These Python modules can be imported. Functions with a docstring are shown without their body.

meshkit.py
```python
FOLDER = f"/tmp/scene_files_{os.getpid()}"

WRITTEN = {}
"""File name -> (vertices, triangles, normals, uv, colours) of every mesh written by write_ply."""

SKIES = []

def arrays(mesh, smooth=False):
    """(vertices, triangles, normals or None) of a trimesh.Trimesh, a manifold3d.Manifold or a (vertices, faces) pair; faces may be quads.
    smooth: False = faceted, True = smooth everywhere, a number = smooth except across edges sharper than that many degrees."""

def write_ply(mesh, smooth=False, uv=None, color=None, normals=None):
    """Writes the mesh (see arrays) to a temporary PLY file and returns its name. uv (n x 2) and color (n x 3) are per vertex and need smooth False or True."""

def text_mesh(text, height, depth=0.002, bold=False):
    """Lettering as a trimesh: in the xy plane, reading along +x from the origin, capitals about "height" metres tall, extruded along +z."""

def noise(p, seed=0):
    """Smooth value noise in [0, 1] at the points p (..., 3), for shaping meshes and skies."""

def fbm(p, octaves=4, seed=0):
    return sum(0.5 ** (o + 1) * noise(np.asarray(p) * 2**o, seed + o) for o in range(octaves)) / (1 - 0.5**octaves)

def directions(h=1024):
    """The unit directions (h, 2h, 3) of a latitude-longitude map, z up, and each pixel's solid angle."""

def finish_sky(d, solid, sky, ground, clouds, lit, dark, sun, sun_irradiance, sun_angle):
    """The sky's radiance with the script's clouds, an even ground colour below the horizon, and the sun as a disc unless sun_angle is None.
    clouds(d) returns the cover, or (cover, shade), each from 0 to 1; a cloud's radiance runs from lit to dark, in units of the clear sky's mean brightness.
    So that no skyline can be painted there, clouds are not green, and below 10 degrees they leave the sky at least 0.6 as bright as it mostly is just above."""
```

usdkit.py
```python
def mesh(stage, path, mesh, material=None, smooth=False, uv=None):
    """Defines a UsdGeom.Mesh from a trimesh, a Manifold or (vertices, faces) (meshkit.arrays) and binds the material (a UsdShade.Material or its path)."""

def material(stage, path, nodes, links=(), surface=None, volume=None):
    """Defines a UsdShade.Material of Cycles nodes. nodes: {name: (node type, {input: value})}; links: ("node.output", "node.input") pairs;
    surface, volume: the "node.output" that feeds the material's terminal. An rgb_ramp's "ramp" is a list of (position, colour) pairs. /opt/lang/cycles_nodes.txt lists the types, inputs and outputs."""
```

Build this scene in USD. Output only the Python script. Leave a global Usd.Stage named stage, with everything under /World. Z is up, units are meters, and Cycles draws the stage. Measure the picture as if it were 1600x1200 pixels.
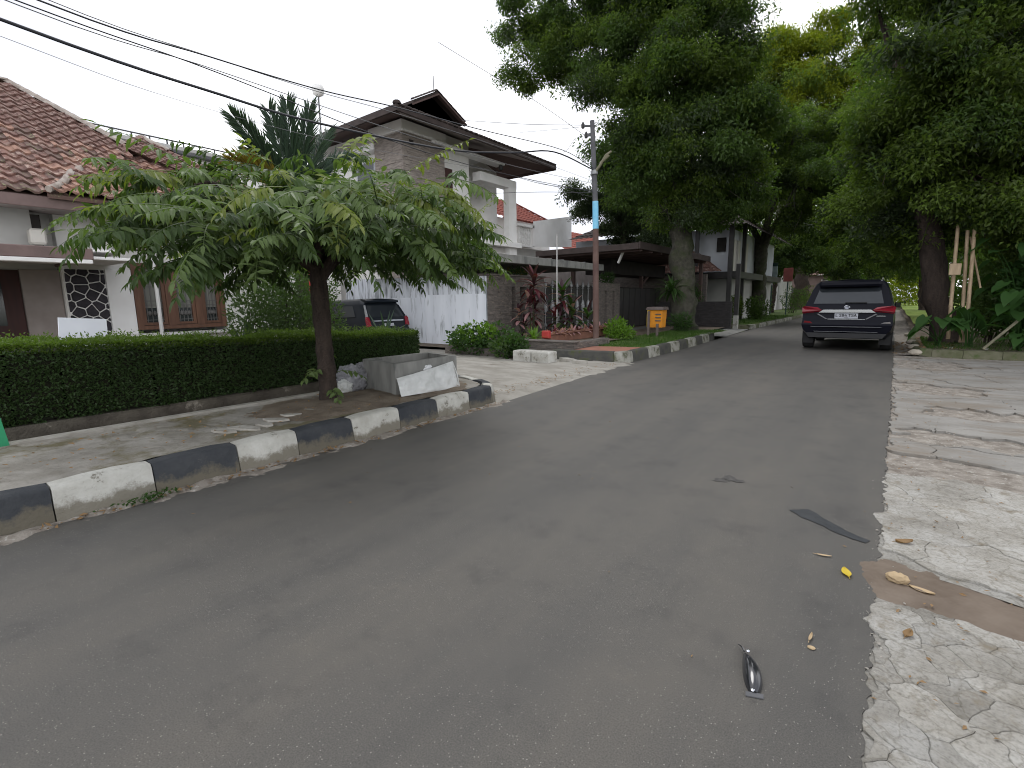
import math, random
import numpy as np, trimesh
import usdkit, meshkit
from pxr import Usd, UsdGeom, UsdLux, UsdShade, Gf, Sdf, Vt
from shapely.geometry import Polygon, MultiPoint, LineString, box as sbox
from shapely.ops import voronoi_diagram, unary_union

stage = Usd.Stage.CreateInMemory()
UsdGeom.SetStageUpAxis(stage, UsdGeom.Tokens.z)
UsdGeom.SetStageMetersPerUnit(stage, 1.0)
UsdGeom.Xform.Define(stage, '/World')
rng = np.random.default_rng(7)
random.seed(7)

# ------------------------------------------------------------------ camera
cam = UsdGeom.Camera.Define(stage, '/World/camera')
cam.CreateFocalLengthAttr(17.55)
cam.CreateHorizontalApertureAttr(36.0)
cam.CreateVerticalApertureAttr(27.0)
cam.CreateClippingRangeAttr(Gf.Vec2f(0.05, 3000))
cam.AddTransformOp().Set(Gf.Matrix4d(0.799437, 0.600591, -0.013810, 0.000000, -0.087610, 0.139297, 0.986368, 0.000000, 0.594327, -0.787329, 0.163977, 0.000000, 0.000000, 0.000000, 1.400000, 1.000000))
cam.CreateExposureAttr(0.4)

# ------------------------------------------------------------------ sky and sun (overcast)
SUN_EL, SUN_AZ = 1.05, -0.6
MAT = {}
def material(name, nodes, links, surface, volume=None):
    MAT[name] = usdkit.material(stage, '/World/Looks/' + name, nodes, links, surface=surface, volume=volume)
    return MAT[name]
material('overcast_sky', {
    'tc': ('texture_coordinate', {}),
    'sky': ('sky_texture', {'sky_type': 'single_scattering', 'sun_disc': False, 'sun_elevation': SUN_EL, 'sun_rotation': SUN_AZ}),
    'n': ('noise_texture', {'scale': 1.7, 'detail': 5, 'roughness': 0.55}),
    'r': ('rgb_ramp', {'ramp': [(0.34, (6.6, 6.9, 7.9)), (0.47, (9.0, 9.2, 9.9)), (0.62, (14.8, 14.8, 14.9))]}),
    'mix': ('mix', {'mix_type': 'mix', 'fac': 0.92}),
    'bg': ('background_shader', {'strength': 0.1})},
    [('tc.generated', 'n.vector'), ('n.fac', 'r.fac'), ('sky.color', 'mix.color1'), ('r.color', 'mix.color2'), ('mix.color', 'bg.color')], 'bg.background')
dome = UsdLux.DomeLight.Define(stage, '/World/sky')
UsdShade.MaterialBindingAPI.Apply(dome.GetPrim()).Bind(MAT['overcast_sky'])
sun = UsdLux.DistantLight.Define(stage, '/World/sun')
sun.CreateIntensityAttr(0.3)
sun.CreateAngleAttr(25.0)
sun.CreateColorAttr(Gf.Vec3f(1.0, 0.98, 0.95))
sun.GetPrim().CreateAttribute('inputs:normalize', Sdf.ValueTypeNames.Bool).Set(True)
sd = np.array([math.cos(SUN_EL) * math.sin(SUN_AZ), math.cos(SUN_EL) * math.cos(SUN_AZ), math.sin(SUN_EL)])
sx = np.cross([0, 1, 0], sd); sx /= np.linalg.norm(sx); sy = np.cross(sd, sx)
UsdGeom.Xformable(sun).AddTransformOp().Set(Gf.Matrix4d(*sx, 0, *sy, 0, *sd, 0, 0, 0, 10, 1))

# ------------------------------------------------------------------ materials
def M(name, c1, c2=None, scale=4.0, rough=0.85, bump=0.0, bscale=40.0, bdist=0.01, spec=0.3, lo=0.35, hi=0.65, detail=6, stretch=None, c3=None, s3=1.0, t3=(0.55, 0.65), metallic=0.0, coat=0.0):
    """A surface: two tones mixed by noise, an optional third tone in patches, and fine relief."""
    c2 = c2 or tuple(x * 0.72 for x in c1)
    nodes = {'g': ('geometry', {}), 'mp': ('mapping', {'mapping_type': 'point', 'scale': stretch or (1, 1, 1)}),
             'n': ('noise_texture', {'scale': scale, 'detail': detail, 'roughness': 0.62}),
             'r': ('rgb_ramp', {'ramp': [(lo, c1), (hi, c2)]}),
             'p': ('principled_bsdf', {'roughness': rough, 'specular_ior_level': spec, 'metallic': metallic, 'coat_weight': coat})}
    links = [('g.position', 'mp.vector'), ('mp.vector', 'n.vector'), ('n.fac', 'r.fac')]
    last = 'r.color'
    if c3:
        nodes['n3'] = ('noise_texture', {'scale': s3, 'detail': 7, 'roughness': 0.68})
        nodes['r3'] = ('rgb_ramp', {'ramp': [(t3[0], (0, 0, 0)), (t3[1], (1, 1, 1))]})
        nodes['m3'] = ('mix', {'mix_type': 'mix', 'color2': c3})
        links += [('mp.vector', 'n3.vector'), ('n3.fac', 'r3.fac'), ('r3.color', 'm3.fac'), (last, 'm3.color1')]
        last = 'm3.color'
    links.append((last, 'p.base_color'))
    if bump:
        nodes['bn'] = ('noise_texture', {'scale': bscale, 'detail': 5, 'roughness': 0.6})
        nodes['b'] = ('bump', {'strength': bump, 'distance': bdist})
        links += [('g.position', 'bn.vector'), ('bn.fac', 'b.height'), ('b.normal', 'p.normal')]
    return material(name, nodes, links, 'p.BSDF')

def kerbM(name, c1, c2, chip, t3):
    """Painted kerb stone: worn paint, chips through to the concrete, splashed dirt near the road."""
    material(name, {'g': ('geometry', {}), 'n': ('noise_texture', {'scale': 4, 'detail': 7, 'roughness': 0.65}), 'r': ('rgb_ramp', {'ramp': [(0.33, c1), (0.66, c2)]}),
        'n3': ('noise_texture', {'scale': 8, 'detail': 8, 'roughness': 0.72}), 'r3': ('rgb_ramp', {'ramp': [(t3, (0, 0, 0)), (t3 + 0.05, (1, 1, 1))]}), 'm3': ('mix', {'mix_type': 'mix', 'color2': chip}),
        's': ('separate_xyz', {}), 'nd': ('noise_texture', {'scale': 6, 'detail': 6, 'roughness': 0.7}), 'k': ('math', {'math_type': 'multiply_add', 'value2': 0.34, 'value3': -0.06}), 'd': ('math', {'math_type': 'subtract'}), 'rd': ('rgb_ramp', {'ramp': [(0.45, (0, 0, 0)), (0.58, (0.85, 0.85, 0.85))]}), 'o': ('math', {'math_type': 'multiply_add', 'value2': 2.2, 'value3': 0.5}),
        'm4': ('mix', {'mix_type': 'mix', 'color2': (0.13, 0.115, 0.085)}), 'bn': ('noise_texture', {'scale': 35, 'detail': 6, 'roughness': 0.65}), 'b': ('bump', {'strength': 0.8, 'distance': 0.012}), 'p': ('principled_bsdf', {'roughness': 0.82, 'specular_ior_level': 0.25})},
        [('g.position', 'n.vector'), ('g.position', 'n3.vector'), ('g.position', 'nd.vector'), ('g.position', 'bn.vector'), ('g.position', 's.vector'), ('n.fac', 'r.fac'), ('n3.fac', 'r3.fac'), ('r3.color', 'm3.fac'), ('r.color', 'm3.color1'), ('nd.fac', 'k.value1'), ('k.value', 'd.value1'), ('s.z', 'd.value2'), ('d.value', 'o.value1'), ('o.value', 'rd.fac'), ('rd.color', 'm4.fac'), ('m3.color', 'm4.color1'), ('m4.color', 'p.base_color'), ('bn.fac', 'b.height'), ('b.normal', 'p.normal')], 'p.BSDF')
def leafM(name, c1, c2, c3=None, trans=0.35, rough=0.45, spec=0.35, tint=(1.3, 1.5, 0.6)):
    """A leaf: its tone differs from leaf to leaf and light comes through it."""
    ramp = [(0.0, c1), (0.6, c2), (1.0, c3 or c2)]
    material(name, {'g': ('geometry', {}), 'r': ('rgb_ramp', {'ramp': ramp}), 'p': ('principled_bsdf', {'roughness': rough, 'specular_ior_level': spec}),
                    'tm': ('mix', {'mix_type': 'multiply', 'fac': 1.0, 'color2': tint}), 't': ('translucent_bsdf', {}), 'mx': ('mix_closure', {'fac': trans})},
             [('g.random_per_island', 'r.fac'), ('r.color', 'p.base_color'), ('r.color', 'tm.color1'), ('tm.color', 't.color'), ('p.BSDF', 'mx.closure1'), ('t.BSDF', 'mx.closure2')], 'mx.closure')

# asphalt: fine aggregate, pale chips, broad worn patches
material('asphalt', {
    'g': ('geometry', {}),
    'mp': ('mapping', {'mapping_type': 'point', 'scale': (1.6, 0.22, 1.0)}), 'n1': ('noise_texture', {'scale': 0.9, 'detail': 7, 'roughness': 0.62}), 'r1': ('rgb_ramp', {'ramp': [(0.32, (0.058, 0.056, 0.052)), (0.5, (0.074, 0.070, 0.063)), (0.7, (0.090, 0.083, 0.072))]}),
    'n2': ('noise_texture', {'scale': 190, 'detail': 3, 'roughness': 0.8}), 'r2': ('rgb_ramp', {'ramp': [(0.33, (0.5, 0.5, 0.5)), (0.5, (1, 1, 1)), (0.68, (1.55, 1.53, 1.5))]}),
    'm1': ('mix', {'mix_type': 'multiply', 'fac': 0.9}),
    'v': ('voronoi_texture', {'scale': 95, 'feature': 'f1'}), 'vr': ('rgb_ramp', {'ramp': [(0.10, (1, 1, 1)), (0.24, (0, 0, 0))]}),
    'vn': ('separate_color', {}), 'vt': ('math', {'math_type': 'greater_than', 'value2': 0.76}), 'vm': ('math', {'math_type': 'multiply'}),
    'm2': ('mix', {'mix_type': 'mix', 'color2': (0.30, 0.28, 0.25)}),
    'n4': ('noise_texture', {'scale': 2.3, 'detail': 7, 'roughness': 0.7}), 'r4': ('rgb_ramp', {'ramp': [(0.33, (0.72, 0.72, 0.74)), (0.46, (0.98, 0.98, 0.98)), (0.60, (1.04, 1.03, 1.02)), (0.70, (1.22, 1.19, 1.14))]}),
    'm4': ('mix', {'mix_type': 'multiply', 'fac': 0.85}),
    'b': ('bump', {'strength': 0.55, 'distance': 0.004}), 'p': ('principled_bsdf', {'roughness': 0.66, 'specular_ior_level': 0.4})},
    [('g.position', 'mp.vector'), ('mp.vector', 'n1.vector'), ('g.position', 'n2.vector'), ('g.position', 'v.vector'), ('g.position', 'n4.vector'), ('n1.fac', 'r1.fac'), ('n2.fac', 'r2.fac'), ('n4.fac', 'r4.fac'),
     ('r1.color', 'm1.color1'), ('r2.color', 'm1.color2'), ('m1.color', 'm4.color1'), ('r4.color', 'm4.color2'), ('v.distance', 'vr.fac'), ('v.color', 'vn.color'), ('vn.r', 'vt.value1'), ('vt.value', 'vm.value1'), ('vr.color', 'vm.value2'),
     ('m4.color', 'm2.color1'), ('vm.value', 'm2.fac'), ('m2.color', 'p.base_color'), ('n2.fac', 'b.height'), ('b.normal', 'p.normal')], 'p.BSDF')
M('soil', (0.11, 0.086, 0.062), (0.19, 0.155, 0.118), scale=3.5, bump=0.9, bscale=45, bdist=0.02)
M('gravel_soil', (0.17, 0.145, 0.12), (0.34, 0.31, 0.27), scale=9, bump=1.0, bscale=70, bdist=0.02, c3=(0.42, 0.40, 0.36), s3=26, t3=(0.58, 0.64))
M('mud', (0.105, 0.078, 0.057), (0.150, 0.118, 0.090), scale=5, rough=0.6, bump=0.4, bscale=60, bdist=0.008)
M('terrain', (0.06, 0.075, 0.03), (0.11, 0.10, 0.06), scale=0.5, bump=0.6, bscale=9, bdist=0.05)
M('lawn', (0.05, 0.085, 0.018), (0.10, 0.14, 0.03), scale=1.4, bump=0.7, bscale=50, bdist=0.03)
M('lawn_far', (0.16, 0.24, 0.04), (0.24, 0.30, 0.06), scale=0.8, bump=0.7, bscale=30, bdist=0.03)
M('pavement', (0.285, 0.27, 0.24), (0.175, 0.162, 0.136), scale=3.0, bump=0.8, bscale=26, bdist=0.015, c3=(0.12, 0.105, 0.06), s3=1.9, t3=(0.48, 0.60))
M('pavement_piece', (0.36, 0.345, 0.31), (0.25, 0.235, 0.205), scale=7, bump=0.5, bscale=60)
M('driveway', (0.33, 0.315, 0.28), (0.225, 0.21, 0.18), scale=2.2, bump=0.9, bscale=18, bdist=0.02, c3=(0.20, 0.18, 0.15), s3=2.6, t3=(0.56, 0.66), stretch=(0.6, 1.4, 1))
def concreteM(name, k, seed):
    material(name, {
        'g': ('geometry', {}), 'mp': ('mapping', {'mapping_type': 'point', 'location': (seed, seed * 2.0, 0)}),
        'n1': ('noise_texture', {'scale': 3.2, 'detail': 8, 'roughness': 0.68}), 'r1': ('rgb_ramp', {'ramp': [(0.33, (0.25 * k, 0.235 * k, 0.205 * k)), (0.48, (0.345 * k, 0.33 * k, 0.295 * k)), (0.62, (0.43 * k, 0.42 * k, 0.39 * k))]}),
        'n2': ('noise_texture', {'scale': 75, 'detail': 6, 'roughness': 0.75}), 'r2': ('rgb_ramp', {'ramp': [(0.30, (0.52, 0.51, 0.49)), (0.48, (1, 1, 1)), (0.70, (1.25, 1.25, 1.24))]}), 'm1': ('mix', {'mix_type': 'multiply', 'fac': 0.85}),
        'nd': ('noise_texture', {'scale': 7, 'detail': 4, 'roughness': 0.6}), 'md': ('vector_math', {'math_type': 'multiply_add', 'vector2': (0.16, 0.16, 0.0)}),
        'v': ('voronoi_texture', {'scale': 8.5, 'feature': 'distance_to_edge'}), 'vr': ('rgb_ramp', {'ramp': [(0.0, (0.68, 0.66, 0.62)), (0.022, (0.85, 0.84, 0.82)), (0.05, (1, 1, 1))]}), 'm2': ('mix', {'mix_type': 'multiply', 'fac': 0.8}),
        'n3': ('noise_texture', {'scale': 5.5, 'detail': 9, 'roughness': 0.7}), 'r3': ('rgb_ramp', {'ramp': [(0.56, (0, 0, 0)), (0.68, (1, 1, 1))]}), 'm3': ('mix', {'mix_type': 'mix', 'color2': (0.19, 0.165, 0.125)}),
        'b1': ('bump', {'strength': 0.9, 'distance': 0.006}), 'b2': ('bump', {'strength': 0.5, 'distance': 0.02}), 'p': ('principled_bsdf', {'roughness': 0.92, 'specular_ior_level': 0.2})},
        [('g.position', 'mp.vector'), ('mp.vector', 'n1.vector'), ('mp.vector', 'n2.vector'), ('mp.vector', 'nd.vector'), ('mp.vector', 'n3.vector'), ('nd.color', 'md.vector1'), ('mp.vector', 'md.vector3'), ('md.vector', 'v.vector'),
         ('n1.fac', 'r1.fac'), ('n2.fac', 'r2.fac'), ('r1.color', 'm1.color1'), ('r2.color', 'm1.color2'), ('v.distance', 'vr.fac'), ('m1.color', 'm2.color1'), ('vr.color', 'm2.color2'), ('n3.fac', 'r3.fac'), ('r3.color', 'm3.fac'), ('m2.color', 'm3.color1'), ('m3.color', 'p.base_color'),
         ('n2.fac', 'b1.height'), ('n1.fac', 'b2.height'), ('b2.normal', 'b1.normal'), ('b1.normal', 'p.normal')], 'p.BSDF')
concreteM('concrete_old', 0.77, 0.0); concreteM('concrete_old_b', 0.68, 3.7); concreteM('concrete_old_c', 0.86, 8.1)
M('trim_white', (0.86, 0.855, 0.845), (0.78, 0.77, 0.755), scale=1.5, bump=0.1, bscale=60)
M('concrete_far', (0.265, 0.255, 0.235), (0.18, 0.17, 0.152), scale=1.7, bump=1.0, bscale=14, bdist=0.02, c3=(0.185, 0.16, 0.13), s3=1.1, t3=(0.50, 0.62), stretch=(0.7, 1.5, 1))
M('concrete_grey', (0.23, 0.23, 0.215), (0.15, 0.15, 0.14), scale=5, bump=0.4, bscale=40, c3=(0.10, 0.105, 0.10), s3=2.5, stretch=(1, 1, 0.4))
M('kerb_white', (0.47, 0.465, 0.43), (0.33, 0.32, 0.285), scale=5, bump=0.8, bscale=35, bdist=0.012, c3=(0.12, 0.11, 0.08), s3=7, t3=(0.53, 0.66))
M('kerb_worn', (0.30, 0.295, 0.26), (0.16, 0.155, 0.125), scale=5, bump=0.8, bscale=35, bdist=0.012, c3=(0.075, 0.078, 0.045), s3=5, t3=(0.50, 0.62))
M('kerb_worn_dark', (0.045, 0.045, 0.042), (0.075, 0.073, 0.062), scale=5, bump=0.8, bscale=35, c3=(0.06, 0.068, 0.03), s3=5, t3=(0.54, 0.64))
M('kerb_black', (0.030, 0.034, 0.040), (0.055, 0.058, 0.062), scale=6, rough=0.7, bump=0.8, bscale=35, bdist=0.012, c3=(0.16, 0.15, 0.13), s3=13, t3=(0.68, 0.74))
kerbM('kerb_paint_white', (0.50, 0.495, 0.455), (0.35, 0.34, 0.30), (0.17, 0.16, 0.13), 0.60); kerbM('kerb_paint_black', (0.030, 0.034, 0.040), (0.055, 0.058, 0.062), (0.17, 0.16, 0.14), 0.66)
M('kerb_moss', (0.075, 0.08, 0.04), (0.13, 0.125, 0.085), scale=5, bump=0.8, bscale=35, c3=(0.05, 0.075, 0.02), s3=3)
M('drain', (0.05, 0.042, 0.034), (0.10, 0.088, 0.07), scale=4, bump=0.8, bscale=20, bdist=0.03, c3=(0.24, 0.215, 0.18), s3=2.2, t3=(0.60, 0.66))
M('bark_dark', (0.024, 0.017, 0.014), (0.050, 0.036, 0.028), scale=14, bump=1.0, bscale=30, bdist=0.03, stretch=(1, 1, 0.25))
M('bark_grey', (0.036, 0.034, 0.026), (0.082, 0.078, 0.06), scale=6, bump=1.0, bscale=18, bdist=0.04, c3=(0.034, 0.044, 0.016), s3=1.4, t3=(0.46, 0.6))
M('tile_a', (0.225, 0.120, 0.094), (0.145, 0.080, 0.068), scale=9, bump=0.4, bscale=50, c3=(0.36, 0.265, 0.22), s3=8, t3=(0.51, 0.60))
M('tile_b', (0.175, 0.094, 0.076), (0.115, 0.066, 0.056), scale=9, bump=0.4, bscale=50, c3=(0.30, 0.22, 0.185), s3=8.5, t3=(0.53, 0.62))
M('tile_c', (0.33, 0.19, 0.14), (0.215, 0.12, 0.094), scale=9, bump=0.4, bscale=50, c3=(0.50, 0.42, 0.34), s3=11, t3=(0.58, 0.66))
M('tile_d', (0.145, 0.088, 0.072), (0.10, 0.066, 0.058), scale=9, bump=0.4, bscale=50, c3=(0.20, 0.19, 0.10), s3=9, t3=(0.55, 0.63))
M('roof_mortar', (0.40, 0.36, 0.32), (0.22, 0.18, 0.155), scale=6, bump=0.7, bscale=30)
M('roof_dark', (0.034, 0.026, 0.024), (0.055, 0.041, 0.037), scale=3, bump=0.4, bscale=20)
M('roof_red', (0.27, 0.072, 0.05), (0.17, 0.05, 0.038), scale=3, bump=0.4, bscale=25)
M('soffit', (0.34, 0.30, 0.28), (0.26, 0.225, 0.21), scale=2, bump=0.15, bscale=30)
M('soffit_wood', (0.115, 0.076, 0.068), (0.082, 0.055, 0.05), scale=3, bump=0.2, stretch=(1, 8, 1))
M('fascia', (0.185, 0.130, 0.120), (0.135, 0.097, 0.09), scale=2.5, bump=0.2)
M('wall_white', (0.80, 0.79, 0.775), (0.70, 0.69, 0.665), scale=1.5, bump=0.15, bscale=60)
M('wall_cream', (0.52, 0.50, 0.455), (0.46, 0.44, 0.40), scale=1.5, bump=0.15, bscale=60)
M('wall_grey', (0.46, 0.455, 0.44), (0.38, 0.375, 0.36), scale=1.3, bump=0.15, bscale=60)
M('wall_bluegrey', (0.50, 0.52, 0.56), (0.42, 0.44, 0.48), scale=1.0, bump=0.1, bscale=50)
M('stained_white', (0.70, 0.73, 0.78), (0.60, 0.63, 0.68), scale=1.1, bump=0.25, bscale=30, c3=(0.20, 0.22, 0.235), s3=2.6, t3=(0.47, 0.62), stretch=(3.2, 3.2, 0.36))
M('stained_white_low', (0.72, 0.75, 0.80), (0.62, 0.65, 0.70), scale=0.9, bump=0.25, bscale=30, c3=(0.26, 0.28, 0.29), s3=2.2, t3=(0.56, 0.70), stretch=(3.0, 3.0, 0.45))
M('window_frame', (0.175, 0.092, 0.060), (0.12, 0.064, 0.044), scale=4, bump=0.2, stretch=(4, 4, 0.5), rough=0.55)
M('door_wood', (0.055, 0.022, 0.020), (0.038, 0.018, 0.017), scale=3, rough=0.5, stretch=(5, 5, 0.5))
M('pane', (0.030, 0.034, 0.036), (0.045, 0.05, 0.05), scale=1.5, rough=0.08, spec=0.6)
M('curtain', (0.30, 0.30, 0.27), (0.18, 0.18, 0.165), scale=14, rough=0.9, stretch=(1, 1, 0.06))
M('grille', (0.16, 0.155, 0.15), (0.12, 0.115, 0.11), scale=6, rough=0.5)
M('river_stone', (0.022, 0.020, 0.026), (0.045, 0.040, 0.048), scale=9, rough=0.65, bump=0.4, bscale=50)
M('mortar_white', (0.85, 0.84, 0.82), (0.72, 0.71, 0.69), scale=8, bump=0.4, bscale=60)
M('board_white', (0.78, 0.80, 0.85), (0.70, 0.72, 0.78), scale=1.2, rough=0.5)
M('slate', (0.155, 0.135, 0.120), (0.085, 0.076, 0.070), scale=5, bump=0.5, bscale=40, c3=(0.24, 0.20, 0.16), s3=6, t3=(0.58, 0.66), stretch=(1, 1, 4))
M('slate_light', (0.30, 0.265, 0.235), (0.19, 0.165, 0.148), scale=4, bump=0.5, bscale=40, c3=(0.36, 0.30, 0.25), s3=5, t3=(0.58, 0.66), stretch=(1, 1, 5))
M('slate_dark', (0.065, 0.060, 0.060), (0.04, 0.038, 0.038), scale=4, bump=0.5, bscale=40, stretch=(1, 1, 4))
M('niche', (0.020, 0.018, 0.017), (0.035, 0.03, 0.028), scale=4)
M('black_metal', (0.018, 0.017, 0.017), (0.03, 0.028, 0.027), scale=5, rough=0.45, spec=0.5)
M('silver_paint', (0.36, 0.365, 0.37), (0.20, 0.205, 0.21), scale=9, rough=0.4, metallic=0.3)
M('rust_pole', (0.085, 0.050, 0.043), (0.125, 0.080, 0.066), scale=3, rough=0.7, bump=0.3, bscale=30)
M('pole_grey', (0.070, 0.072, 0.078), (0.11, 0.11, 0.115), scale=3, rough=0.7)
M('band_blue', (0.16, 0.46, 0.66), (0.22, 0.52, 0.70), scale=6, rough=0.5)
M('cable', (0.016, 0.017, 0.022), (0.024, 0.025, 0.03), scale=2, rough=0.6)
M('cable_grey', (0.10, 0.10, 0.105), (0.13, 0.13, 0.135), scale=2, rough=0.6)
M('bin_orange', (0.60, 0.235, 0.020), (0.50, 0.19, 0.018), scale=5, rough=0.5, c3=(0.35, 0.13, 0.02), s3=7, t3=(0.6, 0.7))
M('bin_yellow', (0.55, 0.38, 0.06), (0.45, 0.31, 0.05), scale=5, rough=0.5)
M('bin_lid', (0.085, 0.065, 0.058), (0.12, 0.10, 0.09), scale=4, rough=0.6)
M('terracotta', (0.32, 0.145, 0.095), (0.24, 0.11, 0.08), scale=5, bump=0.4, bscale=50)
M('terracotta_pot', (0.21, 0.10, 0.07), (0.15, 0.075, 0.055), scale=5, bump=0.3, bscale=50)
M('faded_red', (0.26, 0.075, 0.07), (0.20, 0.06, 0.055), scale=3)
M('red_paint', (0.40, 0.045, 0.04), (0.32, 0.04, 0.035), scale=3, rough=0.5)
M('sack_grey', (0.32, 0.32, 0.34), (0.18, 0.18, 0.195), scale=12, rough=0.4, bump=0.7, bscale=22, bdist=0.02)
M('sack_white', (0.60, 0.61, 0.60), (0.48, 0.49, 0.475), scale=6, rough=0.55, bump=0.4, bscale=45, bdist=0.006, c3=(0.34, 0.33, 0.29), s3=5, t3=(0.6, 0.75))
M('bag_white', (0.76, 0.77, 0.78), (0.66, 0.67, 0.68), scale=10, rough=0.35, bump=0.5, bscale=30)
M('bamboo', (0.38, 0.29, 0.19), (0.26, 0.19, 0.12), scale=4, rough=0.6, stretch=(6, 6, 0.7))
M('bamboo_old', (0.23, 0.215, 0.15), (0.16, 0.15, 0.10), scale=4, rough=0.7, stretch=(3, 3, 1))
M('car_black', (0.0045, 0.0048, 0.008), (0.006, 0.0063, 0.0095), scale=1, rough=0.25, spec=0.10, coat=0.04)
M('car_blue', (0.006, 0.008, 0.011), (0.008, 0.010, 0.013), scale=1, rough=0.25, spec=0.2, coat=0.10)
M('car_plastic', (0.016, 0.016, 0.017), (0.02, 0.02, 0.021), scale=3, rough=0.6)
M('car_glass', (0.010, 0.012, 0.014), (0.013, 0.015, 0.017), scale=1, rough=0.04, spec=0.6)
M('tyre', (0.012, 0.012, 0.012), (0.02, 0.02, 0.02), scale=8, rough=0.85)
M('chrome', (0.72, 0.73, 0.78), (0.68, 0.69, 0.74), scale=2, rough=0.12, metallic=1.0)
M('tail_red', (0.20, 0.010, 0.020), (0.15, 0.008, 0.016), scale=3, rough=0.12, spec=0.6)
M('tail_dark', (0.10, 0.008, 0.010), (0.08, 0.007, 0.009), scale=3, rough=0.12, spec=0.6)
M('plate_white', (0.36, 0.37, 0.40), (0.31, 0.32, 0.35), scale=4, rough=0.5)
M('plate_ink', (0.02, 0.02, 0.022), None, scale=4, rough=0.6)
M('plastic_black', (0.008, 0.0085, 0.010), (0.012, 0.0125, 0.014), scale=4, rough=0.18, spec=0.6, coat=0.4)
M('tar_worn', (0.050, 0.048, 0.045), (0.085, 0.081, 0.076), scale=30, bump=0.5, bscale=120)
M('tar', (0.020, 0.023, 0.026), (0.034, 0.037, 0.040), scale=12, rough=0.55, bump=0.4, bscale=90)
M('crumb', (0.38, 0.36, 0.32), (0.26, 0.24, 0.21), scale=20, bump=0.4, bscale=80)
M('sign_board', (0.36, 0.43, 0.43), (0.30, 0.36, 0.36), scale=3)
M('green_paint', (0.025, 0.24, 0.11), (0.02, 0.19, 0.09), scale=3, rough=0.5)
M('post_green', (0.03, 0.06, 0.055), (0.04, 0.07, 0.06), scale=3)
M('stone_path', (0.40, 0.36, 0.30), (0.30, 0.27, 0.22), scale=7, bump=0.4)
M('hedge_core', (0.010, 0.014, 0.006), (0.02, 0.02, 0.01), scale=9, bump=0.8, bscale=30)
leafM('leaf_hedge', (0.042, 0.074, 0.025), (0.082, 0.130, 0.042), (0.19, 0.24, 0.10), trans=0.28)
leafM('leaf_hedge_lit', (0.085, 0.135, 0.022), (0.145, 0.20, 0.034), (0.20, 0.25, 0.05), trans=0.35)  # lighter copy of the hedge green: light falling on the top, painted in
leafM('leaf_frond', (0.095, 0.140, 0.045), (0.150, 0.200, 0.066), (0.250, 0.290, 0.115), trans=0.40, rough=0.5)
leafM('leaf_frond_dark', (0.050, 0.084, 0.026), (0.084, 0.125, 0.040), (0.140, 0.18, 0.06), trans=0.38, rough=0.5)
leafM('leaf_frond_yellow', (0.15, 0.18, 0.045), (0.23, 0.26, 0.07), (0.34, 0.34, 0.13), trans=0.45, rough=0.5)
leafM('leaf_tree', (0.062, 0.105, 0.026), (0.120, 0.180, 0.046), (0.220, 0.275, 0.085), trans=0.48)
leafM('leaf_tree_light', (0.11, 0.165, 0.030), (0.185, 0.245, 0.055), (0.28, 0.33, 0.10), trans=0.5)
leafM('leaf_tree_olive', (0.075, 0.112, 0.020), (0.135, 0.180, 0.036), (0.23, 0.27, 0.065), trans=0.5)
leafM('leaf_tree_dark', (0.036, 0.056, 0.022), (0.060, 0.088, 0.034), (0.105, 0.140, 0.055), trans=0.36)
leafM('leaf_tree_bright', (0.18, 0.21, 0.014), (0.27, 0.29, 0.022), (0.36, 0.36, 0.05), trans=0.55)  # raised yellow-green tone: backlight through thin leaves painted into the colour
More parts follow.
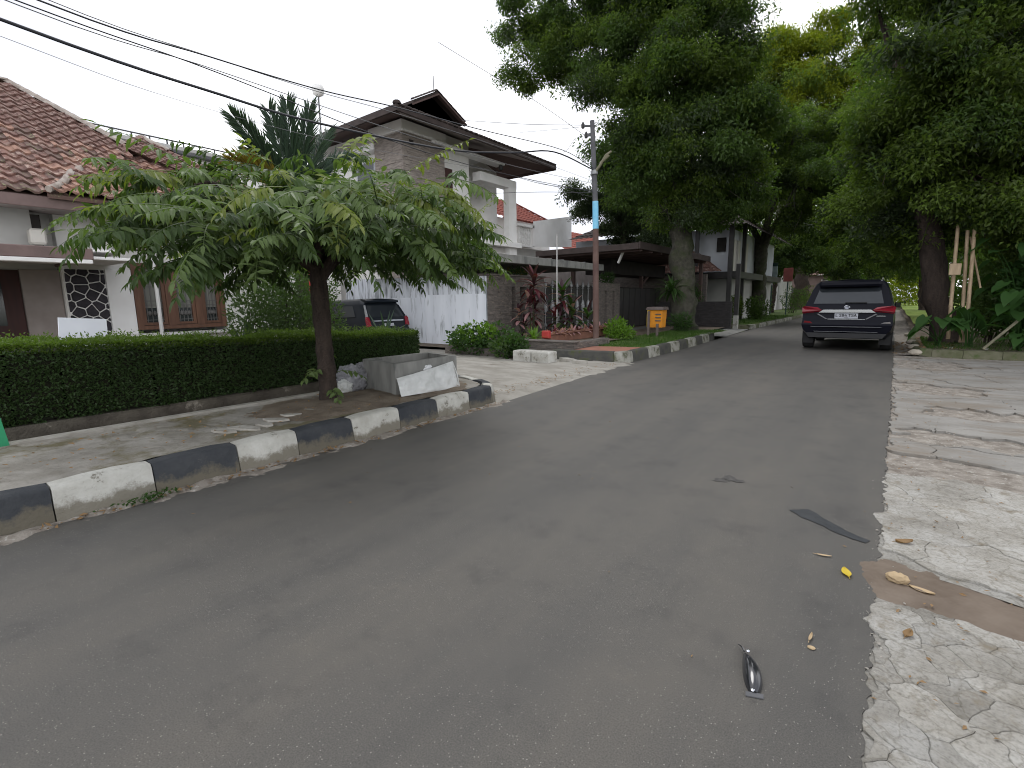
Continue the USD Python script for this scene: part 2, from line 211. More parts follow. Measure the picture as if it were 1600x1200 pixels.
leafM('leaf_palm', (0.036, 0.062, 0.040), (0.062, 0.096, 0.060), (0.105, 0.14, 0.09), trans=0.25)
leafM('leaf_palm_yellow', (0.20, 0.15, 0.03), (0.26, 0.20, 0.05), trans=0.3)
leafM('leaf_red', (0.085, 0.014, 0.020), (0.16, 0.026, 0.034), (0.30, 0.12, 0.12), trans=0.3)
leafM('leaf_pink', (0.36, 0.20, 0.21), (0.45, 0.31, 0.30), (0.50, 0.40, 0.36), trans=0.3)
leafM('leaf_purple', (0.040, 0.016, 0.022), (0.075, 0.030, 0.038), (0.18, 0.13, 0.13), trans=0.25)
leafM('leaf_bush', (0.10, 0.19, 0.02), (0.16, 0.27, 0.03), (0.22, 0.34, 0.05), trans=0.4)
leafM('leaf_ivy', (0.035, 0.075, 0.018), (0.075, 0.125, 0.03), (0.16, 0.20, 0.06), trans=0.35)
leafM('leaf_big', (0.034, 0.082, 0.020), (0.060, 0.120, 0.030), (0.090, 0.150, 0.042), trans=0.35, rough=0.6, spec=0.2)
leafM('leaf_dry', (0.24, 0.15, 0.07), (0.38, 0.27, 0.14), (0.50, 0.40, 0.24), trans=0.15, rough=0.7, tint=(1, 0.9, 0.6))
leafM('leaf_yellow', (0.62, 0.46, 0.04), (0.70, 0.54, 0.06), trans=0.25, rough=0.6, tint=(1, 0.9, 0.5))
leafM('leaf_tan', (0.44, 0.33, 0.20), (0.55, 0.43, 0.28), trans=0.1, rough=0.8, tint=(1, 0.9, 0.6))
leafM('grass', (0.045, 0.095, 0.014), (0.085, 0.14, 0.022), (0.14, 0.19, 0.04), trans=0.35)

# ------------------------------------------------------------------ helpers: prims
TAKEN = {}
def path_for(parent, name):
    base = str(parent.GetPath()) if parent else '/World'
    k = (base, name); n = TAKEN.get(k, 0); TAKEN[k] = n + 1
    return base + '/' + (name if n == 0 else '%s_%03d' % (name, n))

def tag(o, label=None, cat=None, group=None, kind=None):
    p = o.GetPrim() if hasattr(o, 'GetPrim') else o
    for k, v in (('label', label), ('category', cat), ('group', group), ('kind', kind)):
        if v: p.SetCustomDataByKey(k, v)
    return p

ORIGIN = {}
def thing(name, label, cat, loc=(0, 0, 0), group=None, kind=None):
    x = UsdGeom.Xform.Define(stage, path_for(None, name))
    x.AddTranslateOp().Set(Gf.Vec3d(*map(float, loc)))
    p = tag(x, label, cat, group, kind)
    ORIGIN[str(p.GetPath())] = np.array(loc, float)
    return p

def part(parent, name, mb, mat, smooth=False, label=None, kind=None):
    """One Mesh prim (its points given in the world's metres) under parent."""
    v, f = mb.get() if isinstance(mb, MB) else meshkit.arrays(mb)[:2]
    used, f = np.unique(np.asarray(f), return_inverse=True); v, f = np.asarray(v)[used], f.reshape(-1, 3)
    o = np.zeros(3)
    if parent is not None:
        o = ORIGIN['/'.join(str(parent.GetPath()).split('/')[:3])]
    path = path_for(parent, name)
    m = usdkit.mesh(stage, path, (np.asarray(v) - o, f), MAT[mat], smooth=smooth)
    return tag(m, label, None, None, kind)

def single(name, mb, mat, label, cat, group=None, kind=None, smooth=False):
    """A thing that is one mesh."""
    p = part(None, name, mb, mat, smooth)
    return tag(p, label, cat, group, kind)

def structure(name, mb, mat, smooth=False, label=None):
    p = part(None, name, mb, mat, smooth)
    ORIGIN[str(p.GetPath())] = np.zeros(3)
    return tag(p, label, None, None, 'structure')

# ------------------------------------------------------------------ helpers: shapes
def unit(a):
    a = np.asarray(a, float); return a / np.maximum(np.linalg.norm(a, axis=-1, keepdims=True), 1e-9)

class MB:
    def __init__(s): s.v, s.f, s.n = [], [], 0
    def add(s, v, f):
        v = np.asarray(v, float).reshape(-1, 3); f = np.asarray(f, int)
        if f.size and f.shape[1] == 4: f = np.vstack([f[:, [0, 1, 2]], f[:, [0, 2, 3]]])
        s.v.append(v); s.f.append(f + s.n); s.n += len(v); return s
    def get(s): return np.vstack(s.v), np.vstack(s.f)
    def quad(s, a, b, c, d): return s.add([a, b, c, d], [[0, 1, 2, 3]])
    def poly(s, pts):
        n = len(pts); return s.add(pts, [[0, i, i + 1] for i in range(1, n - 1)])
    def hull(s, pts):
        h = trimesh.convex.convex_hull(np.asarray(pts, float)); return s.add(h.vertices, h.faces)
    def box(s, lo, hi, b=0.0):
        lo, hi = np.minimum(lo, hi), np.maximum(lo, hi)
        lo, hi = np.array(lo, float), np.array(hi, float)
        if b <= 0:
            x0, y0, z0 = lo; x1, y1, z1 = hi
            v = [[x0, y0, z0], [x1, y0, z0], [x1, y1, z0], [x0, y1, z0], [x0, y0, z1], [x1, y0, z1], [x1, y1, z1], [x0, y1, z1]]
            return s.add(v, [[0, 3, 2, 1], [4, 5, 6, 7], [0, 1, 5, 4], [1, 2, 6, 5], [2, 3, 7, 6], [3, 0, 4, 7]])
        b = min(b, (hi - lo).min() * 0.45); c, h = (lo + hi) / 2, (hi - lo) / 2; pts = []
        for k in range(3):
            hh = h - b; hh[k] = h[k]
            pts += [c + hh * np.array(q) for q in np.ndindex(2, 2, 2) for q in [np.array(q) * 2 - 1]]
        return s.hull(pts)
    def prism(s, bottom, top):
        """Side walls and caps between two loops of equal length."""
        n = len(bottom); v = np.vstack([bottom, top])
        f = [[i, (i + 1) % n, n + (i + 1) % n, n + i] for i in range(n)]
        s.add(v, f); s.poly(np.asarray(top)); s.poly(np.asarray(bottom)[::-1]); return s
    def beam(s, a, b, w, h, up=(0, 0, 1)):
        a, b = np.array(a, float), np.array(b, float); d = unit(b - a); u = np.array(up, float)
        if abs(d @ u) > 0.95: u = np.array([1.0, 0, 0])
        sd = unit(np.cross(d, u)); u = np.cross(sd, d)
        q = [sd * w / 2 * i + u * h / 2 * j for i, j in ((-1, -1), (1, -1), (1, 1), (-1, 1))]
        return s.prism([a + x for x in q], [b + x for x in q])
    def tube(s, pts, radii, n=8, cap=True, jitter=0.0, seed=0):
        pts = np.asarray(pts, float); radii = np.broadcast_to(radii, (len(pts),)).astype(float)
        t = unit(np.gradient(pts, axis=0)); u = np.array([1.0, 0, 0]) if abs(t[0][0]) < 0.9 else np.array([0, 1.0, 0]); rings = []
        for i in range(len(pts)):
            u = unit(u - t[i] * (u @ t[i])); w = np.cross(t[i], u); a = np.arange(n) / n * 2 * np.pi
            r = radii[i]
            ring = pts[i] + r * (np.cos(a)[:, None] * u + np.sin(a)[:, None] * w)
            if jitter: ring = pts[i] + (ring - pts[i]) * (1 + jitter * (2 * meshkit.fbm(ring / max(r, 0.02) * 0.8, 3, seed) - 1))[:, None]
            rings.append(ring)
        v = np.vstack(rings); f = [[i * n + j, i * n + (j + 1) % n, (i + 1) * n + (j + 1) % n, (i + 1) * n + j] for i in range(len(pts) - 1) for j in range(n)]
        s.add(v, f)
        if cap: s.poly(rings[0][::-1]); s.poly(rings[-1])
        return s
    def lathe(s, c, prof, n=12):
        c = np.array(c, float); a = np.arange(n) / n * 2 * np.pi
        v = np.vstack([c + np.stack([r * np.cos(a), r * np.sin(a), np.full(n, z)], 1) for r, z in prof]); k = len(prof)
        s.add(v, [[i * n + j, i * n + (j + 1) % n, (i + 1) * n + (j + 1) % n, (i + 1) * n + j] for i in range(k - 1) for j in range(n)])
        return s

def smooth_path(pts, n=8):
    """A Catmull-Rom line through the points."""
    p = np.asarray(pts, float); p = np.vstack([2 * p[0] - p[1], p, 2 * p[-1] - p[-2]]); out = []
    for i in range(1, len(p) - 2):
        for t in np.arange(n) / n:
            out.append(0.5 * (2 * p[i] + (p[i + 1] - p[i - 1]) * t + (2 * p[i - 1] - 5 * p[i] + 4 * p[i + 1] - p[i + 2]) * t**2 + (3 * p[i] - p[i - 1] - 3 * p[i + 1] + p[i + 2]) * t**3))
    return np.array(out + [p[-2]])

def leaves(P, D, N, L, W, fold=0.22, droop=0.0):
    """Two-triangle leaves: base, two folded-up flanks, tip."""
    P, D, N = np.asarray(P, float), unit(D), np.asarray(N, float); n = len(P)
    S = unit(np.cross(D, N)); N = np.cross(S, D)
    L = np.broadcast_to(L, (n,))[:, None]; W = np.broadcast_to(W, (n,))[:, None]
    a = P + D * L * 0.45
    v = np.stack([P, a + S * W / 2 + N * W * fold, a - S * W / 2 + N * W * fold, P + D * L - N * L * droop], 1).reshape(-1, 3)
    k = np.arange(n)[:, None] * 4
    return v, np.vstack([k + [0, 3, 1], k + [0, 2, 3]])

def randdir(n, r=rng): return unit(r.normal(size=(n, 3)))

def grid(x0, x1, y0, y1, nx, ny, z):
    x, y = np.meshgrid(np.linspace(x0, x1, nx + 1), np.linspace(y0, y1, ny + 1), indexing='ij'); zz = z(x, y) if callable(z) else np.full_like(x, z)
    v = np.stack([x, y, zz], -1).reshape(-1, 3); i, j = np.meshgrid(np.arange(nx), np.arange(ny), indexing='ij'); k = (i * (ny + 1) + j).ravel()
    return v, np.stack([k, k + ny + 1, k + ny + 2, k + 1], 1)

def flat_poly(pts, z):
    m = trimesh.creation.triangulate_polygon(Polygon(pts), engine='earcut')
    v = np.column_stack([m[0], np.full(len(m[0]), z) if np.isscalar(z) else z(m[0][:, 0], m[0][:, 1])]); return MB().add(v, m[1])

# ------------------------------------------------------------------ the ground, the road
structure('ground', MB().add(*grid(-400, 400, -200, 700, 8, 9, -0.12)), 'terrain')
ys = np.concatenate([np.arange(-6, 0.4, 0.3), np.arange(0.4, 6, 0.018), np.arange(6, 16, 0.06), np.arange(16, 130, 1.5)])
edge = np.interp(ys, [-6, 1.67, 2.6, 6, 14, 20, 130], [0.02, 0.05, 0.055, 0.088, 0.13, 0.16, 0.3])
nz = meshkit.fbm(np.column_stack([ys * 9, ys * 0, ys * 0]), 4, 3) - 0.5
edge = edge + nz * 0.045 + (meshkit.noise(np.column_stack([ys * 45, ys * 0, ys * 0]), 5) - 0.5) * 0.018
left = np.array([[-4.9, 130], [-4.9, 24], [-4.7, 17], [-4.6, 10.5], [-4.24, 5.4], [-4.24, -6]])
road_mb = flat_poly(np.vstack([np.column_stack([edge, ys]), left]), 0.0)
rb = np.column_stack([edge, ys])
for i in range(len(rb) - 1):
    a, b = rb[i], rb[i + 1]; road_mb.quad((a[0], a[1], 0), (a[0], a[1], -0.05), (b[0], b[1], -0.05), (b[0], b[1], 0))
road = structure('road', road_mb, 'asphalt', label='grey asphalt road with pale stone chips')
# dark tar streak, a faint patch
def ragged(pts, amp, seed, step=0.02):
    out = []
    for a, b in zip(pts, pts[1:] + pts[:1]):
        a, b = np.array(a, float), np.array(b, float); n = max(1, int(np.linalg.norm(b - a) / step))
        out += [a + (b - a) * t for t in np.arange(n) / n]
    out = np.array(out); q = np.column_stack([out * 14, np.zeros(len(out))])
    return out + amp * np.column_stack([meshkit.fbm(q, 3, seed) - 0.5, meshkit.fbm(q, 3, seed + 9) - 0.5]) * 2
part(road, 'tar_streak', flat_poly(ragged([(-0.431, 3.610), (-0.328, 3.682), (-0.217, 3.579), (-0.101, 3.464), (0.027, 3.395), (0.010, 3.345), (-0.128, 3.383), (-0.226, 3.460), (-0.353, 3.530)], 0.018, 4), 0.004), 'tar', label='dark tar streak crossing towards the road edge')
for k, (c, w, h) in enumerate((((-0.956, 3.934), .055, .05), ((-0.899, 4.009), .06, .07), ((-0.832, 3.986), .045, .045))):
    an = np.arange(14) / 14 * 2 * np.pi; rr = np.random.default_rng(k + 5).uniform(.55, 1.2, 14)
    part(road, 'tar_spot', flat_poly([(c[0] + w * q * math.cos(t), c[1] + h * q * math.sin(t)) for q, t in zip(rr, an)], .003 + .0005 * k), 'tar_worn')
# ------------------------------------------------------------------ right side: broken concrete apron, soil strips
structure('apron_soil', MB().add(*grid(-0.1, 9, -4, 15.2, 90, 190, lambda x, y: -0.020 + 0.022 * (meshkit.fbm(np.stack([x * 5, y * 5, x * 0], -1), 4, 2) - 0.5))), 'gravel_soil', smooth=True, label='gravelly soil between the broken slabs')
def road_edge(y): return np.interp(y, ys, edge)
def mud_strip():
    t = np.linspace(0, 1, 90); c = smooth_path([(-.06, 3.06), (.10, 3.00), (.30, 2.93), (.75, 2.80), (2.4, 2.40)], 30); i = np.linspace(0, len(c) - 1, 150); c = np.column_stack([np.interp(i, np.arange(len(c)), c[:, k]) for k in (0, 1)])
    tg = unit(np.gradient(c, axis=0)); nn = np.column_stack([-tg[:, 1], tg[:, 0]]); d = np.linspace(-1.5, 1.5, 46); hw = np.interp(c[:, 0], [-.06, .06, .2, .5, 2.4], [.10, .19, .22, .17, .16])
    P = c[:, None] + nn[:, None] * (d[None] * hw[:, None])[..., None]; q = np.column_stack([P.reshape(-1, 2), np.zeros(P.shape[0] * P.shape[1])])
    z = .0065 - .010 * np.tile(d**2, len(c)) + .014 * (meshkit.fbm(q * 9, 5, 3) - .5) + .004 * (meshkit.fbm(q * 40, 3, 7) - .5)
    z = z - .012 * np.clip((.04 - q[:, 0]) / .08, 0, 1); k = (np.arange(149)[:, None] * 46 + np.arange(45)).ravel()
    return MB().add(np.column_stack([q[:, :2], z]), np.stack([k, k + 46, k + 47, k + 1], 1))
apron = structure('apron', mud_strip(), 'mud', smooth=True, label='damp brown mud strip sunk across the concrete apron')
ORIGIN[str(apron.GetPath())] = np.zeros(3)
def cracked_slab(region, spacing, seed, z, gap, mats, name):
    """Pieces of a shattered slab, every piece a part of the apron."""
    r = np.random.default_rng(seed); x0, y0, x1, y1 = region.bounds
    pts = []
    for _ in range(6000):
        p = r.uniform((x0 - .3, y0 - .3), (x1 + .3, y1 + .3))
        sp = spacing * (0.55 + 0.9 * meshkit.noise(np.array([p[0] * 2, p[1] * 2, 0]), seed))
        if all((p[0] - q[0])**2 + (p[1] - q[1])**2 > sp * sp for q in pts): pts.append(p)
    k = 0
    for cell in voronoi_diagram(MultiPoint(pts)).geoms:
        c = cell.intersection(region)
        for g in getattr(c, 'geoms', [c]):
            if g.geom_type != 'Polygon' or g.area < 0.0008: continue
            g = g.segmentize(0.018 if y1 < 6 else 0.06)
            q = np.array(g.exterior.coords)[:-1]
            w = np.column_stack([q * 22, np.zeros(len(q))])
            w2 = np.column_stack([q * 6, np.zeros(len(q))])
            q = q + 0.016 * np.column_stack([meshkit.fbm(w, 3, seed + 1) - 0.5, meshkit.fbm(w, 3, seed + 2) - 0.5]) * 2 + .075 * np.column_stack([meshkit.fbm(w2, 3, seed + 3) - 0.5, meshkit.fbm(w2, 3, seed + 4) - 0.5]) * 2
            c0 = q.mean(0); d = q - c0; ln = np.linalg.norm(d, axis=1, keepdims=True)
            out = c0 + d * (1 - gap / np.maximum(ln, 0.02)); top = c0 + d * (1 - (gap + 0.0035) / np.maximum(ln, 0.02))
            zt = z + r.uniform(-0.0015, 0.0015); sl = r.normal(0, 0.006, 2)
            zf = lambda a, o: np.column_stack([a, zt + o + (a - c0) @ sl])
            mb = MB(); n = len(q); v = np.vstack([zf(out, -0.03), zf(out, -0.003), zf(top, 0)])
            mb.add(v, [[s * n + i, s * n + (i + 1) % n, (s + 1) * n + (i + 1) % n, (s + 1) * n + i] for s in (0, 1) for i in range(n)])
            try: tv, tf = trimesh.creation.triangulate_polygon(Polygon(top), engine='earcut')
            except Exception: continue
            mb.add(np.column_stack([tv, zt + (tv - c0) @ sl]), tf)
            part(apron, name, mb, mats[r.integers(len(mats))]); k += 1
    return k
ye = np.arange(-1.5, 2.79, 0.03)
near = Polygon(np.vstack([np.column_stack([road_edge(ye) + 0.006, ye]), [[0.4, 2.76], [0.75, 2.66], [1.9, 2.38], [1.9, -1.5]]]))
part(apron, 'crack_fill', flat_poly([(-.12, -1.5), (1.9, -1.5), (1.9, 2.38), (.75, 2.70), (.4, 2.80), (-.12, 2.84)], -0.005), 'concrete_old_b')
cracked_slab(near.buffer(0), 0.105, 5, 0.004, 0.0006, ['concrete_old', 'concrete_old_b', 'concrete_old_c'], 'concrete_piece')
ye = np.arange(3.34, 4.86, 0.03)
mid = Polygon(np.vstack([np.column_stack([road_edge(ye) + 0.006, ye]), [[0.5, 4.93], [1.4, 4.75], [3.0, 4.3], [3.0, 2.9], [1.5, 2.88], [0.75, 3.04], [0.4, 3.16]]]))
cracked_slab(mid.buffer(0), 0.45, 8, 0.006, 0.0012, ['concrete_old', 'concrete_old_c'], 'concrete_piece')
part(apron, 'crack_fill', flat_poly([(-.12, 3.2), (.4, 3.1), (.75, 2.99), (1.5, 2.83), (3.0, 2.85), (3.0, 4.3), (1.4, 4.72), (.5, 4.90), (-.12, 4.86)], -0.005), 'concrete_old_b')
ye = np.arange(5.6, 14.2, 0.05)
far_slab = Polygon(np.vstack([np.column_stack([road_edge(ye) + 0.03, ye]), [[3, 14.9], [9, 14.9], [9, 4.9], [3.2, 4.6], [1.6, 5.4], [0.8, 5.5]]])).buffer(0)
holes = [Polygon(ragged(q, 0.25, s, 0.1)).buffer(0) for q, s in (([(0.1, 6.2), (1.1, 6.0), (1.2, 6.5), (0.2, 6.7)], 31), ([(0.3, 7.6), (1.5, 7.5), (1.9, 8.2), (0.6, 8.2)], 33), ([(0.1, 9.4), (1.0, 9.2), (1.3, 10.0), (0.1, 10.3)], 35), ([(0.1, 12.4), (1.2, 12.3), (1.4, 13.6), (0.1, 14.2)], 37))]
cracked_slab(far_slab.difference(unary_union(holes)), 0.95, 12, 0.004, 0.006, ['concrete_far'], 'concrete_piece')
# crumbs of concrete and grit along the road edge
mb = MB(); r_ = np.random.default_rng(3)
for i in range(260):
    y = 0.8 + 13 * r_.random()**1.8; x = road_edge(y) + r_.normal(0.03, 0.05) + (0.5 * r_.random() if 4.9 < y else 0)
    s = r_.uniform(0.002, 0.006) * (1 + y / 6); ico = randdir(8, r_) * s * np.array([1, 1, 0.6]) + [x, y, s * 0.4]
    mb.hull(ico)
single('grit', mb, 'crumb', 'pale grit and concrete crumbs scattered along the road edge', 'grit', kind='stuff')

# right kerb (across the end of the apron), island behind it
def block_path(parent, pts, bounds, mats, prof, name='kerb_block', labels=None):
    """Kerb stones along a path: pts 2-D with the street on the right hand; prof (offset to the left, height)."""
    P = np.asarray(pts, float); seg = np.linalg.norm(np.diff(P, axis=0), axis=1); S = np.concatenate([[0], np.cumsum(seg)])
    for k in range(len(bounds) - 1):
        a, b = bounds[k] + 0.004, bounds[k + 1] - 0.004
        ss = np.unique(np.concatenate([[a], [s for s in S if a < s < b], np.linspace(a, b, max(2, int((b - a) / 0.12))), [b]]))
        c = np.column_stack([np.interp(ss, S, P[:, 0]), np.interp(ss, S, P[:, 1])])
        t = unit(np.column_stack([np.interp(ss + .05, S, P[:, 0]) - np.interp(ss - .05, S, P[:, 0]), np.interp(ss + .05, S, P[:, 1]) - np.interp(ss - .05, S, P[:, 1])]))
        nrm = np.column_stack([-t[:, 1], t[:, 0]]); rings = []
        for i in range(len(ss)):
            o = 0.012 if i in (0, len(ss) - 1) else 0.0
            ring = np.array([[*(c[i] + nrm[i] * (d + (o if d < 0.06 else 0))), h - (o if h > 0.1 else 0)] for d, h in prof])
            ring += 0.011 * (meshkit.fbm(ring * 9, 3, 5)[:, None] - 0.5) * np.array([1, 1, 0.6])
            rings.append(ring)
        n = len(prof); mb = MB()
        mb.add(np.vstack(rings), [[i * n + j, i * n + j + 1, (i + 1) * n + j + 1, (i + 1) * n + j] for i in range(len(rings) - 1) for j in range(n - 1)])
        mb.poly(rings[0]); mb.poly(rings[-1][::-1])
        part(parent, name, mb, mats[k % len(mats)], smooth=50)
kerb_prof = [(0.0, -0.05), (0.018, 0.12), (0.035, 0.225), (0.065, 0.25), (0.17, 0.255), (0.19, 0.2)]
def structure_root(name, label=None):
    x = UsdGeom.Xform.Define(stage, path_for(None, name)); p = tag(x, label, None, None, 'structure'); ORIGIN[str(p.GetPath())] = np.zeros(3); return p
rk = structure_root('mossy_kerb', 'mossy kerb with flaking white marks at the end of the apron')
rpts = [(9.5, 15.6), (2.4, 15.05), (1.15, 14.95), (0.62, 15.1), (0.5, 15.7), (0.5, 17), (0.55, 26), (0.6, 60)]
L0 = np.concatenate([[0], np.cumsum(np.linalg.norm(np.diff(np.array(rpts), axis=0), axis=1))])
low_prof = [(0.0, -0.05), (0.01, 0.1), (0.02, 0.15), (0.04, 0.17), (0.16, 0.17), (0.18, 0.1)]
bb = [0, 1.6, 3.2, 4.8, 6.3, 7.5, 8.15, 8.7, 9.6, 11, 13, 16]
rpts_r = rpts
block_path(rk, [(x, y) for x, y in rpts][::1], bb, ['kerb_moss'], [(-d, h) for d, h in low_prof])
for x0, y0 in ((1.177, 15.586), (1.806, 15.763)):
    part(rk, 'paint_mark', flat_poly(ragged([(x0 - .07, y0), (x0 + .05, y0), (x0 + .06, y0 + .12), (x0 - .02, y0 + .13)], 0.06, int(x0 * 100)), 0.18).add(*[MB().prism([(x0 - .04, y0 - .10, -.03), (x0 + .03, y0 - .10, -.03), (x0 + .05, y0 - .02, -.03), (x0 - .05, y0 - .02, -.03)], [(x0 - .03, y0 - .085, .178), (x0 + .06, y0 - .085, .178), (x0 + .06, y0, .178), (x0 - .05, y0, .178)]).get()[i] for i in (0, 1)]), 'kerb_white', label='flaking white paint mark on the mossy kerb')
structure('shoulder', MB().add(*grid(0.05, .75, 15.05, 62, 8, 200, lambda x, y: -.012 + .06 * np.clip(x - .1, 0, .5) + 0.05 * (meshkit.fbm(np.stack([x * 4, y * 2, x * 0], -1), 3, 4) - 0.5))), 'gravel_soil', smooth=True, label='soil shoulder beside the parked car')
structure('island', MB().add(*grid(0.66, 14, 15.2, 62, 40, 120, lambda x, y: 0.13 + 0.10 * (meshkit.fbm(np.stack([x * .9, y * .9, x * 0], -1), 3, 4) - 0.3))), 'soil', smooth=True, label='bare soil island under the right-hand trees')
structure('park_lawn', MB().add(*grid(0.8, 30, 27, 110, 12, 30, lambda x, y: 0.26 + 0.05 * np.sin(x + y * .4))), 'lawn_far', smooth=True, label='bright lawn far behind the parked car')

# ------------------------------------------------------------------ left side: kerb, pavement, drain
kerb = structure_root('kerb', 'kerb of black and white painted blocks')
kp = [(-4.25, -1.0), (-4.25, 4.95), (-4.28, 5.2), (-4.38, 5.42), (-4.56, 5.58), (-4.8, 5.70), (-5.3, 5.84), (-5.8, 5.95)]
block_path(kerb, kp, [0, 1.07, 1.66, 2.23, 2.84, 3.37, 3.97, 4.58, 5.17, 5.75, 6.35, 6.62, 7.05, 7.5, 8.05], ['kerb_paint_white', 'kerb_paint_black'], kerb_prof)
pv = np.array([(-4.42, -1.5), (-4.42, 4.95), (-4.46, 5.12), (-4.55, 5.27), (-4.7, 5.4), (-4.95, 5.5), (-5.75, 5.7), (-5.72, 3.0), (-5.86, 0.0), (-5.9, -1.5)])
gx, gf = grid(-5.95, -4.4, -1.5, 5.75, 62, 280, lambda x, y: 0.247 + 0.03 * (meshkit.fbm(np.stack([x * 3, y * 3, x * 0], -1), 5, 8) - 0.5) + 0.02 * (np.abs(meshkit.fbm(np.stack([x * 2.2 + 9, y * 2.2, x * 0], -1), 4, 18) - 0.5) < 0.012) * -1)
poly = Polygon(pv); cen = gx[gf].mean(1)
import shapely
keep = shapely.contains_xy(poly, cen[:, 0], cen[:, 1])
pmb = MB().add(gx, gf[keep])
for a, b in zip(pv[5:], pv[6:]):
    pmb.quad((a[0], a[1], .26), (b[0], b[1], .26), (b[0], b[1], -.2), (a[0], a[1], -.2))
pavement = structure('pavement', pmb, 'pavement', smooth=True, label='worn concrete pavement with mossy soil patches')
def broken_piece(parent, c, w, h, ang, z, seed, mat='pavement_piece', th=0.035):
    r = np.random.default_rng(seed); n = 6; a = np.sort((np.arange(n) + r.uniform(-.38, .38, n)) / n * 2 * np.pi)
    q = np.column_stack([np.cos(a) * w, np.sin(a) * h]) * r.uniform(0.75, 1.15, (n, 1)); ca, sa = math.cos(ang), math.sin(ang)
    q = q @ np.array([[ca, sa], [-sa, ca]]) + c[:2]; t = r.normal(0, .05, 2)
    zz = z + (q - np.array(c[:2])) @ t
    part(parent, 'broken_slab', MB().prism(np.column_stack([q, zz - th]), np.column_stack([q * .97 + np.array(c[:2]) * .03, zz])), mat)
for i, (px, w, h, a) in enumerate([((-4.816, 2.452), .16, .075, .5), ((-4.902, 2.669), .12, .06, .6), ((-4.726, 2.291), .11, .06, .2), ((-4.977, 2.880), .08, .05, .9), ((-4.714, 2.122), .20, .07, .5), ((-4.791, 1.957), .12, .06, .5)]):
    broken_piece(pavement, px, w, h, a, 0.272, 40 + i, th=.02)
def tree_soil():
    v, f = grid(-5.74, -4.42, 2.2, 5.45, 60, 130, lambda x, y: .253 + .032 * (1 - ((x + 5.1) / .62)**2 - np.maximum(0, np.abs(y - 3.9) / 1.35)**4) + .05 * (meshkit.fbm(np.stack([x * 5, y * 5, x * 0], -1), 5, 41) - .52))
    return MB().add(v, f[v[f][:, :, 2].max(1) > .236])
part(pavement, 'tree_soil', tree_soil(), 'soil', smooth=True, label='bare soil patch round the small tree')
gv, gf2 = grid(-4.27, -4.02, -1.4, 5.5, 16, 420, lambda x, y: .016 - .16 * (x + 4.26) + .05 * (meshkit.fbm(np.stack([x * 14, y * 9, x * 0], -1), 5, 51) - .5))
part(kerb, 'gutter_dirt', MB().add(gv, gf2[gv[gf2][:, :, 2].max(1) > -.006]), 'gravel_soil', smooth=True, label='dirt gathered in the gutter')
# back strip of the pavement, open drain, low wall under the hedge
part(pavement, 'edge_strip', MB().prism([(-5.99, -1.5, -.1), (-5.87, -1.5, -.1), (-5.74, 5.6, -.1), (-5.84, 5.6, -.1)], [(-5.99, -1.5, .272), (-5.88, -1.5, .272), (-5.76, 5.6, .272), (-5.84, 5.6, .272)]), 'pavement_piece', label='pale concrete strip along the drain')
structure('drain', MB().quad((-6.6, -2, -.08), (-5.8, -2, -.08), (-5.8, 6.0, -.08), (-6.6, 6.0, -.08)), 'drain', label='dark open drain under the hedge')
single('low_wall', MB().box((-7.5, -2, -.2), (-6.42, 5.95, .30), .02), 'drain', 'crumbling low wall under the long hedge beside the drain', 'wall')
lm = MB().add(*grid(-60, -7.45, -4, 6.0, 30, 6, 0.2))
structure('garden', lm, 'soil', label='garden soil of the house on the left')
structure('yard', MB().add(*grid(-60, -5.9, 10.35, 24, 30, 8, 0.10)), 'soil', label='soil of the planted strip before the gate wall')
# driveway
dmb = MB().add(*grid(-13.5, -4.05, 5.2, 10.4, 120, 70, lambda x, y: np.interp(x, [-13.5, -9, -5.2, -4.6, -4.05], [0.01, 0.03, 0.03, 0.012, -0.03]) + 0.035 * (meshkit.fbm(np.stack([x * 2.0, y * 3.2, x * 0], -1), 4, 6) - 0.5) - 0.02 * (np.abs(meshkit.fbm(np.stack([x * 1.2 + 4, y * 2.1, x * 0], -1), 4, 28) - 0.5) < 0.014)))
v, f = dmb.get(); c = v[f].mean(1)
okp = Polygon([(-4.05, 5.2), (-4.05, 10.35), (-13.5, 10.4), (-13.5, 5.9), (-5.9, 5.9), (-5.3, 5.8), (-4.8, 5.68), (-4.5, 5.5), (-4.35, 5.2)])
structure('driveway', MB().add(v, f[shapely.contains_xy(okp, c[:, 0], c[:, 1])]), 'driveway', smooth=True, label='pale cracked concrete driveway crossing the pavement')

# kerb beyond the driveway, planted verge, brick paving
kerb2 = structure_root('verge_kerb', 'black and white kerb round the grass verge')
k2 = [(-6.35, 9.98), (-4.85, 10.18), (-4.66, 10.28), (-4.58, 10.5), (-4.55, 11.5), (-4.55, 13), (-4.60, 15.2), (-4.72, 17.5), (-4.9, 19.0), (-5.3, 19.6), (-5.9, 19.9)]
block_path(kerb2, k2, [0, 1.52, 2.15, 3.0, 3.75, 4.55, 5.3, 6.1, 6.9, 7.7, 8.6, 9.5], ['kerb_worn_dark', 'kerb_worn'], kerb_prof)
structure('brick_paving', flat_poly([(-6.3, 10.15), (-4.85, 10.36), (-4.76, 10.6), (-4.74, 11.6), (-6.1, 11.3)], 0.245), 'terracotta', label='terracotta paving behind the kerb corner')
structure('verge', MB().add(*grid(-6.6, -4.72, 11.25, 19.4, 20, 80, lambda x, y: 0.225 + 0.06 * (meshkit.fbm(np.stack([x * 2, y * 2, x * 0], -1), 3, 3) - 0.4))), 'lawn', smooth=True, label='mossy grass verge under the first big tree')
structure('garage_drive', MB().quad((-9.4, 19.5, .115), (-4.75, 19.2, .01), (-5.0, 24.2, .01), (-9.4, 24.2, .115)), 'concrete_grey', label='grey concrete drive to the dark garage')
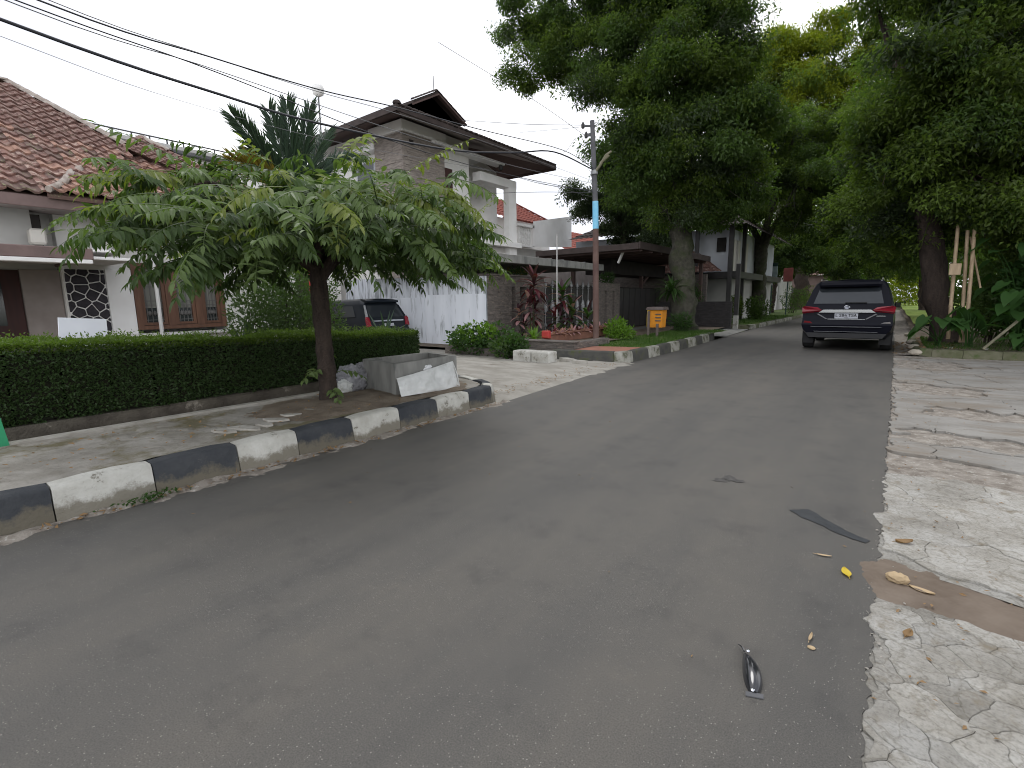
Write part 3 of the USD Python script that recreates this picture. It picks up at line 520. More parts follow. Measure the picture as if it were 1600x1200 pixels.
kerb3 = structure_root('far_kerb', 'mossy far kerb with white block ends')
block_path(kerb3, [(-6.2, 24.6), (-5.2, 24.9), (-5.0, 25.6), (-4.95, 30), (-4.9, 40), (-4.9, 60)], [0, 1.2, 1.9, 2.6, 4.2, 4.6, 6.5, 6.9, 9, 9.4, 12, 16, 22, 30], ['kerb_moss', 'kerb_worn'], low_prof)
structure('far_verge', MB().add(*grid(-9, -5.05, 24.9, 90, 8, 60, lambda x, y: 0.16 + 0.05 * np.sin(y * 2.1 + x))), 'lawn', smooth=True, label='grass strip beyond the garage drive')
structure('far_lot', MB().quad((-60, 24, .12), (-9, 24, .12), (-9, 120, .12), (-60, 120, .12)), 'soil')

def blades(n, sample, h, mat, name, label, seed, lean=0.5):
    r = np.random.default_rng(seed); P = sample(r, n)
    D = unit(np.column_stack([r.normal(0, lean, n), r.normal(0, lean, n), np.ones(n)])); N = randdir(n, r)
    mb = MB().add(*leaves(P, D, N, h * r.uniform(.5, 1.4, n), 0.009 * r.uniform(.7, 1.5, n), fold=0.1))
    return single(name, mb, mat, label, 'grass', kind='stuff')
blades(9000, lambda r, n: np.column_stack([r.uniform(-6.4, -4.75, n), r.uniform(11.5, 19.3, n), np.full(n, .22)]), .07, 'grass', 'grass', 'short green grass on the verge behind the kerb', 1)
blades(5000, lambda r, n: np.column_stack([r.uniform(-7.5, -5.1, n), r.uniform(25, 38, n), np.full(n, .17)]), .12, 'grass', 'grass', 'grass on the far strip beyond the drive', 2)
blades(4000, lambda r, n: np.column_stack([0.75 + 4 * r.random(n)**1.5, r.uniform(15.2, 19, n), np.full(n, .15)]), .10, 'grass', 'grass', 'weedy grass on the soil island at the right', 3)

# ------------------------------------------------------------------ house on the left: tiled roof, porch, window
FX = -12.0
hs = thing('tiled_house', 'low house with brown clay-tile hip roof behind the long hedge', 'house', (FX, 3.5, 0.2))
wl = MB()
wl.box((FX - 6, -2.5, .1), (FX - .25, 2.48, 3.4)); wl.box((FX - 6, 2.481, .1), (FX, 3.515, 3.4))
wl.box((FX - 6, 3.516, .1), (FX, 5.20, .86)); wl.box((FX - 6, 3.516, 2.25), (FX, 5.20, 3.4)); wl.box((FX - 6, 5.201, .1), (FX, 7.2, 3.4))
wl.box((FX - 6, 3.517, .86), (FX - .6, 5.199, 2.25))
part(hs, 'wall', wl, 'wall_white')
part(hs, 'entrance_wall', MB().box((FX - .249, 1.95, .1), (FX - .1, 2.47, 2.06)), 'soffit', label='wall beside the porch door, the porch shade painted in as grey')  # greyer than the house wall: shade under the porch painted into the colour
d = part(hs, 'door', MB().box((FX - .248, .6, .2), (FX - .17, 1.94, 2.05)), 'door_wood', label='dark brown porch door')
part(d, 'glass', MB().box((FX - .169, .9, 1.1), (FX - .160, 1.70, 1.85)), 'pane')
# porch: deep slab with brown fascia, pale drip edge, stepped end
part(hs, 'porch_roof', MB().box((FX - .2, -2.4, 2.16), (-10.05, 2.42, 2.26), .01), 'wall_white')
part(hs, 'porch_fascia', MB().box((-10.049, -2.5, 2.12), (-9.98, 2.48, 2.29), .012).box((FX - .1, 2.421, 2.12), (-10.05, 2.479, 2.29), .01), 'fascia')
part(hs, 'drip_edge', MB().box((-10.12, -2.45, 2.055), (-9.96, 2.46, 2.118), .01), 'wall_white')
for k in range(2):
    part(hs, 'canopy_slat', MB().box((FX + .01, 2.5 + .06, 2.17 + .17 * k), (-10.6 - .5 * k, 3.2, 2.22 + .17 * k), .008), 'wall_white')
part(hs, 'upper_wall', MB().box((FX - .2, -2.4, 2.262), (-11.7, 2.129, 3.2)), 'wall_grey')
sp = part(hs, 'wall_box', MB().box((-11.500, 2.015, 2.677), (-11.250, 2.220, 2.427), .03), 'wall_cream', label='beige box standing on the porch roof')
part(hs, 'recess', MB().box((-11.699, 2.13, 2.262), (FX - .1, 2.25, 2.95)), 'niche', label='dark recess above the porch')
# panel of dark river stones in white mortar
y0, y1, z0, z1 = 2.50, 3.10, 0.35, 2.09
part(hs, 'stone_panel', MB().box((FX, y0, z0), (FX + .03, y1, z1)), 'mortar_white')
panel = hs.GetChild('stone_panel')
r = np.random.default_rng(12); pts = []
for _ in range(3000):
    p = r.uniform((y0 - .1, z0 - .1), (y1 + .1, z1 + .1))
    if all((p[0] - q[0])**2 + ((p[1] - q[1]) * 1.15)**2 > .152**2 for q in pts): pts.append(p)
for cell in voronoi_diagram(MultiPoint(pts)).geoms:
    g = cell.intersection(sbox(y0, z0, y1, z1)).buffer(-.020).buffer(.012)
    if g.is_empty or g.geom_type != 'Polygon' or g.area < .0012: continue
    q = np.array(g.simplify(.006).exterior.coords)[:-1]; c0 = q.mean(0); n = len(q)
    ring = lambda s, x: np.column_stack([np.full(n, FX + x), c0 + (q - c0) * s])
    mb = MB().add(np.vstack([ring(1, .02), ring(1, .04), ring(.82, .055)]), [[a * n + i, a * n + (i + 1) % n, (a + 1) * n + (i + 1) % n, (a + 1) * n + i] for a in (0, 1) for i in range(n)])
    mb.poly(ring(.82, .055)); part(panel, 'stone', mb, 'river_stone', smooth=50)
# window: brown frame, three lights, panes, curtains, grilles
win = part(hs, 'window', (lambda m: [m.box((FX - .08, 3.52, .93), (FX + .05, 3.62, 2.24)), m.box((FX - .08, 4.06, 1.01), (FX + .055, 4.20, 2.14)), m.box((FX - .08, 4.60, 1.01), (FX + .055, 4.74, 2.14)), m.box((FX - .08, 5.10, .93), (FX + .05, 5.20, 2.24)), m.box((FX - .08, 3.62, .93), (FX + .048, 5.10, 1.01)), m.box((FX - .08, 3.62, 2.14), (FX + .048, 5.10, 2.24)), m][-1])(MB()), 'window_frame')
for a, b in ((3.62, 4.06), (4.20, 4.60), (4.74, 5.10)):
    part(win, 'pane', MB().box((FX - .03, a, 1.01), (FX - .022, b, 2.14)), 'car_glass' if False else 'pane')
    cu = MB(); ysn = np.linspace(a + .02, b - .02, 24)
    for i in range(23):
        x = [FX - .018 + .0 * math.sin(t * 60) for t in (ysn[i], ysn[i + 1])]
    fr = MB()
    for t in (a + .035, b - .035): fr.box((FX - .02, t - .03, 1.02), (FX + .03, t + .03, 2.13))
    fr.box((FX - .02, a + .066, 1.02), (FX + .03, b - .066, 1.07))
    part(win, 'sash', fr, 'window_frame')
    part(win, 'curtain', MB().box((FX - .020, a + .06, 1.36), (FX - .016, b - .06, 2.13)), 'curtain')
    g = MB()
    for t in np.linspace(a + .09, b - .09, 4): g.box((FX + .012, t - .005, 1.05), (FX + .022, t + .005, 2.1))
    for z in (1.12, 1.42, 1.50, 1.78): g.box((FX + .023, a + .06, z - .005), (FX + .031, b - .06, z + .005))
    for t in np.linspace(a + .13, b - .13, 3): g.lathe((FX + .017, t, 0), [(0.0, 1.2), (.03, 1.23), (.03, 1.28), (0, 1.31)], 6)
    part(win, 'grille', g, 'grille')
part(hs, 'sill', MB().box((FX + .001, 3.12, .80), (FX + .16, 7.15, .86), .01), 'wall_white')
part(hs, 'white_pier', MB().box((FX + .001, 3.105, .861), (FX + .05, 3.51, 2.10), .005), 'trim_white', label='white plaster strip between stones and window')
part(hs, 'white_pier', MB().box((FX + .001, 5.205, .861), (FX + .05, 6.3, 2.3), .005), 'wall_white')
dp = (-11.600, 3.796, 1.501)
part(hs, 'downpipe', MB().tube([(-11.6, dp[1], .3), (-11.6, dp[1], 2.9)], .035, 8), 'wall_white')
vt = (-12.000, 3.720, 2.579)
v_ = part(hs, 'vent', MB().box((FX + .001, vt[1] - .22, vt[2] - .10), (FX + .03, vt[1] + .22, vt[2] + .10)), 'niche')
for k in range(3): part(v_, 'slat', MB().box((FX + .03, vt[1] - .22, vt[2] - .075 + .06 * k), (FX + .05, vt[1] + .22, vt[2] - .05 + .06 * k)), 'wall_cream')
# eaves
part(hs, 'soffit', MB().box((FX, -2.5, 3.02), (-11.06, 7.4, 3.07)), 'soffit')
part(hs, 'eave_fascia', MB().box((-11.05, -2.6, 2.98), (-11.0, 7.5, 3.16), .01), 'fascia')

TILE_W, TILE_L, TILE_E = 0.215, 0.36, 0.27
def tile_mesh(o, eu, ev, n, r, lift):
    """An S-shaped clay tile lying on the slope: crest and trough across, lip at the lower edge."""
    a = np.linspace(0, 1, 6); prof = .028 * np.sin(a * 2 * np.pi + .4) + .030
    rows = []
    for v_, hgt in ((0, lift), (0, lift + .018), (TILE_L, 0.0)):
        rows.append(o + eu * ((a - .5) * TILE_W * 1.08)[:, None] + ev * v_ + n * (prof * (.96 if v_ else 1) + hgt - (.02 if (v_ == 0 and hgt == lift) else 0))[:, None])
    v = np.vstack(rows); f = [[i * 6 + j, i * 6 + j + 1, (i + 1) * 6 + j + 1, (i + 1) * 6 + j] for i in range(2) for j in range(5)]
    return v, f
def tiled(parent, p0, eu, ev, poly, mats, limit, seed, order):
    """Tiles over the polygon (u, v) of a roof plane; the nearest are parts, the rest one part."""
    eu, ev = unit(eu), unit(ev); n = np.cross(eu, ev); n = n if n[2] > 0 else -n; r = np.random.default_rng(seed)
    P = Polygon(poly); x0, y0, x1, y1 = P.bounds; cells = []
    for j in range(int((y1 - y0) / TILE_E) + 1):
        for i in range(int((x1 - x0) / TILE_W) + 2):
            u, v = x0 + (i + .5) * TILE_W, y0 + j * TILE_E
            if P.contains(Polygon([(u - .01, v + .12), (u + .01, v + .12), (u, v + .16)])): cells.append((u, v))
    cells.sort(key=order); rest = MB()
    base = np.array([np.asarray(p0) + eu * a + ev * b - n * .03 for a, b in P.exterior.coords[:-1]])
    roof = part(parent, 'roof', MB().prism(base - n * .06, base), 'tile_d')
    for k, (u, v) in enumerate(cells):
        e2 = unit(eu + ev * r.normal(0, .018)); v2 = unit(ev + eu * r.normal(0, .018))
        m = tile_mesh(np.asarray(p0) + eu * (u + r.normal(0, .006)) + ev * (v + r.normal(0, .008)), e2, v2, n, r, .022 + r.uniform(0, .012))
        if k < limit: part(roof, 'tile', MB().add(*m), mats[r.choice(len(mats), p=PT)])
        else: rest.add(*m)
    if rest.n: part(roof, 'tile_field', rest, 'tile_b', kind='stuff')
    return roof
PT = [.36, .30, .20, .14]
A1 = math.atan2(6.29 - 3.15, 5.0)
E1, V1 = np.array([-11.0, 0, 3.17]), np.array([-math.cos(A1), 0, math.sin(A1)])
apx = (-15.929, 2.896, 6.265); hpt = (-13.561, 4.217, 4.778)
uv = lambda p: (p[1], float((np.array(p) - E1) @ V1))
va, vb = (-11.089, 2.284, 3.226), (-13.438, 4.083, 4.701)
tiled(hs, E1, (0, 1, 0), V1, [(-.6, 0), (va[1] + .25, 0), (uv(vb)[0] + .15, uv(vb)[1]), uv(hpt), uv(apx), (-.6, uv(apx)[1])], ['tile_a', 'tile_b', 'tile_c', 'tile_d'], 215, 3, lambda c: -c[0] if c[0] < 1.2 else 0)
A2 = math.radians(27); E2, V2 = np.array([-10.9, 0, 3.16]), np.array([-math.cos(A2), 0, math.sin(A2)])
uv2 = lambda p: (p[1], float((np.array(p) - E2) @ V2))
p2 = [(-10.968, 2.250, 3.195), (-14.231, 4.272, 4.857), (-15.567, 5.193, 5.538), (-14.750, 5.492, 5.122)]
tiled(hs, E2 + [0, 0, .05], (0, 1, 0), V2, [(uv2(p2[0])[0], 0), uv2(p2[0]), uv2(p2[1]), uv2(p2[2]), uv2(p2[3]), (6.8, 1.0), (7.3, 0)], ['tile_a', 'tile_c', 'tile_c', 'tile_b'], 80, 4, lambda c: c[0] > 4.7)  # paler tile mix: the stronger light on this slope is put into the colour
# other slopes of the hip roof, ridge and hip capping
back = MB(); ax, hp = np.array(apx), np.array(hpt)
back.poly([ax, hp, (hp[0] - 3.2, hp[1] + .8, hp[2]), (ax[0] - 3, ax[1], ax[2])]); back.poly([hp, (-11, 7.4, 3.12), (-17, 7.4, 3.12), (hp[0] - 3.2, hp[1] + .8, hp[2])])
back.poly([ax, (ax[0], -2.6, ax[2]), (-21, -2.6, 3.1), (-21, 7, 3.1), (ax[0] - 1, ax[1], ax[2])])
part(hs, 'rear_slope', back, 'tile_d')
def ridge(parent, a, b, n, mat='roof_mortar', w=.13, h=.07):
    a, b = np.array(a), np.array(b)
    for k in range(n):
        p, q = a + (b - a) * (k / n), a + (b - a) * ((k + 1.06) / n)
        d = unit(q - p); sd = unit(np.cross(d, [0, 0, 1])); up = np.cross(sd, d); t = np.linspace(0, np.pi, 6); v = []
        for c, s in ((p, 1.0), (q, .86)): v.append(c + s * (w * np.cos(t)[:, None] * sd + (h * np.sin(t))[:, None] * up))
        part(parent, 'ridge_tile', MB().add(np.vstack(v), [[j, j + 1, 6 + j + 1, 6 + j] for j in range(5)]).poly(v[0]), mat, smooth=60)
ridge(hs, ax + [0, 0, .03], hp + [0, 0, .06], 13); ridge(hs, ax + [0, 0, .03], (ax[0], ax[1] - 2.5, ax[2] + .03), 5)
ridge(hs, np.array(p2[2]) + [0, 0, .07], np.array(p2[3]) + [0, 0, .07], 4); ridge(hs, np.array(p2[1]) + [0, 0, .07], np.array(p2[2]) + [0, 0, .07], 3, 'tile_b')
vm = MB(); a, b = np.array(p2[0]) + [0.1, 0, .06], np.array(p2[1]) + [0, 0, .06]
vm.tube([a + (b - a) * t + np.array([0, .05 * math.sin(t * 17), 0]) for t in np.linspace(0, 1, 14)], [.045 + .03 * (i % 3) / 2 for i in range(14)], 7, jitter=.6)
part(hs, 'valley_mortar', vm, 'roof_mortar', smooth=True, label='pale crumbling mortar along the valley between two slopes')

# rear building with a flat roof edge
rh = thing('flat_roof_house', 'white house with a flat roof edge and gutter behind the tiled roof', 'house', (-18, 8, .2))
part(rh, 'wall', MB().box((-24, 3.5, .1), (-18.2, 12.5, 6.05)), 'wall_white')
part(rh, 'gutter', MB().box((-18.19, 3.4, 6.02), (-17.98, 12.6, 6.12), .02), 'pole_grey')
part(rh, 'roof_edge', MB().box((-24, 3.4, 6.121), (-18.0, 12.6, 6.25), .02), 'wall_grey')
mb = MB().box((-18.05, 3.4, 6.36), (-18.0, 12.6, 6.39))
for y in np.arange(3.5, 12.5, .45): mb.box((-18.045, y, 6.25), (-18.01, y + .035, 6.36))
part(rh, 'rail', mb, 'pole_grey')

# ------------------------------------------------------------------ two-storey house with the stone pier
h2 = thing('two_storey_house', 'two-storey white house with dark hip roof and stone-clad pier', 'house', (-16, 15, .2))
CX, CY = -14.4, 12.82
part(h2, 'pier', MB().box((CX - 1.55, CY, .2), (CX, CY + 2.08, 7.40)), 'slate_light')
def cladding(lo, hi, axis, sign, at, seed, h=(.05, .11), L=(.2, .7), t=(.008, .035)):
    """Split-stone facing: rows of thin slabs standing proud by different amounts; axis 0 faces x, 1 faces y."""
    r = np.random.default_rng(seed); mb = MB(); z = lo[1]
    while z < hi[1] - .02:
        hh = min(r.uniform(*h), hi[1] - z); u = lo[0] - r.uniform(0, .3)
        while u < hi[0]:
            l = r.uniform(*L); a, b = max(u, lo[0]), min(u + l, hi[0]); u += l
            if b - a < .02: continue
            d = r.uniform(*t)
            p, q = (at, at + sign * d)
            if axis == 0: mb.box((p, a + .002, z + .002), (q, b - .002, z + hh - .003))
            else: mb.box((a + .002, p, z + .002), (b - .002, q, z + hh - .003))
        z += hh
    return mb
pier = h2.GetChild('pier')
part(pier, 'stone_facing', cladding((CY, 3.0), (CY + 2.08, 7.40), 0, 1, CX, 5), 'slate_light', kind='stuff')
part(pier, 'stone_facing', cladding((CX - 1.55, 3.0), (CX, 7.40), 1, -1, CY, 6), 'slate_light', kind='stuff')
part(pier, 'vent_hole', MB().box((CX + .036, CY + .28, 7.02), (CX + .05, CY + .48, 7.18)), 'niche')
part(h2, 'cap_beam', MB().box((CX - 1.75, CY - .12, 7.401), (CX + .12, CY + 2.1, 7.76), .015), 'trim_white')
part(h2, 'edge_beam', MB().box((CX - .3, CY + 1.4, 7.30), (CX + .21, CY + 5.7, 7.399), .012), 'trim_white')
part(h2, 'edge_beam', MB().box((-19.5, CY - .05, 7.05), (CX - 1.56, CY + .2, 7.30), .012), 'trim_white')
w2 = MB(); w2.box((-24, CY + .3, .2), (CX - 4.01, CY + 4.69, 7.04)); w2.box((CX - 4.009, CY + .3, .2), (CX - 1.55, CY + 3.69, 7.04)); w2.box((CX - 3.0, CY + 2.081, .2), (CX - .16, CY + 3.7, 7.85)); w2.box((CX - 4.0, CY + 3.701, .2), (CX - 1.9, (-16.300, 20.541, 6.790)[1], 7.95)); w2.box((CX - 4, CY + 4.71, .2), (CX - .3, CY + 6.85, 3.84))
w2.box((-20, CY + .2, 7.05), (CX - 1.56, CY + .6, 7.75))
part(h2, 'wall', w2, 'wall_white')
part(h2, 'ceiling', MB().box((CX - 3, CY + 2.082, 7.29), (CX - .301, CY + 4.6, 7.36)), 'wall_grey')
wn = part(h2, 'window', MB().box((-17.5, CY + .26, 5.2), (-16.3, CY + .299, 6.85)), 'wall_bluegrey'); part(wn, 'pane', MB().box((-17.4, CY + .25, 5.3), (-16.4, CY + .259, 6.75)), 'pane')
part(h2, 'door', MB().box((CX - .159, CY + 2.12, 4.3), (CX - .13, CY + 2.66, 6.62)), 'door_wood', label='dark brown balcony door')
part(h2, 'door', MB().box((CX - 1.898, CY + 3.75, 4.3), (CX - 1.85, CY + 5.2, 5.9)), 'door_wood', label='wide dark opening behind the balcony')
part(h2, 'balcony_beam', MB().box((CX - .5, CY + 4.3, 6.50), (CX - .02, CY + 6.85, 6.86), .01), 'wall_white')
part(h2, 'balcony_post', MB().box((CX - .32, CY + 6.22, 3.4), (CX, CY + 6.80, 6.499), .01), 'wall_white')
part(h2, 'balcony_slab', MB().box((CX - 1.0, CY + 2.0, 3.85), (CX + .15, CY + 7.0, 4.08), .01), 'wall_white')
lampc = (-14.300, 18.278, 7.188)
lp = part(h2, 'wall_lamp', MB().lathe((-14.25, lampc[1], lampc[2]), [(.02, .12), (.09, .08), (.10, -.06), (.06, -.12)], 10), 'black_metal', smooth=40)
NX, NY, EZ = -13.23, 11.61, 7.68
ex, ey, top = -20.5, 21.2, 8.72
def slab(pts, t):
    pts = np.asarray(pts, float); return MB().prism(pts - [0, 0, t], pts)
gA, gB, gC, gD = (-16.9, 15.4, top), (-16.9, 17.4, top), (-17.1, 17.4, top), (-17.1, 15.4, top)
for pts, mt, lab in (([(NX, NY, EZ), (NX, ey, EZ), gB, gA], 'soffit', 'dark hip roof slope facing the street'), ([(ex, NY + .2, EZ), (NX, NY, EZ), gA, gD], 'soffit_wood', None), ([(NX, ey, EZ), (ex, ey, EZ), gC, gB], 'soffit_wood', None), ([(ex, ey, EZ), (ex, NY + .2, EZ), gD, gC], 'soffit_wood', None)):
    rf = part(h2, 'roof', slab(pts, .10), 'roof_dark', label=lab)
    part(rf, 'soffit', slab(np.array(pts, float) * .985 + np.array([-16.9, 16.4, 8.5]) * .015 - [0, 0, .104], .03), mt)
part(h2, 'eave_board', MB().box((NX - .06, NY, EZ - .20), (NX + .02, ey, EZ - .03), .01), 'roof_dark')
part(h2, 'eave_board', MB().beam((ex, NY + .2, EZ - .10), (NX + .02, NY, EZ - .10), .08, .2), 'roof_dark')
part(h2, 'eave_board', MB().beam((NX, ey, EZ - .12), (ex, ey, EZ - .12), .08, .2), 'soffit_wood')
ridge(h2, (NX, NY, EZ + .03), gA, 22, 'roof_dark', .14, .10)
for k in range(34): part(h2, 'eave_tile', MB().box((NX - .3, NY + .1 + k * .28, EZ - .02), (NX + .05, NY + .34 + k * .28, EZ + .05), .02), 'roof_dark')
# gablet on the slope
G = [np.array((-15.200, 15.459, 9.564)), np.array((-15.200, 14.170, 8.870)), np.array((-15.200, 17.088, 8.807))]
for a, b in ((G[0], G[1]), (G[0], G[2])):
    bk = np.array([-2.6, 0, 0]); up = np.array([0, 0, .12]); q = [a + up, b + up, b + bk + up, a + bk + up]
    part(h2, 'gablet_roof', MB().prism([x - [0, 0, .10] for x in q], q), 'roof_dark')
    part(h2, 'barge_board', MB().beam(a + [.02, 0, -.02], b + [.02, 0, -.02], .06, .18, up=(1, 0, 0)), 'soffit_wood'); ridge(h2, b + [-.05, 0, .14], a + [-.05, 0, .14], 6, 'roof_dark', .10, .07)
g0 = [g - [.35, 0, 0] for g in G]; part(h2, 'gablet_wall', MB().poly([g0[0], g0[1], g0[2]]).poly([g0[0], g0[2], g0[1]]), 'soffit_wood')
am = np.array((-16.500, 16.585, 10.179)); single('antenna', MB().tube([am - [0, 0, .5], am + [0, 0, .75]], .018, 5), 'cable_grey', 'thin lightning rod standing on the dark roof ridge', 'antenna')

# white thing on a mast behind the palm: a small dish
dh = (-19.000, 12.632, 9.756)
t_ = thing('satellite_dish', 'small white dish on a thin mast behind the palm', 'dish', (dh[0], dh[1], 5))
part(t_, 'mast', MB().tube([(dh[0], dh[1], 6.0), (dh[0], dh[1], dh[2] - .1)], .03, 6), 'cable_grey')
part(t_, 'dish', MB().lathe((dh[0], dh[1], dh[2]), [(.05, -.22), (.20, -.14), (.24, .05), (.2, .2), (.05, .24)], 12), 'wall_white', smooth=True)

# ------------------------------------------------------------------ stained white boundary wall
bw = thing('boundary_wall', 'white boundary wall streaked with grey stains beside the parked car', 'wall', (-12, 11.3, .1))
part(bw, 'wall', MB().prism([(-16, 11.2, 0), (-9.31, 11.2, 0), (-9.31, 11.4, 0), (-16, 11.4, 0)], [(-16, 11.2, 2.25), (-9.31, 11.2, 2.12), (-9.31, 11.4, 2.12), (-16, 11.4, 2.25)]), 'stained_white')
part(bw, 'panel', MB().box((-13.9, 11.185, .02), (-11.9, 11.199, 1.55)), 'stained_white_low'); part(bw, 'panel', MB().box((-11.87, 11.185, .02), (-9.35, 11.199, 1.62)), 'stained_white_low')

# ------------------------------------------------------------------ gate wall with slate facing, gate, pillar, garage
gw = thing('gate_wall', 'slate-faced gate wall with tall dark niches beside the white wall', 'wall', (-9.4, 12.6, .2))
GX = -9.3
core = MB()
for a, b in ((11.2, 12.35), (12.55, 12.78), (13.12, 14.15)): core.box((GX - .3, a, .1), (GX, b, 1.83))
core.box((GX - .3, 11.2, 1.831), (GX, 14.15, 2.14)); core.box((GX - .3, 12.351, .1), (GX - .2, 13.119, 1.83))
part(gw, 'core', core, 'slate')
fac = MB()
for (a, b), (z0, z1) in (((11.2, 12.35), (.1, 1.83)), ((12.55, 12.78), (.1, 1.83)), ((13.12, 14.15), (.1, 1.83)), ((11.2, 14.15), (1.83, 2.12))):
    q = cladding((a, z0), (b, z1), 0, 1, GX, int(a * 10 + z0 * 7), h=(.035, .075), L=(.18, .5), t=(.005, .035)).get(); fac.add(*q)
part(gw, 'slate_facing', fac, 'slate', kind='stuff')
part(gw, 'niche', MB().box((GX - .199, 12.36, .2), (GX - .19, 12.54, 1.82)), 'niche'); part(gw, 'niche', MB().box((GX - .199, 12.79, .2), (GX - .19, 13.11, 1.82)), 'niche')
part(gw, 'letter_slot', MB().box((GX - .18, 12.82, .3), (GX - .12, 13.05, 1.0), .01), 'slate_dark')
part(gw, 'coping', MB().box((GX - .34, 11.15, 2.141), (GX + .05, 14.2, 2.19), .01), 'slate')
p2_ = thing('gate_pillar', 'olive-brown gate pillar with two slots right of the gate', 'pillar', (-9.45, 19, .2))
for a, b in ((18.1, 18.62), (18.85, 19.35), (19.55, 20.05)): part(p2_, 'pier', MB().box((GX - .4, a, .1), (GX, b, 1.75), .01), 'slate')
part(p2_, 'head', MB().box((GX - .4, 18.1, 1.751), (GX, 20.05, 2.06), .01), 'slate'); part(p2_, 'back', MB().box((GX - .4, 18.11, .1), (GX - .3, 20.04, 1.75)), 'niche')
gt = thing('gate', 'black metal gate with silver finials between slate wall and pillar', 'gate', (-9.45, 16.1, .2))
part(gt, 'sheet', MB().box((GX - .22, 14.16, .2), (GX - .20, 18.09, 1.95)), 'black_metal')
part(gt, 'rail', MB().box((GX - .2, 14.16, .35), (GX - .14, 18.09, .41)), 'black_metal'); part(gt, 'rail', MB().box((GX - .2, 14.16, 1.72), (GX - .14, 18.09, 1.78)), 'black_metal')
for k in range(9):
    y = 14.4 + k * .43
    b = part(gt, 'bar', MB().tube([(GX - .1, y, .25), (GX - .1, y, 1.80)], .016, 6), 'silver_paint')
    part(b, 'finial', MB().lathe((GX - .1, y, 0), [(.016, 1.80), (.055, 1.83), (.02, 1.86), (.06, 1.90), (.045, 1.97), (.0, 2.12)], 8), 'silver_paint', smooth=40)
    part(b, 'ornament', MB().lathe((GX - .1, y, 0), [(.016, .98), (.07, 1.06), (.085, 1.2), (.06, 1.34), (.016, 1.42)], 8), 'silver_paint', smooth=40)
    part(b, 'collar', MB().lathe((GX - .1, y, 0), [(.016, .5), (.055, .54), (.055, .60), (.016, .64)], 8), 'silver_paint')
c1 = thing('gate_canopy', 'flat concrete canopy with mottled edge over the gate', 'canopy', (-11, 14, 2.7))
part(c1, 'slab', MB().box((-14.3, 10.6, 2.50), (-8.85, 17.4, 2.66), .01), 'concrete_grey'); part(c1, 'edge', MB().box((-8.849, 10.6, 2.47), (-8.75, 17.4, 2.70), .01).box((-14, 10.5, 2.47), (-8.75, 10.599, 2.70), .01), 'concrete_grey')
c2 = thing('carport_roof', 'brown carport roof over the dark garage entrance', 'carport', (-9.2, 21, 3.4))
part(c2, 'deck', MB().prism([(-12, 17.7, 3.30), (-7.5, 17.7, 3.36), (-7.5, 26.5, 3.36), (-12, 26.5, 3.30)], [(-12, 17.7, 3.36), (-7.5, 17.7, 3.44), (-7.5, 26.5, 3.44), (-12, 26.5, 3.36)]), 'roof_dark')
part(c2, 'fascia', MB().box((-7.499, 17.65, 3.20), (-7.44, 26.5, 3.46), .01).box((-12, 17.64, 3.20), (-7.5, 17.699, 3.42), .01), 'roof_dark')
for k in range(9): part(c2, 'rafter', MB().box((-12, 17.9 + k * 1.0, 3.14), (-7.5, 18.0 + k * 1.0, 3.299)), 'soffit_wood')
for x, y in ((-11.5, 19.9), (-7.8, 26.2)): part(c2, 'post', MB().box((x - .08, y - .08, .1), (x + .08, y + .08, 3.2), .01), 'soffit_wood')
part(c2, 'lamp_tube', MB().beam((-8.339, 18.300, 3.324), (-8.590, 18.300, 2.790), .12, .06), 'wall_white', label='white tube lamp under the carport edge')
gg = thing('garage', 'dark garage front set back behind the bin', 'garage', (-10, 23, .1))
part(gg, 'gate', MB().box((-9.9, 20.1, .1), (-9.8, 26, 1.95)), 'niche', label='dark sliding gate')
for k in range(9): part(gg, 'gate_panel', MB().box((-9.799, 20.15 + k * .65, .15), (-9.77, 20.75 + k * .65, 1.9), .01), 'black_metal')
part(gg, 'lintel', MB().box((-11, 20.1, 2.5), (-9.75, 26.5, 3.1)), 'niche'); part(gg, 'rear_wall', MB().box((-13.2, 17.6, .1), (-13, 27, 3.3)), 'soffit')
part(gg, 'brace', MB().beam((-9.85, 23.6, 1.9), (-9.85, 23.6, 2.5), .14, .14).beam((-9.85, 23.6, 2.1), (-9.85, 24.4, 2.5), .1, .1), 'soffit_wood')
part(gg, 'side_wall', MB().box((-13, 26.5, .1), (-7.6, 26.7, 2.6)), 'slate')
single('flagpole', MB().tube([(-8.05, 12.96, .3), (-8.05, 12.96, 3.3)], .020, 8), 'wall_grey', 'slim white pole rising from the red-leaved plants', 'pole')
lw = thing('planter_wall', 'low slate-faced planter wall in front of the gate wall', 'wall', (-7.2, 10.4, 0))
part(lw, 'core', MB().box((-8.3, 10.3, -.05), (-5.95, 10.5, .40)).box((-6.149, 10.501, -.05), (-5.95, 12.2, .40)), 'slate')
part(lw, 'facing', MB().add(*cladding((-8.3, -.02), (-5.95, .40), 1, -1, 10.3, 8, h=(.03, .06), L=(.15, .4), t=(.004, .03)).get()).add(*cladding((10.3, .1), (12.2, .40), 0, 1, -5.95, 9, h=(.03, .06), L=(.15, .4), t=(.004, .03)).get()), 'slate', kind='stuff')
part(lw, 'coping', MB().box((-8.3, 10.25, .401), (-5.9, 10.55, .435), .008), 'slate')
structure('planter_soil', MB().quad((-9.3, 10.5, .33), (-6.15, 10.5, .33), (-6.15, 14.5, .25), (-9.3, 14.5, .33)), 'soil')
for a, b, lab in ((-6.98, -6.47, 'left of two low white kerb stones against the planter wall'), (-6.46, -5.96, 'right of two low white kerb stones, grey marks on its face')):
    k_ = single('kerb_stone', MB().box((a + .01, 9.26, -.03), (b, 9.62, .27), .025), 'kerb_white', lab, 'kerb stone')
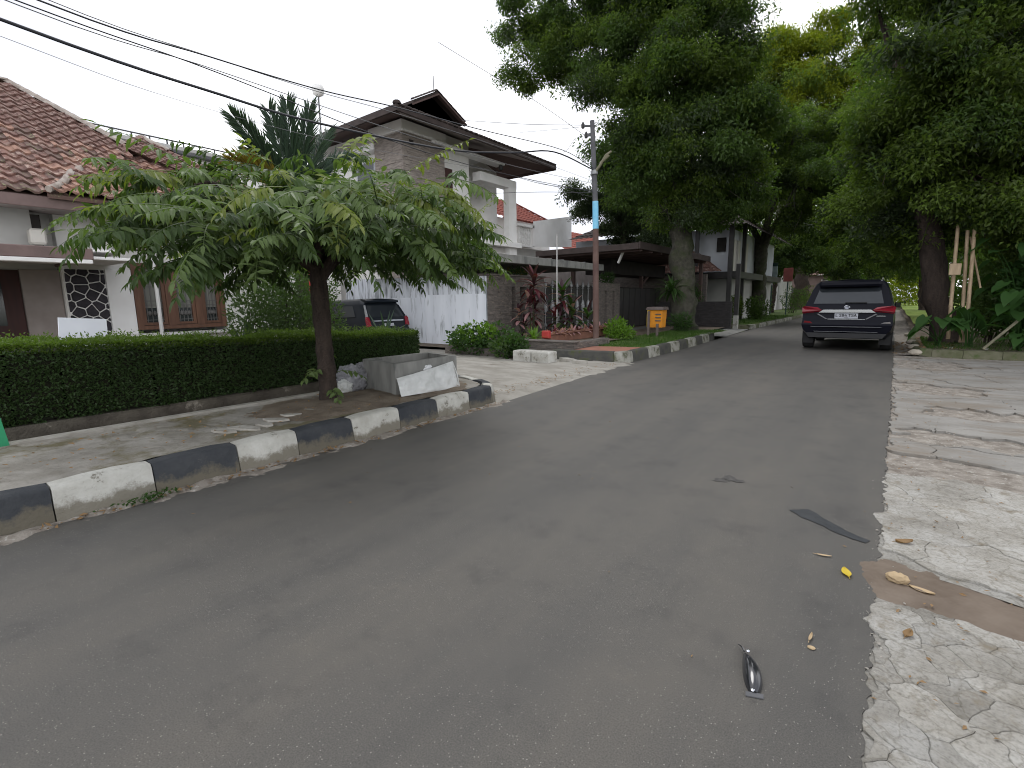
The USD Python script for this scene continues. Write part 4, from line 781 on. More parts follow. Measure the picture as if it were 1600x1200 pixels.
for k, (x, y, w) in enumerate(((-5.75, 9.75, .28), (-5.35, 9.55, .2))):
    broken_piece(pavement, (x, y), w, w * .5, .3 * k, .10, 70 + k, 'pavement_piece', .08)

# ------------------------------------------------------------------ houses beyond: red roofs, parapet, grey house
def tiled_slope(a, b, c, d, nu, nv, amp=.05):
    """Ridged roof between eave a-b and ridge d-c: steps at every course, waves across."""
    a, b, c, d = map(np.array, (a, b, c, d)); n = unit(np.cross(b - a, d - a)); n = n * np.sign(n[2]); rows = []
    u = np.linspace(0, 1, nu * 4 + 1)
    for j in range(nv):
        for t, h in ((j / nv, .035), ((j + .98) / nv, 0.0)):
            rows.append((a + (b - a) * u[:, None]) * (1 - t) + (d + (c - d) * u[:, None]) * t + n * (h + amp * .5 * np.sin(u * nu * 2 * np.pi))[:, None])
    v = np.vstack(rows); k = len(u); return MB().add(v, [[i * k + j, i * k + j + 1, (i + 1) * k + j + 1, (i + 1) * k + j] for i in range(2 * nv - 1) for j in range(k - 1)])
rr = thing('red_roof_house', 'white house with bright red tiled roof beyond the balcony', 'house', (-19, 27, .2))
part(rr, 'wall', MB().box((-24, 20.6, .1), (-18.6, 29.0, 6.2)), 'wall_white')
part(rr, 'roof', tiled_slope((-18.0, 20.5, 6.15), (-18.0, 29.6, 6.1), (-20.5, 27.4, 7.75), (-20.5, 20.5, 7.9), 26, 9), 'roof_red')
part(rr, 'roof', tiled_slope((-18.0, 29.6, 6.1), (-24, 29.6, 6.1), (-20.6, 27.4, 7.75), (-20.5, 27.4, 7.75), 14, 9), 'roof_red'); ridge(rr, (-18.0, 29.6, 6.15), (-20.5, 27.4, 7.8), 10, 'roof_red')
part(rr, 'parapet', MB().prism([(-16.500, 24.020, 4.394), (-16.500, 28.302, 4.712), (-17.000, 29.159, 4.813), (-17.000, 24.748, 4.484)], [(-16.500, 24.037, 5.788), (-16.500, 28.281, 6.574), (-17.000, 29.138, 6.730), (-17.000, 24.765, 5.921)]), 'trim_white', label='white parapet wall rising to the right')
bx = np.array((-16.600, 22.652, 5.509)); b2_ = np.array((-16.600, 24.166, 4.447))
bal = part(rr, 'balustrade', MB().box((-16.9, bx[1], bx[2] - .08), (-16.5, b2_[1], bx[2] + .06)).box((-16.9, bx[1], b2_[2] - .1), (-16.5, b2_[1], b2_[2])), 'wall_white')
for k in range(6):
    y = bx[1] + .3 + k * (b2_[1] - bx[1] - .4) / 5.5
    part(bal, 'baluster', MB().lathe((-16.7, y, 0), [(.05, b2_[2]), (.13, b2_[2] + .3), (.06, (b2_[2] + bx[2]) / 2), (.12, bx[2] - .35), (.05, bx[2] - .08)], 8), 'wall_white', smooth=50)
part(rr, 'terrace_wall', MB().box((-18.5, bx[1] - 3, .1), (-16.95, (-17.000, 29.159, 4.813)[1], b2_[2] - .1)), 'wall_grey')
r3 = thing('small_red_roof', 'small red tiled roof seen between parapet and utility pole', 'house', (-20, 36, .2))
part(r3, 'wall', MB().box((-24, 33, .1), (-20.3, 44, 5.2)), 'wall_white'); part(r3, 'roof', tiled_slope((-19.8, 33, 5.1), (-19.8, 45, 5.1), (-23, 43, 7.3), (-23, 34, 7.3), 30, 9), 'roof_red')

h3 = thing('grey_house', 'blue-grey house with dark columns between the big trunks', 'house', (-8, 30, .1))
part(h3, 'wall', MB().box((-16, 28.0, 2.75), (-6.95, 40, 4.95)), 'wall_bluegrey'); part(h3, 'lower_wall', MB().box((-16, 28.6, .1), (-7.0, 40, 2.42)), 'wall_grey')
part(h3, 'floor_band', MB().box((-16, 27.7, 2.421), (-6.4, 40, 2.749)), 'black_metal')
a, b = (-7.576, 28.000, 4.490), (-7.127, 28.000, 3.779)
part(h3, 'window', MB().box((a[0], 27.96, b[2]), (b[0], 27.999, a[2])), 'niche')
part(h3, 'column', MB().box((-6.90, 27.6, .1), (-6.68, 27.8, 5.3)), 'black_metal'); part(h3, 'column', MB().box((-6.8, 30.0, .1), (-6.62, 30.2, 5.3)), 'black_metal')
part(h3, 'column', MB().box((-8.56, 27.5, .1), (-8.38, 27.68, 5.2)), 'black_metal')
for y in (28.3, 29.2, 31.0): part(h3, 'shutter', MB().box((-6.94, y, 2.8), (-6.8, y + .45, 4.4)), 'wall_cream')
part(h3, 'roof', tiled_slope((-16, 27, 4.96), (-6.0, 27, 4.96), (-9, 33, 7.2), (-14, 33, 7.2), 30, 10), 'roof_dark'); part(h3, 'roof', tiled_slope((-6, 27, 4.96), (-6, 41, 4.96), (-9, 38, 7.2), (-9, 33, 7.2), 30, 10), 'roof_dark')
part(h3, 'low_roof', tiled_slope((-12, 27.4, 2.76), (-7.1, 27.4, 2.76), (-8.6, 27.95, 3.9), (-11.5, 27.95, 3.9), 12, 5), 'tile_b')
sw = thing('slate_garden_wall', 'low dark slate wall beside the first big trunk', 'wall', (-6.5, 24.1, .1))
part(sw, 'core', MB().box((-9.2, 24.0, 0), (-5.75, 24.2, 1.25)), 'slate_dark'); part(sw, 'facing', MB().add(*cladding((-9.2, .05), (-5.75, 1.25), 1, -1, 24.0, 61, h=(.06, .12), L=(.3, .9), t=(.004, .03)).get()).add(*cladding((24.0, .05), (24.2, 1.25), 0, 1, -5.75, 62, t=(.004, .02)).get()), 'slate_dark', kind='stuff')
pp = thing('painted_post', 'black post with white painted foot by the slate garden wall', 'post', (-5.6, 24.3, 0))
part(pp, 'post', MB().box((-5.68, 24.2, .62), (-5.50, 24.38, 2.9), .01), 'black_metal'); part(pp, 'foot', MB().box((-5.69, 24.19, 0), (-5.49, 24.39, .619), .01), 'kerb_white')
def sign_on_post(name, label, x, y, z0, z1, w, mat, pmat='post_green', t=.06, extra=None):
    s = thing(name, label, 'sign', (x, y, 0)); part(s, 'post', MB().tube([(x, y + .06, 0), (x, y + .06, z1)], .04, 6), pmat)
    part(s, 'board', MB().box((x - w / 2, y - t / 2, z0), (x + w / 2, y + t / 2, z1), .012), mat)
    return s
sign_on_post('street_sign', 'narrow upright white sign left of the second trunk', -8.25, 40, 2.5, 3.65, .42, 'board_white')
rs = thing('round_sign', 'small round white sign below the narrow white one', 'sign', (-8.5, 39.5, 0)); part(rs, 'post', MB().tube([(-8.5, 39.6, 0), (-8.5, 39.6, 2.5)], .04, 6), 'black_metal'); part(rs, 'board', MB().tube([(-8.5, 39.4, 2.3), (-8.5, 39.5, 2.3)], .32, 14), 'board_white')
gs = sign_on_post('green_sign', 'pale grey-green board with dark header right of the second trunk', -6.95, 40, 2.5, 3.55, .62, 'sign_board'); part(gs, 'header', MB().box((-7.26, 39.95, 3.551), (-6.64, 40.02, 3.8)), 'post_green'); part(gs, 'mark', MB().box((-6.99, 39.955, 2.75), (-6.93, 39.966, 3.2)), 'post_green')
sign_on_post('red_banner', 'red banner on a pole far behind the parked car', -6.1, 41, 2.5, 3.45, .60, 'faded_red')
for nm, lab, x, y, w, hgt, wm, rm in (('far_house', 'far pinkish house left above the parked car', -9.5, 78, 8, 4.2, 'fascia', 'tile_b'), ('pale_house', 'far pale house behind the green sign', -12.5, 58, 6, 4.2, 'wall_grey', 'tile_b')):
    fh = thing(nm, lab, 'house', (x, y, 0)); part(fh, 'wall', MB().box((x - w / 2, y, 0), (x + w / 2, y + 9, hgt)), wm)
    part(fh, 'roof', tiled_slope((x - w / 2 - .6, y - .6, hgt), (x + w / 2 + .6, y - .6, hgt), (x + w / 2 - 1.5, y + 4, hgt + 2.4), (x - w / 2 + 1.5, y + 4, hgt + 2.4), 20, 8), rm)
    for k in (-.25, .2): part(fh, 'window', MB().box((x + w * k, y - .05, 1.2), (x + w * k + 1.2, y - .01, 2.6)), 'pane')

# ------------------------------------------------------------------ vehicles
def car(name, label, place, W, Hh, L, paint, rear_only=False, suv=True):
    """Lofted body (rear at y = 0, nose at y = L), then lights, glass, trim and wheels. place maps local points to the world."""
    loc = place(np.zeros((1, 3)))[0]; t = thing(name, label, 'car', loc)
    w = W / 2
    sec = {  # y: (half outline from the bottom middle to the roof middle): x, dy, z
        'tail': [(0, .04, .42), (.80, .07, .42), (.93, .03, .56), (.96, .00, .68), (.955, .09, .80), (.955, .13, 1.02), (.92, .17, 1.16), (.80, .42, 1.58), (.70, .50, 1.74), (.60, .50, 1.80), (0, .46, 1.83)],
        'back': [(0, .5, .30), (.84, .5, .30), (.97, .45, .50), (1.0, .42, .68), (.995, .42, .82), (.985, .45, 1.02), (.955, .5, 1.16), (.83, .68, 1.58), (.76, .74, 1.74), (.66, .74, 1.81), (0, .74, 1.845)],
        'mid': [(0, 2.4, .28), (.84, 2.4, .28), (.96, 2.4, .50), (.985, 2.4, .68), (.98, 2.4, .82), (.975, 2.4, 1.0), (.94, 2.4, 1.10), (.84, 2.4, 1.56), (.78, 2.4, 1.70), (.68, 2.4, 1.78), (0, 2.4, 1.82)],
        'cowl': [(0, 3.3, .28), (.84, 3.3, .28), (.96, 3.3, .50), (.985, 3.3, .68), (.98, 3.3, .82), (.97, 3.3, .95), (.93, 3.35, 1.05), (.82, 2.95, 1.40), (.76, 2.85, 1.58), (.64, 2.85, 1.68), (0, 2.85, 1.72)],
        'hood': [(0, 3.7, .28), (.84, 3.7, .28), (.96, 3.7, .50), (.985, 3.7, .68), (.98, 3.7, .82), (.95, 3.7, .92), (.90, 3.7, 1.0), (.80, 3.7, 1.05), (.70, 3.65, 1.09), (.5, 3.6, 1.11), (0, 3.6, 1.13)],
        'nose': [(0, 4.72, .30), (.72, 4.6, .30), (.84, 4.55, .45), (.87, 4.6, .62), (.86, 4.62, .74), (.84, 4.62, .82), (.80, 4.6, .90), (.7, 4.6, .94), (.6, 4.62, .97), (.4, 4.66, .98), (0, 4.72, .99)]}
    kz, ky = Hh / 1.845, L / 4.72
    rings = []
    for k in ('tail', 'back', 'mid', 'cowl', 'hood', 'nose'):
        h = np.array(sec[k], float) * [w, ky, kz]; rings.append(np.vstack([h, h[::-1] * [-1, 1, 1]]))
    # refine between the sections
    R = np.array(rings); Y = np.linspace(0, len(R) - 1, 26); fine = []
    for q in Y:
        i = min(int(q), len(R) - 2); fine.append(R[i] + (R[i + 1] - R[i]) * (q - i))
    n = R.shape[1]; mb = MB().add(place(np.vstack(fine)), [[i * n + j, i * n + (j + 1) % n, (i + 1) * n + (j + 1) % n, (i + 1) * n + j] for i in range(len(fine) - 1) for j in range(n)])
    for ring in (R[0], R[-1]):
        m = n // 2
        for j in range(m - 1): mb.quad(*place(np.array([ring[j], ring[j + 1], ring[n - 2 - j], ring[n - 1 - j]])))
    part(t, 'body', mb, paint, smooth=28)
    H = lambda z: z * kz
    def P(name, pts, mat, depth=.02, parent=None, smooth=False, label=None):
        pts = np.array(pts, float); nrm = unit(np.cross(pts[1] - pts[0], pts[2] - pts[0])); nrm = nrm if nrm[1] < 0 else -nrm
        return part(parent if parent is not None else t, name, MB().prism(place(pts - nrm * .03), place(pts + nrm * depth)), mat, smooth, label)
    def rear_y(z):  # the tailgate's depth at height z
        return np.interp(z, [.42, .56, .68, .80, 1.02, 1.16, 1.58, 1.74, 1.83], [.05, .03, .0, .09, .13, .17, .42, .50, .50]) * ky
    def RP(x, z, o=0): return (x * w, rear_y(z) - o, z * kz)
    if suv:
        gl = P('rear_window', [RP(-.74, 1.21), RP(.74, 1.21), RP(.645, 1.60), RP(-.645, 1.60)], 'car_glass', .012)
        P('wiper', [RP(-.05, 1.225, .02), RP(.40, 1.225, .02), RP(.40, 1.245, .02), RP(-.05, 1.245, .02)], 'car_plastic', .02, gl)
        part(t, 'spoiler', MB().box(place(np.array([[-.66 * w, .26, 1.645]])).min(0), place(np.array([[.66 * w, .56, 1.80]])).max(0), .05), paint)
        part(t, 'garnish', MB().prism(place(np.array([(-.60 * w, .06, .99), (.60 * w, .06, .99), (.50 * w, .06, 1.065), (-.50 * w, .06, 1.065)])), place(np.array([(-.60 * w, .14, .99), (.60 * w, .14, .99), (.50 * w, .14, 1.065), (-.50 * w, .14, 1.065)]))), 'chrome', label='chrome bar across the tailgate')
        for s in (-1, 1):
            lt = P('tail_light', [(s * .54 * w, .09, 1.035), (s * .97 * w, .09, .985), (s * .985 * w, .20, 1.10), (s * .93 * w, .13, 1.135), (s * .62 * w, .10, 1.10)], 'tail_red', .035)
            P('lens_edge', [(s * .56 * w, .05, 1.045), (s * .95 * w, .05, 1.0), (s * .95 * w, .05, 1.02), (s * .56 * w, .05, 1.06)], 'tail_dark', .012, lt)
            P('reflector', [(s * .70 * w, .035, .70), (s * .93 * w, .05, .70), (s * .90 * w, .035, .77), (s * .78 * w, .03, .76)], 'chrome' if s > 0 else 'tail_dark', .01)
            P('chrome_line', [(s * .40 * w, .10, .83), (s * .43 * w, .10, .82), (s * .64 * w, .08, .955), (s * .60 * w, .08, .965)], 'chrome', .012)
            part(t, 'exhaust', MB().box(place(np.array([[s * .32 * w - .09, .12, .335]])).min(0), place(np.array([[s * .32 * w + .09, .3, .375]])).max(0), .015), 'chrome')
            part(t, 'mud_flap', MB().box(place(np.array([[s * .83 * w - .12, .50, .16]])).min(0), place(np.array([[s * .83 * w + .12, .52, .42]])).max(0)), 'car_plastic')
            part(t, 'roof_rail', MB().tube(place(np.array([[s * .66 * w, y, 1.845 + .03 * math.sin(max(0, min(1, (y - .8) / 2)) * 3.14)] for y in np.linspace(.8, 2.9, 8)])), .018, 6), 'chrome')
            mr = part(t, 'mirror', MB().hull(place(np.array([[s * (1.0 + a) * w, 3.05 + b, 1.12 + c] for a in (-.04, .10) for b in (-.05, .08) for c in (-.06, .09)]))), paint)
            P('mirror_glass', [(s * .99 * w, 2.995, 1.08), (s * 1.085 * w, 2.995, 1.08), (s * 1.085 * w, 2.995, 1.19), (s * .99 * w, 2.995, 1.19)], 'car_glass', .006, mr)
            P('side_window', [(s * .93 * w, .8, 1.20), (s * .945 * w, 2.2, 1.16), (s * .85 * w, 2.2, 1.54), (s * .84 * w, .95, 1.55)], 'car_glass', .01)
        P('chrome_line', [(-.40 * w, .10, .815), (.40 * w, .10, .815), (.39 * w, .10, .83), (-.39 * w, .10, .83)], 'chrome', .012)
        P('bumper_line', [(-.72 * w, -.005, .625), (.72 * w, -.005, .625), (.76 * w, -.005, .64), (-.76 * w, -.005, .64)], 'pole_grey', .015)
        P('bumper_line', [(-.66 * w, .02, .50), (.66 * w, .02, .50), (.68 * w, .02, .512), (-.68 * w, .02, .512)], 'pole_grey', .015)
        P('valance', [(-.78 * w, .03, .35), (.78 * w, .03, .35), (.86 * w, .03, .47), (-.86 * w, .03, .47)], 'car_plastic', .02)
        P('badge_strip', [(.62 * w, .09, .90), (.80 * w, .09, .90), (.80 * w, .09, .912), (.62 * w, .09, .912)], 'chrome', .012)
        em = part(t, 'emblem', MB().add(*torus(place, (0, .115, 1.125), .058, .038, .008)).add(*torus(place, (0, .112, 1.125), .022, .036, .006)).add(*torus(place, (0, .112, 1.137), .050, .018, .006)), 'chrome')
        pt = P('number_plate', [(-.25, .085, .84), (.25, .085, .84), (.25, .085, .97), (-.25, .085, .97)], 'plate_white', .012)
        tm = meshkit.text_mesh('L 284 TSA', .066, .003, bold=True); b = tm.bounds; sc = .45 / (b[1][0] - b[0][0])
        v = tm.vertices.copy(); v[:, 0] = (v[:, 0] - (b[0][0] + b[1][0]) / 2) * sc; v[:, 1] = (v[:, 1] - b[0][1])
        part(pt, 'lettering', MB().add(place(np.column_stack([v[:, 0], .072 - v[:, 2], .885 + v[:, 1]])), tm.faces), 'plate_ink')
        part(pt, 'lettering', MB().add(*(lambda q: (place(np.column_stack([(q.vertices[:, 0] - q.bounds[1][0] / 2), .072 - q.vertices[:, 2], .855 + q.vertices[:, 1]])), q.faces))(meshkit.text_mesh('05 25', .02, .003))), 'plate_ink')
    else:
        P('rear_window', [RP(-.80, 1.17), RP(.80, 1.17), RP(.70, 1.60), RP(-.70, 1.60)], 'car_glass', .012)
        part(t, 'spoiler', MB().hull(place(np.array([(x * w, y, z) for x, y, z in ((-.72, .30, H(1.70)), (.72, .30, H(1.70)), (-.72, .6, H(1.66)), (.72, .6, H(1.66)), (-.74, .32, H(1.77)), (.74, .32, H(1.77)), (-.72, .6, H(1.83)), (.72, .6, H(1.83)))]))), paint)
        P('garnish', [RP(-.72, 1.03, .01), RP(.72, 1.03, .01), RP(.72, 1.075, .01), RP(-.72, 1.075, .01)], 'chrome', .02, label='chrome bar under the rear window')
        P('number_plate', [RP(-.24, .86, .01), RP(.24, .86, .01), RP(.24, .96, .01), RP(-.24, .96, .01)], 'plate_white', .01)
        for s in (-1, 1):
            P('tail_light', [RP(s * .80, .88), RP(s * .975, .86), RP(s * .965, 1.14), RP(s * .93, 1.20), RP(s * .84, 1.17)], 'tail_red', .04)
            P('pillar_trim', [RP(s * .84, 1.20), RP(s * .92, 1.20), RP(s * .80, 1.60), RP(s * .745, 1.60)], 'silver_paint' if s < 0 else paint, .012)
            pts = np.array([(s * .965 * w, .62, H(1.20)), (s * .955 * w, 1.9, H(1.14)), (s * .855 * w, 1.9, H(1.57)), (s * .84 * w, .85, H(1.58))]); o = np.array([s * .015, 0, 0])
            part(t, 'side_window', MB().prism(place(pts - o), place(pts + o)), 'car_glass')
            pts = pts + [0, 1.36, 0]; pts[:, 2] -= .01
            part(t, 'side_window', MB().prism(place(pts - o), place(pts + o)), 'car_glass')
    for s in (-1, 1):
        for y in (.92 * ky, 3.72 * ky):
            r, ww = .375 * kz, .25; c = np.array([s * (w - .14), y, r])
            prof = [(r * .62, -ww / 2), (r * .93, -ww / 2), (r, -ww / 2 + .04), (r, ww / 2 - .04), (r * .93, ww / 2), (r * .62, ww / 2)]
            a = np.arange(20) / 20 * 2 * np.pi
            ring = lambda rr, x: np.column_stack([np.full(20, c[0] + x), c[1] + rr * np.cos(a), c[2] + rr * np.sin(a)])
            v = np.vstack([ring(rr, x) for rr, x in prof]); wb = MB().add(place(v), [[i * 20 + j, i * 20 + (j + 1) % 20, (i + 1) * 20 + (j + 1) % 20, (i + 1) * 20 + j] for i in range(5) for j in range(20)])
            wh = part(t, 'wheel', wb, 'tyre', smooth=40); rim = MB()
            rim.poly(place(ring(r * .63, ww / 2 * s * .6)));
            for q in range(6):
                b = q / 6 * 2 * np.pi; d = np.array([0, math.cos(b), math.sin(b)])
                rim.beam(*place(np.array([c + [s * ww * .36, 0, 0] + d * .04, c + [s * ww * .36, 0, 0] + d * r * .6])), .05, .02)
            part(wh, 'rim', rim, 'silver_paint')
    return t
def torus(place, c, a, b, r, n=18):
    t = np.arange(n) / n * 2 * np.pi; pts = np.column_stack([c[0] + a * np.cos(t), np.full(n, c[1]), c[2] + b * np.sin(t)]); rings = []
    for i in range(n):
        o = np.array([math.cos(t[i]), 0, math.sin(t[i])])
        rings += [pts[i] + o * r, pts[i] + [0, -r, 0], pts[i] - o * r, pts[i] + [0, r, 0]]
    return place(np.array(rings)), [[i * 4 + j, i * 4 + (j + 1) % 4, ((i + 1) % n) * 4 + (j + 1) % 4, ((i + 1) % n) * 4 + j] for i in range(n) for j in range(4)]
car('parked_suv', 'black sport utility car parked at the right road edge, seen from behind', lambda p: np.asarray(p) * [1, 1, 1] + [-.91, 15.35, 0], 2.03, 1.845, 4.75, 'car_black')
car('parked_people_carrier', 'dark blue-black people carrier parked behind the hedge by the white wall', lambda p: np.column_stack([-12 - np.asarray(p)[:, 1], 9.88 + np.asarray(p)[:, 0], np.asarray(p)[:, 2] * 1.0 - .02]), 1.62, 1.56, 4.1, 'car_blue', suv=False)

# ------------------------------------------------------------------ utility pole and its cables
up = thing('utility_pole', 'brown utility pole with a light blue painted band', 'utility pole', (-6.45, 12.3, .2))
part(up, 'lower_pole', MB().tube([(-6.38, 12.3, .1), (-6.44, 12.3, 3.25)], [.085, .078], 10), 'rust_pole', smooth=40)
part(up, 'band', MB().tube([(-6.44, 12.3, 3.251), (-6.46, 12.3, 3.95)], [.079, .077], 10), 'band_blue', smooth=40, label='light blue painted band')
part(up, 'upper_pole', MB().tube([(-6.46, 12.3, 3.951), (-6.58, 12.3, 5.95)], [.070, .058], 10), 'pole_grey', smooth=40)
part(up, 'bracket', MB().beam((-6.80, 12.25, 5.86), (-6.5, 12.3, 5.80), .04, .05).beam((-6.72, 12.28, 5.62), (-6.5, 12.3, 5.62), .05, .07), 'pole_grey')
part(up, 'insulator', MB().lathe((-6.82, 12.25, 5.86), [(.0, -.08), (.045, -.05), (.05, .03), (.02, .09), (0, .1)], 8), 'black_metal'); part(up, 'insulator', MB().lathe((-6.74, 12.28, 5.62), [(.0, -.08), (.045, -.05), (.05, .03), (.02, .09), (0, .1)], 8), 'black_metal')
part(up, 'clamp', MB().tube([(-6.50, 12.3, 4.62), (-6.51, 12.3, 4.72)], .095, 10), 'silver_paint')
part(up, 'arm', MB().tube([(-6.50, 12.3, 4.66), (-6.32, 12.25, 4.80), (-6.12, 12.2, 5.02), (-5.98, 12.2, 5.08)], [.035, .035, .03, .028], 7).tube([(-6.30, 12.25, 4.86), (-6.05, 12.2, 5.0)], .035, 7), 'bamboo_old', smooth=50, label='pale bracket arm with frayed cable ends')
def cable(pts, r, label, mat='cable', group=None):
    return single('cable', MB().tube(smooth_path(pts, 6), r, 5), mat, label, 'cable', group=group, smooth=True)
cable([(-6.5, -9, 5.6), (-6.5, -3, 4.35), (-6.5, 1.2, 3.91), (-6.5, 3.06, 3.83), (-6.5, 4.31, 3.84), (-6.5, 6.83, 4.05), (-6.5, 8.72, 4.40), (-6.5, 10.35, 4.76), (-6.5, 12.24, 4.73)], .0165, 'thickest black cable, lowest of the bundle, sagging across the houses')
cable([(-6.6, -9, 5.5), (-6.6, -2, 4.4), (-6.6, 1.26, 4.16), (-6.6, 2.75, 4.12), (-6.6, 3.78, 4.06), (-6.6, 5.06, 3.97), (-6.6, 6.82, 3.93), (-6.6, 9, 4.0), (-6.5, 12.25, 4.18)], .007, 'second cable from below, reaching the pole under the clamp')
cable([(-6.5, -9, 5.7), (-6.5, -2, 4.5), (-6.5, 1.49, 4.18), (-6.5, 2.96, 4.21), (-6.5, 4.35, 4.28), (-6.5, 5.7, 4.43), (-6.5, 7.72, 4.60), (-6.5, 10.68, 4.88), (-6.52, 12.25, 4.78)], .009, 'upper black cable crossing the dark hip roof to the pole')
cable([(-6.55, -9, 5.8), (-6.55, -2, 4.62), (-6.55, 1.49, 4.24), (-6.55, 2.96, 4.235), (-6.55, 4.35, 4.27), (-6.55, 5.7, 4.36), (-6.55, 8.2, 4.44), (-6.52, 12.25, 4.46)], .005, 'thin cable twisted round the upper black one', 'cable_grey')
cable([(-6.6, -9, 5.6), (-6.6, -2, 4.5), (-6.6, 1.36, 4.12), (-6.6, 2.9, 4.13), (-6.6, 4.2, 4.12), (-6.6, 6.4, 4.12), (-6.6, 9, 4.2), (-6.52, 12.25, 4.40)], .0055, 'thin grey cable between the two black ones', 'cable_grey')
cable([(-7.6, -9, 5.4), (-7.6, -2, 4.6), (-7.6, 1.3, 4.18), (-7.6, 3, 4.02), (-7.6, 5.5, 4.05), (-6.9, 9, 4.1), (-6.50, 12.25, 4.05)], .0035, 'faint thin cable lowest towards the pole', 'cable_grey')
cable([(-9.000, 9.256, 7.383), (-8.200, 10.024, 6.792), (-7.400, 11.009, 6.209), (-6.74, 12.28, 5.60)], .007, 'thin wire dropping from the open sky to the pole top', 'cable_grey')
cable([(-14.600, 16.227, 8.662), (-10.000, 14.130, 7.036), (-6.82, 12.25, 5.88)], .010, 'wire from the gable of the two-storey house to the pole top', 'cable_grey')
cable([(-10.000, 13.842, 6.715), (-8.400, 13.157, 6.302), (-6.82, 12.25, 5.84)], .007, 'short slack wire just below the pole top', 'cable_grey')
cable([(-6.74, 12.28, 5.62), (-6.800, 11.858, 5.466), (-6.700, 11.310, 5.083), (-6.600, 10.904, 4.890)], .006, 'short looped tail hanging from the pole insulator')
cable([(-12.000, 14.970, 5.300), (-8.400, 12.807, 4.524), (-6.48, 12.3, 4.16)], .008, 'level wire from the balcony post to the pole')
cable([(-13.500, 18.462, 6.700), (-9.000, 13.724, 4.976), (-6.48, 12.3, 4.22)], .010, 'house lead from the balcony corner to the pole')

# ------------------------------------------------------------------ pavement clutter
pb = thing('concrete_planter', 'open concrete box on the pavement beside the small tree', 'planter', (-5.2, 4.6, .25))
A0, A1_, A2_, A3_ = np.array([-4.80, 3.98]), np.array([-5.62, 4.12]), np.array([-5.52, 5.25]), np.array([-4.82, 5.10])
def wallp(a, b, t, z0=.22, z1=.66):
    d = unit(np.append(b - a, 0))[:2]; nn = np.array([-d[1], d[0]]) * -t; q = [a, b, b + nn, a + nn]
    return MB().prism([(*x, z0) for x in q], [(*x, z1) for x in q])
cz = [.66, .66, .66, .66]
for nm, a, b in (('front_wall', A1_, A0), ('street_wall', A0, A3_), ('rear_wall', A3_, A2_), ('garden_wall', A2_, A1_)):
    part(pb, nm, wallp(b, a, .07 if nm in ('front_wall', 'rear_wall') else .069, z1=.66 - (.003 if nm in ('front_wall', 'rear_wall') else 0)), 'concrete_grey')
part(pb, 'earth', flat_poly([tuple(A0), tuple(A1_), tuple(A2_), tuple(A3_)], .36), 'soil')
def sack(pts_fn, nu, nv, amp, seed, s):
    u, v = np.meshgrid(np.linspace(0, 1, nu), np.linspace(0, 1, nv), indexing='ij'); p = pts_fn(u, v)
    d = meshkit.fbm(p * s, 4, seed) - .5
    return p, d
# white woven sack leaning on the planter's street side
c = [np.array(q) for q in ((-4.620, 3.906, 0.282), (-4.620, 4.930, 0.249), (-4.700, 4.892, 0.600), (-4.720, 3.936, 0.488))]
u, v = np.meshgrid(np.linspace(0, 1, 26), np.linspace(0, 1, 14), indexing='ij')
base = (c[0] * (1 - u[..., None]) + c[1] * u[..., None]) * (1 - v[..., None]) + (c[3] * (1 - u[..., None]) + c[2] * u[..., None]) * v[..., None]
bul = (np.sin(u * np.pi) * np.sin(v * np.pi))**.6
def sheet(off): return base + np.array([1, -.25, 0]) * off[..., None]
fr_ = meshkit.fbm(base * 7, 4, 3) - .5
front, rear = sheet(.035 * bul + .20 * fr_ * (bul + .15)), sheet(-.03 * bul)
i, j = np.meshgrid(np.arange(25), np.arange(13), indexing='ij'); k = (i * 14 + j).ravel(); F = np.stack([k, k + 14, k + 15, k + 1], 1)
ws = thing('white_sack', 'flattened dirty white sack leaning against the concrete planter', 'sack', c[0])
part(ws, 'sack', MB().add(front.reshape(-1, 3), F).add(rear.reshape(-1, 3), F[:, ::-1]), 'sack_white', smooth=True)
part(ws, 'hem', MB().tube(smooth_path([c[3], c[3] * .5 + c[2] * .5 - [0, 0, .012], c[2]], 6), .009, 5).tube(smooth_path([c[2], (c[2] + c[1]) / 2 + [.02, 0, 0], c[1]], 5), .008, 5), 'sack_white', smooth=True)
def lump(c, r, n, amp, seed, squash=(1, 1, 1), fr=3.0):
    m = trimesh.creation.icosphere(subdivisions=n); d = meshkit.fbm(m.vertices * fr + seed, 4, seed) - .5; rd = 1 - 2 * abs(meshkit.fbm(m.vertices * fr * 1.7 + seed, 3, seed + 4) - .5)
    return MB().add(m.vertices * (1 + amp * d * 2 + amp * .7 * (rd - .7))[:, None] * r * np.array(squash) + c, m.faces)
bc = (-4.860, 4.533, 0.534)
single('plastic_bag', MB().add(*lump((bc[0], bc[1], bc[2]), .075, 3, .35, 5, (1, 1.2, 1)).get()).add(*lump((bc[0] - .02, bc[1] - .11, bc[2] - .02), .04, 2, .3, 8).get()), 'bag_white', 'small knotted white plastic bag on top of the white sack', 'plastic bag', smooth=50)
gb = (-5.553, 3.924, 0.250)
rsk = thing('rubbish_sack', 'crumpled grey rubbish sack between tree trunk and planter', 'sack', (gb[0] - .12, gb[1] + .05, .25))
part(rsk, 'sack', lump((gb[0] - .12, gb[1] + .05, .40), .20, 4, .34, 21, (.85, 1.05, .95), 2.6), 'sack_grey', smooth=50)
part(rsk, 'neck', lump((gb[0] - .12, gb[1] + .22, .53), .11, 3, .4, 33, (.8, 1.1, .7), 3), 'sack_grey', smooth=50)
part(rsk, 'lower_fold', lump((gb[0] - .02, gb[1] - .14, .33), .11, 3, .4, 36, (.8, .8, .9), 3), 'sack_white', smooth=50, label='pale torn fold')
gp = (-5.900, 0.695, 0.560)
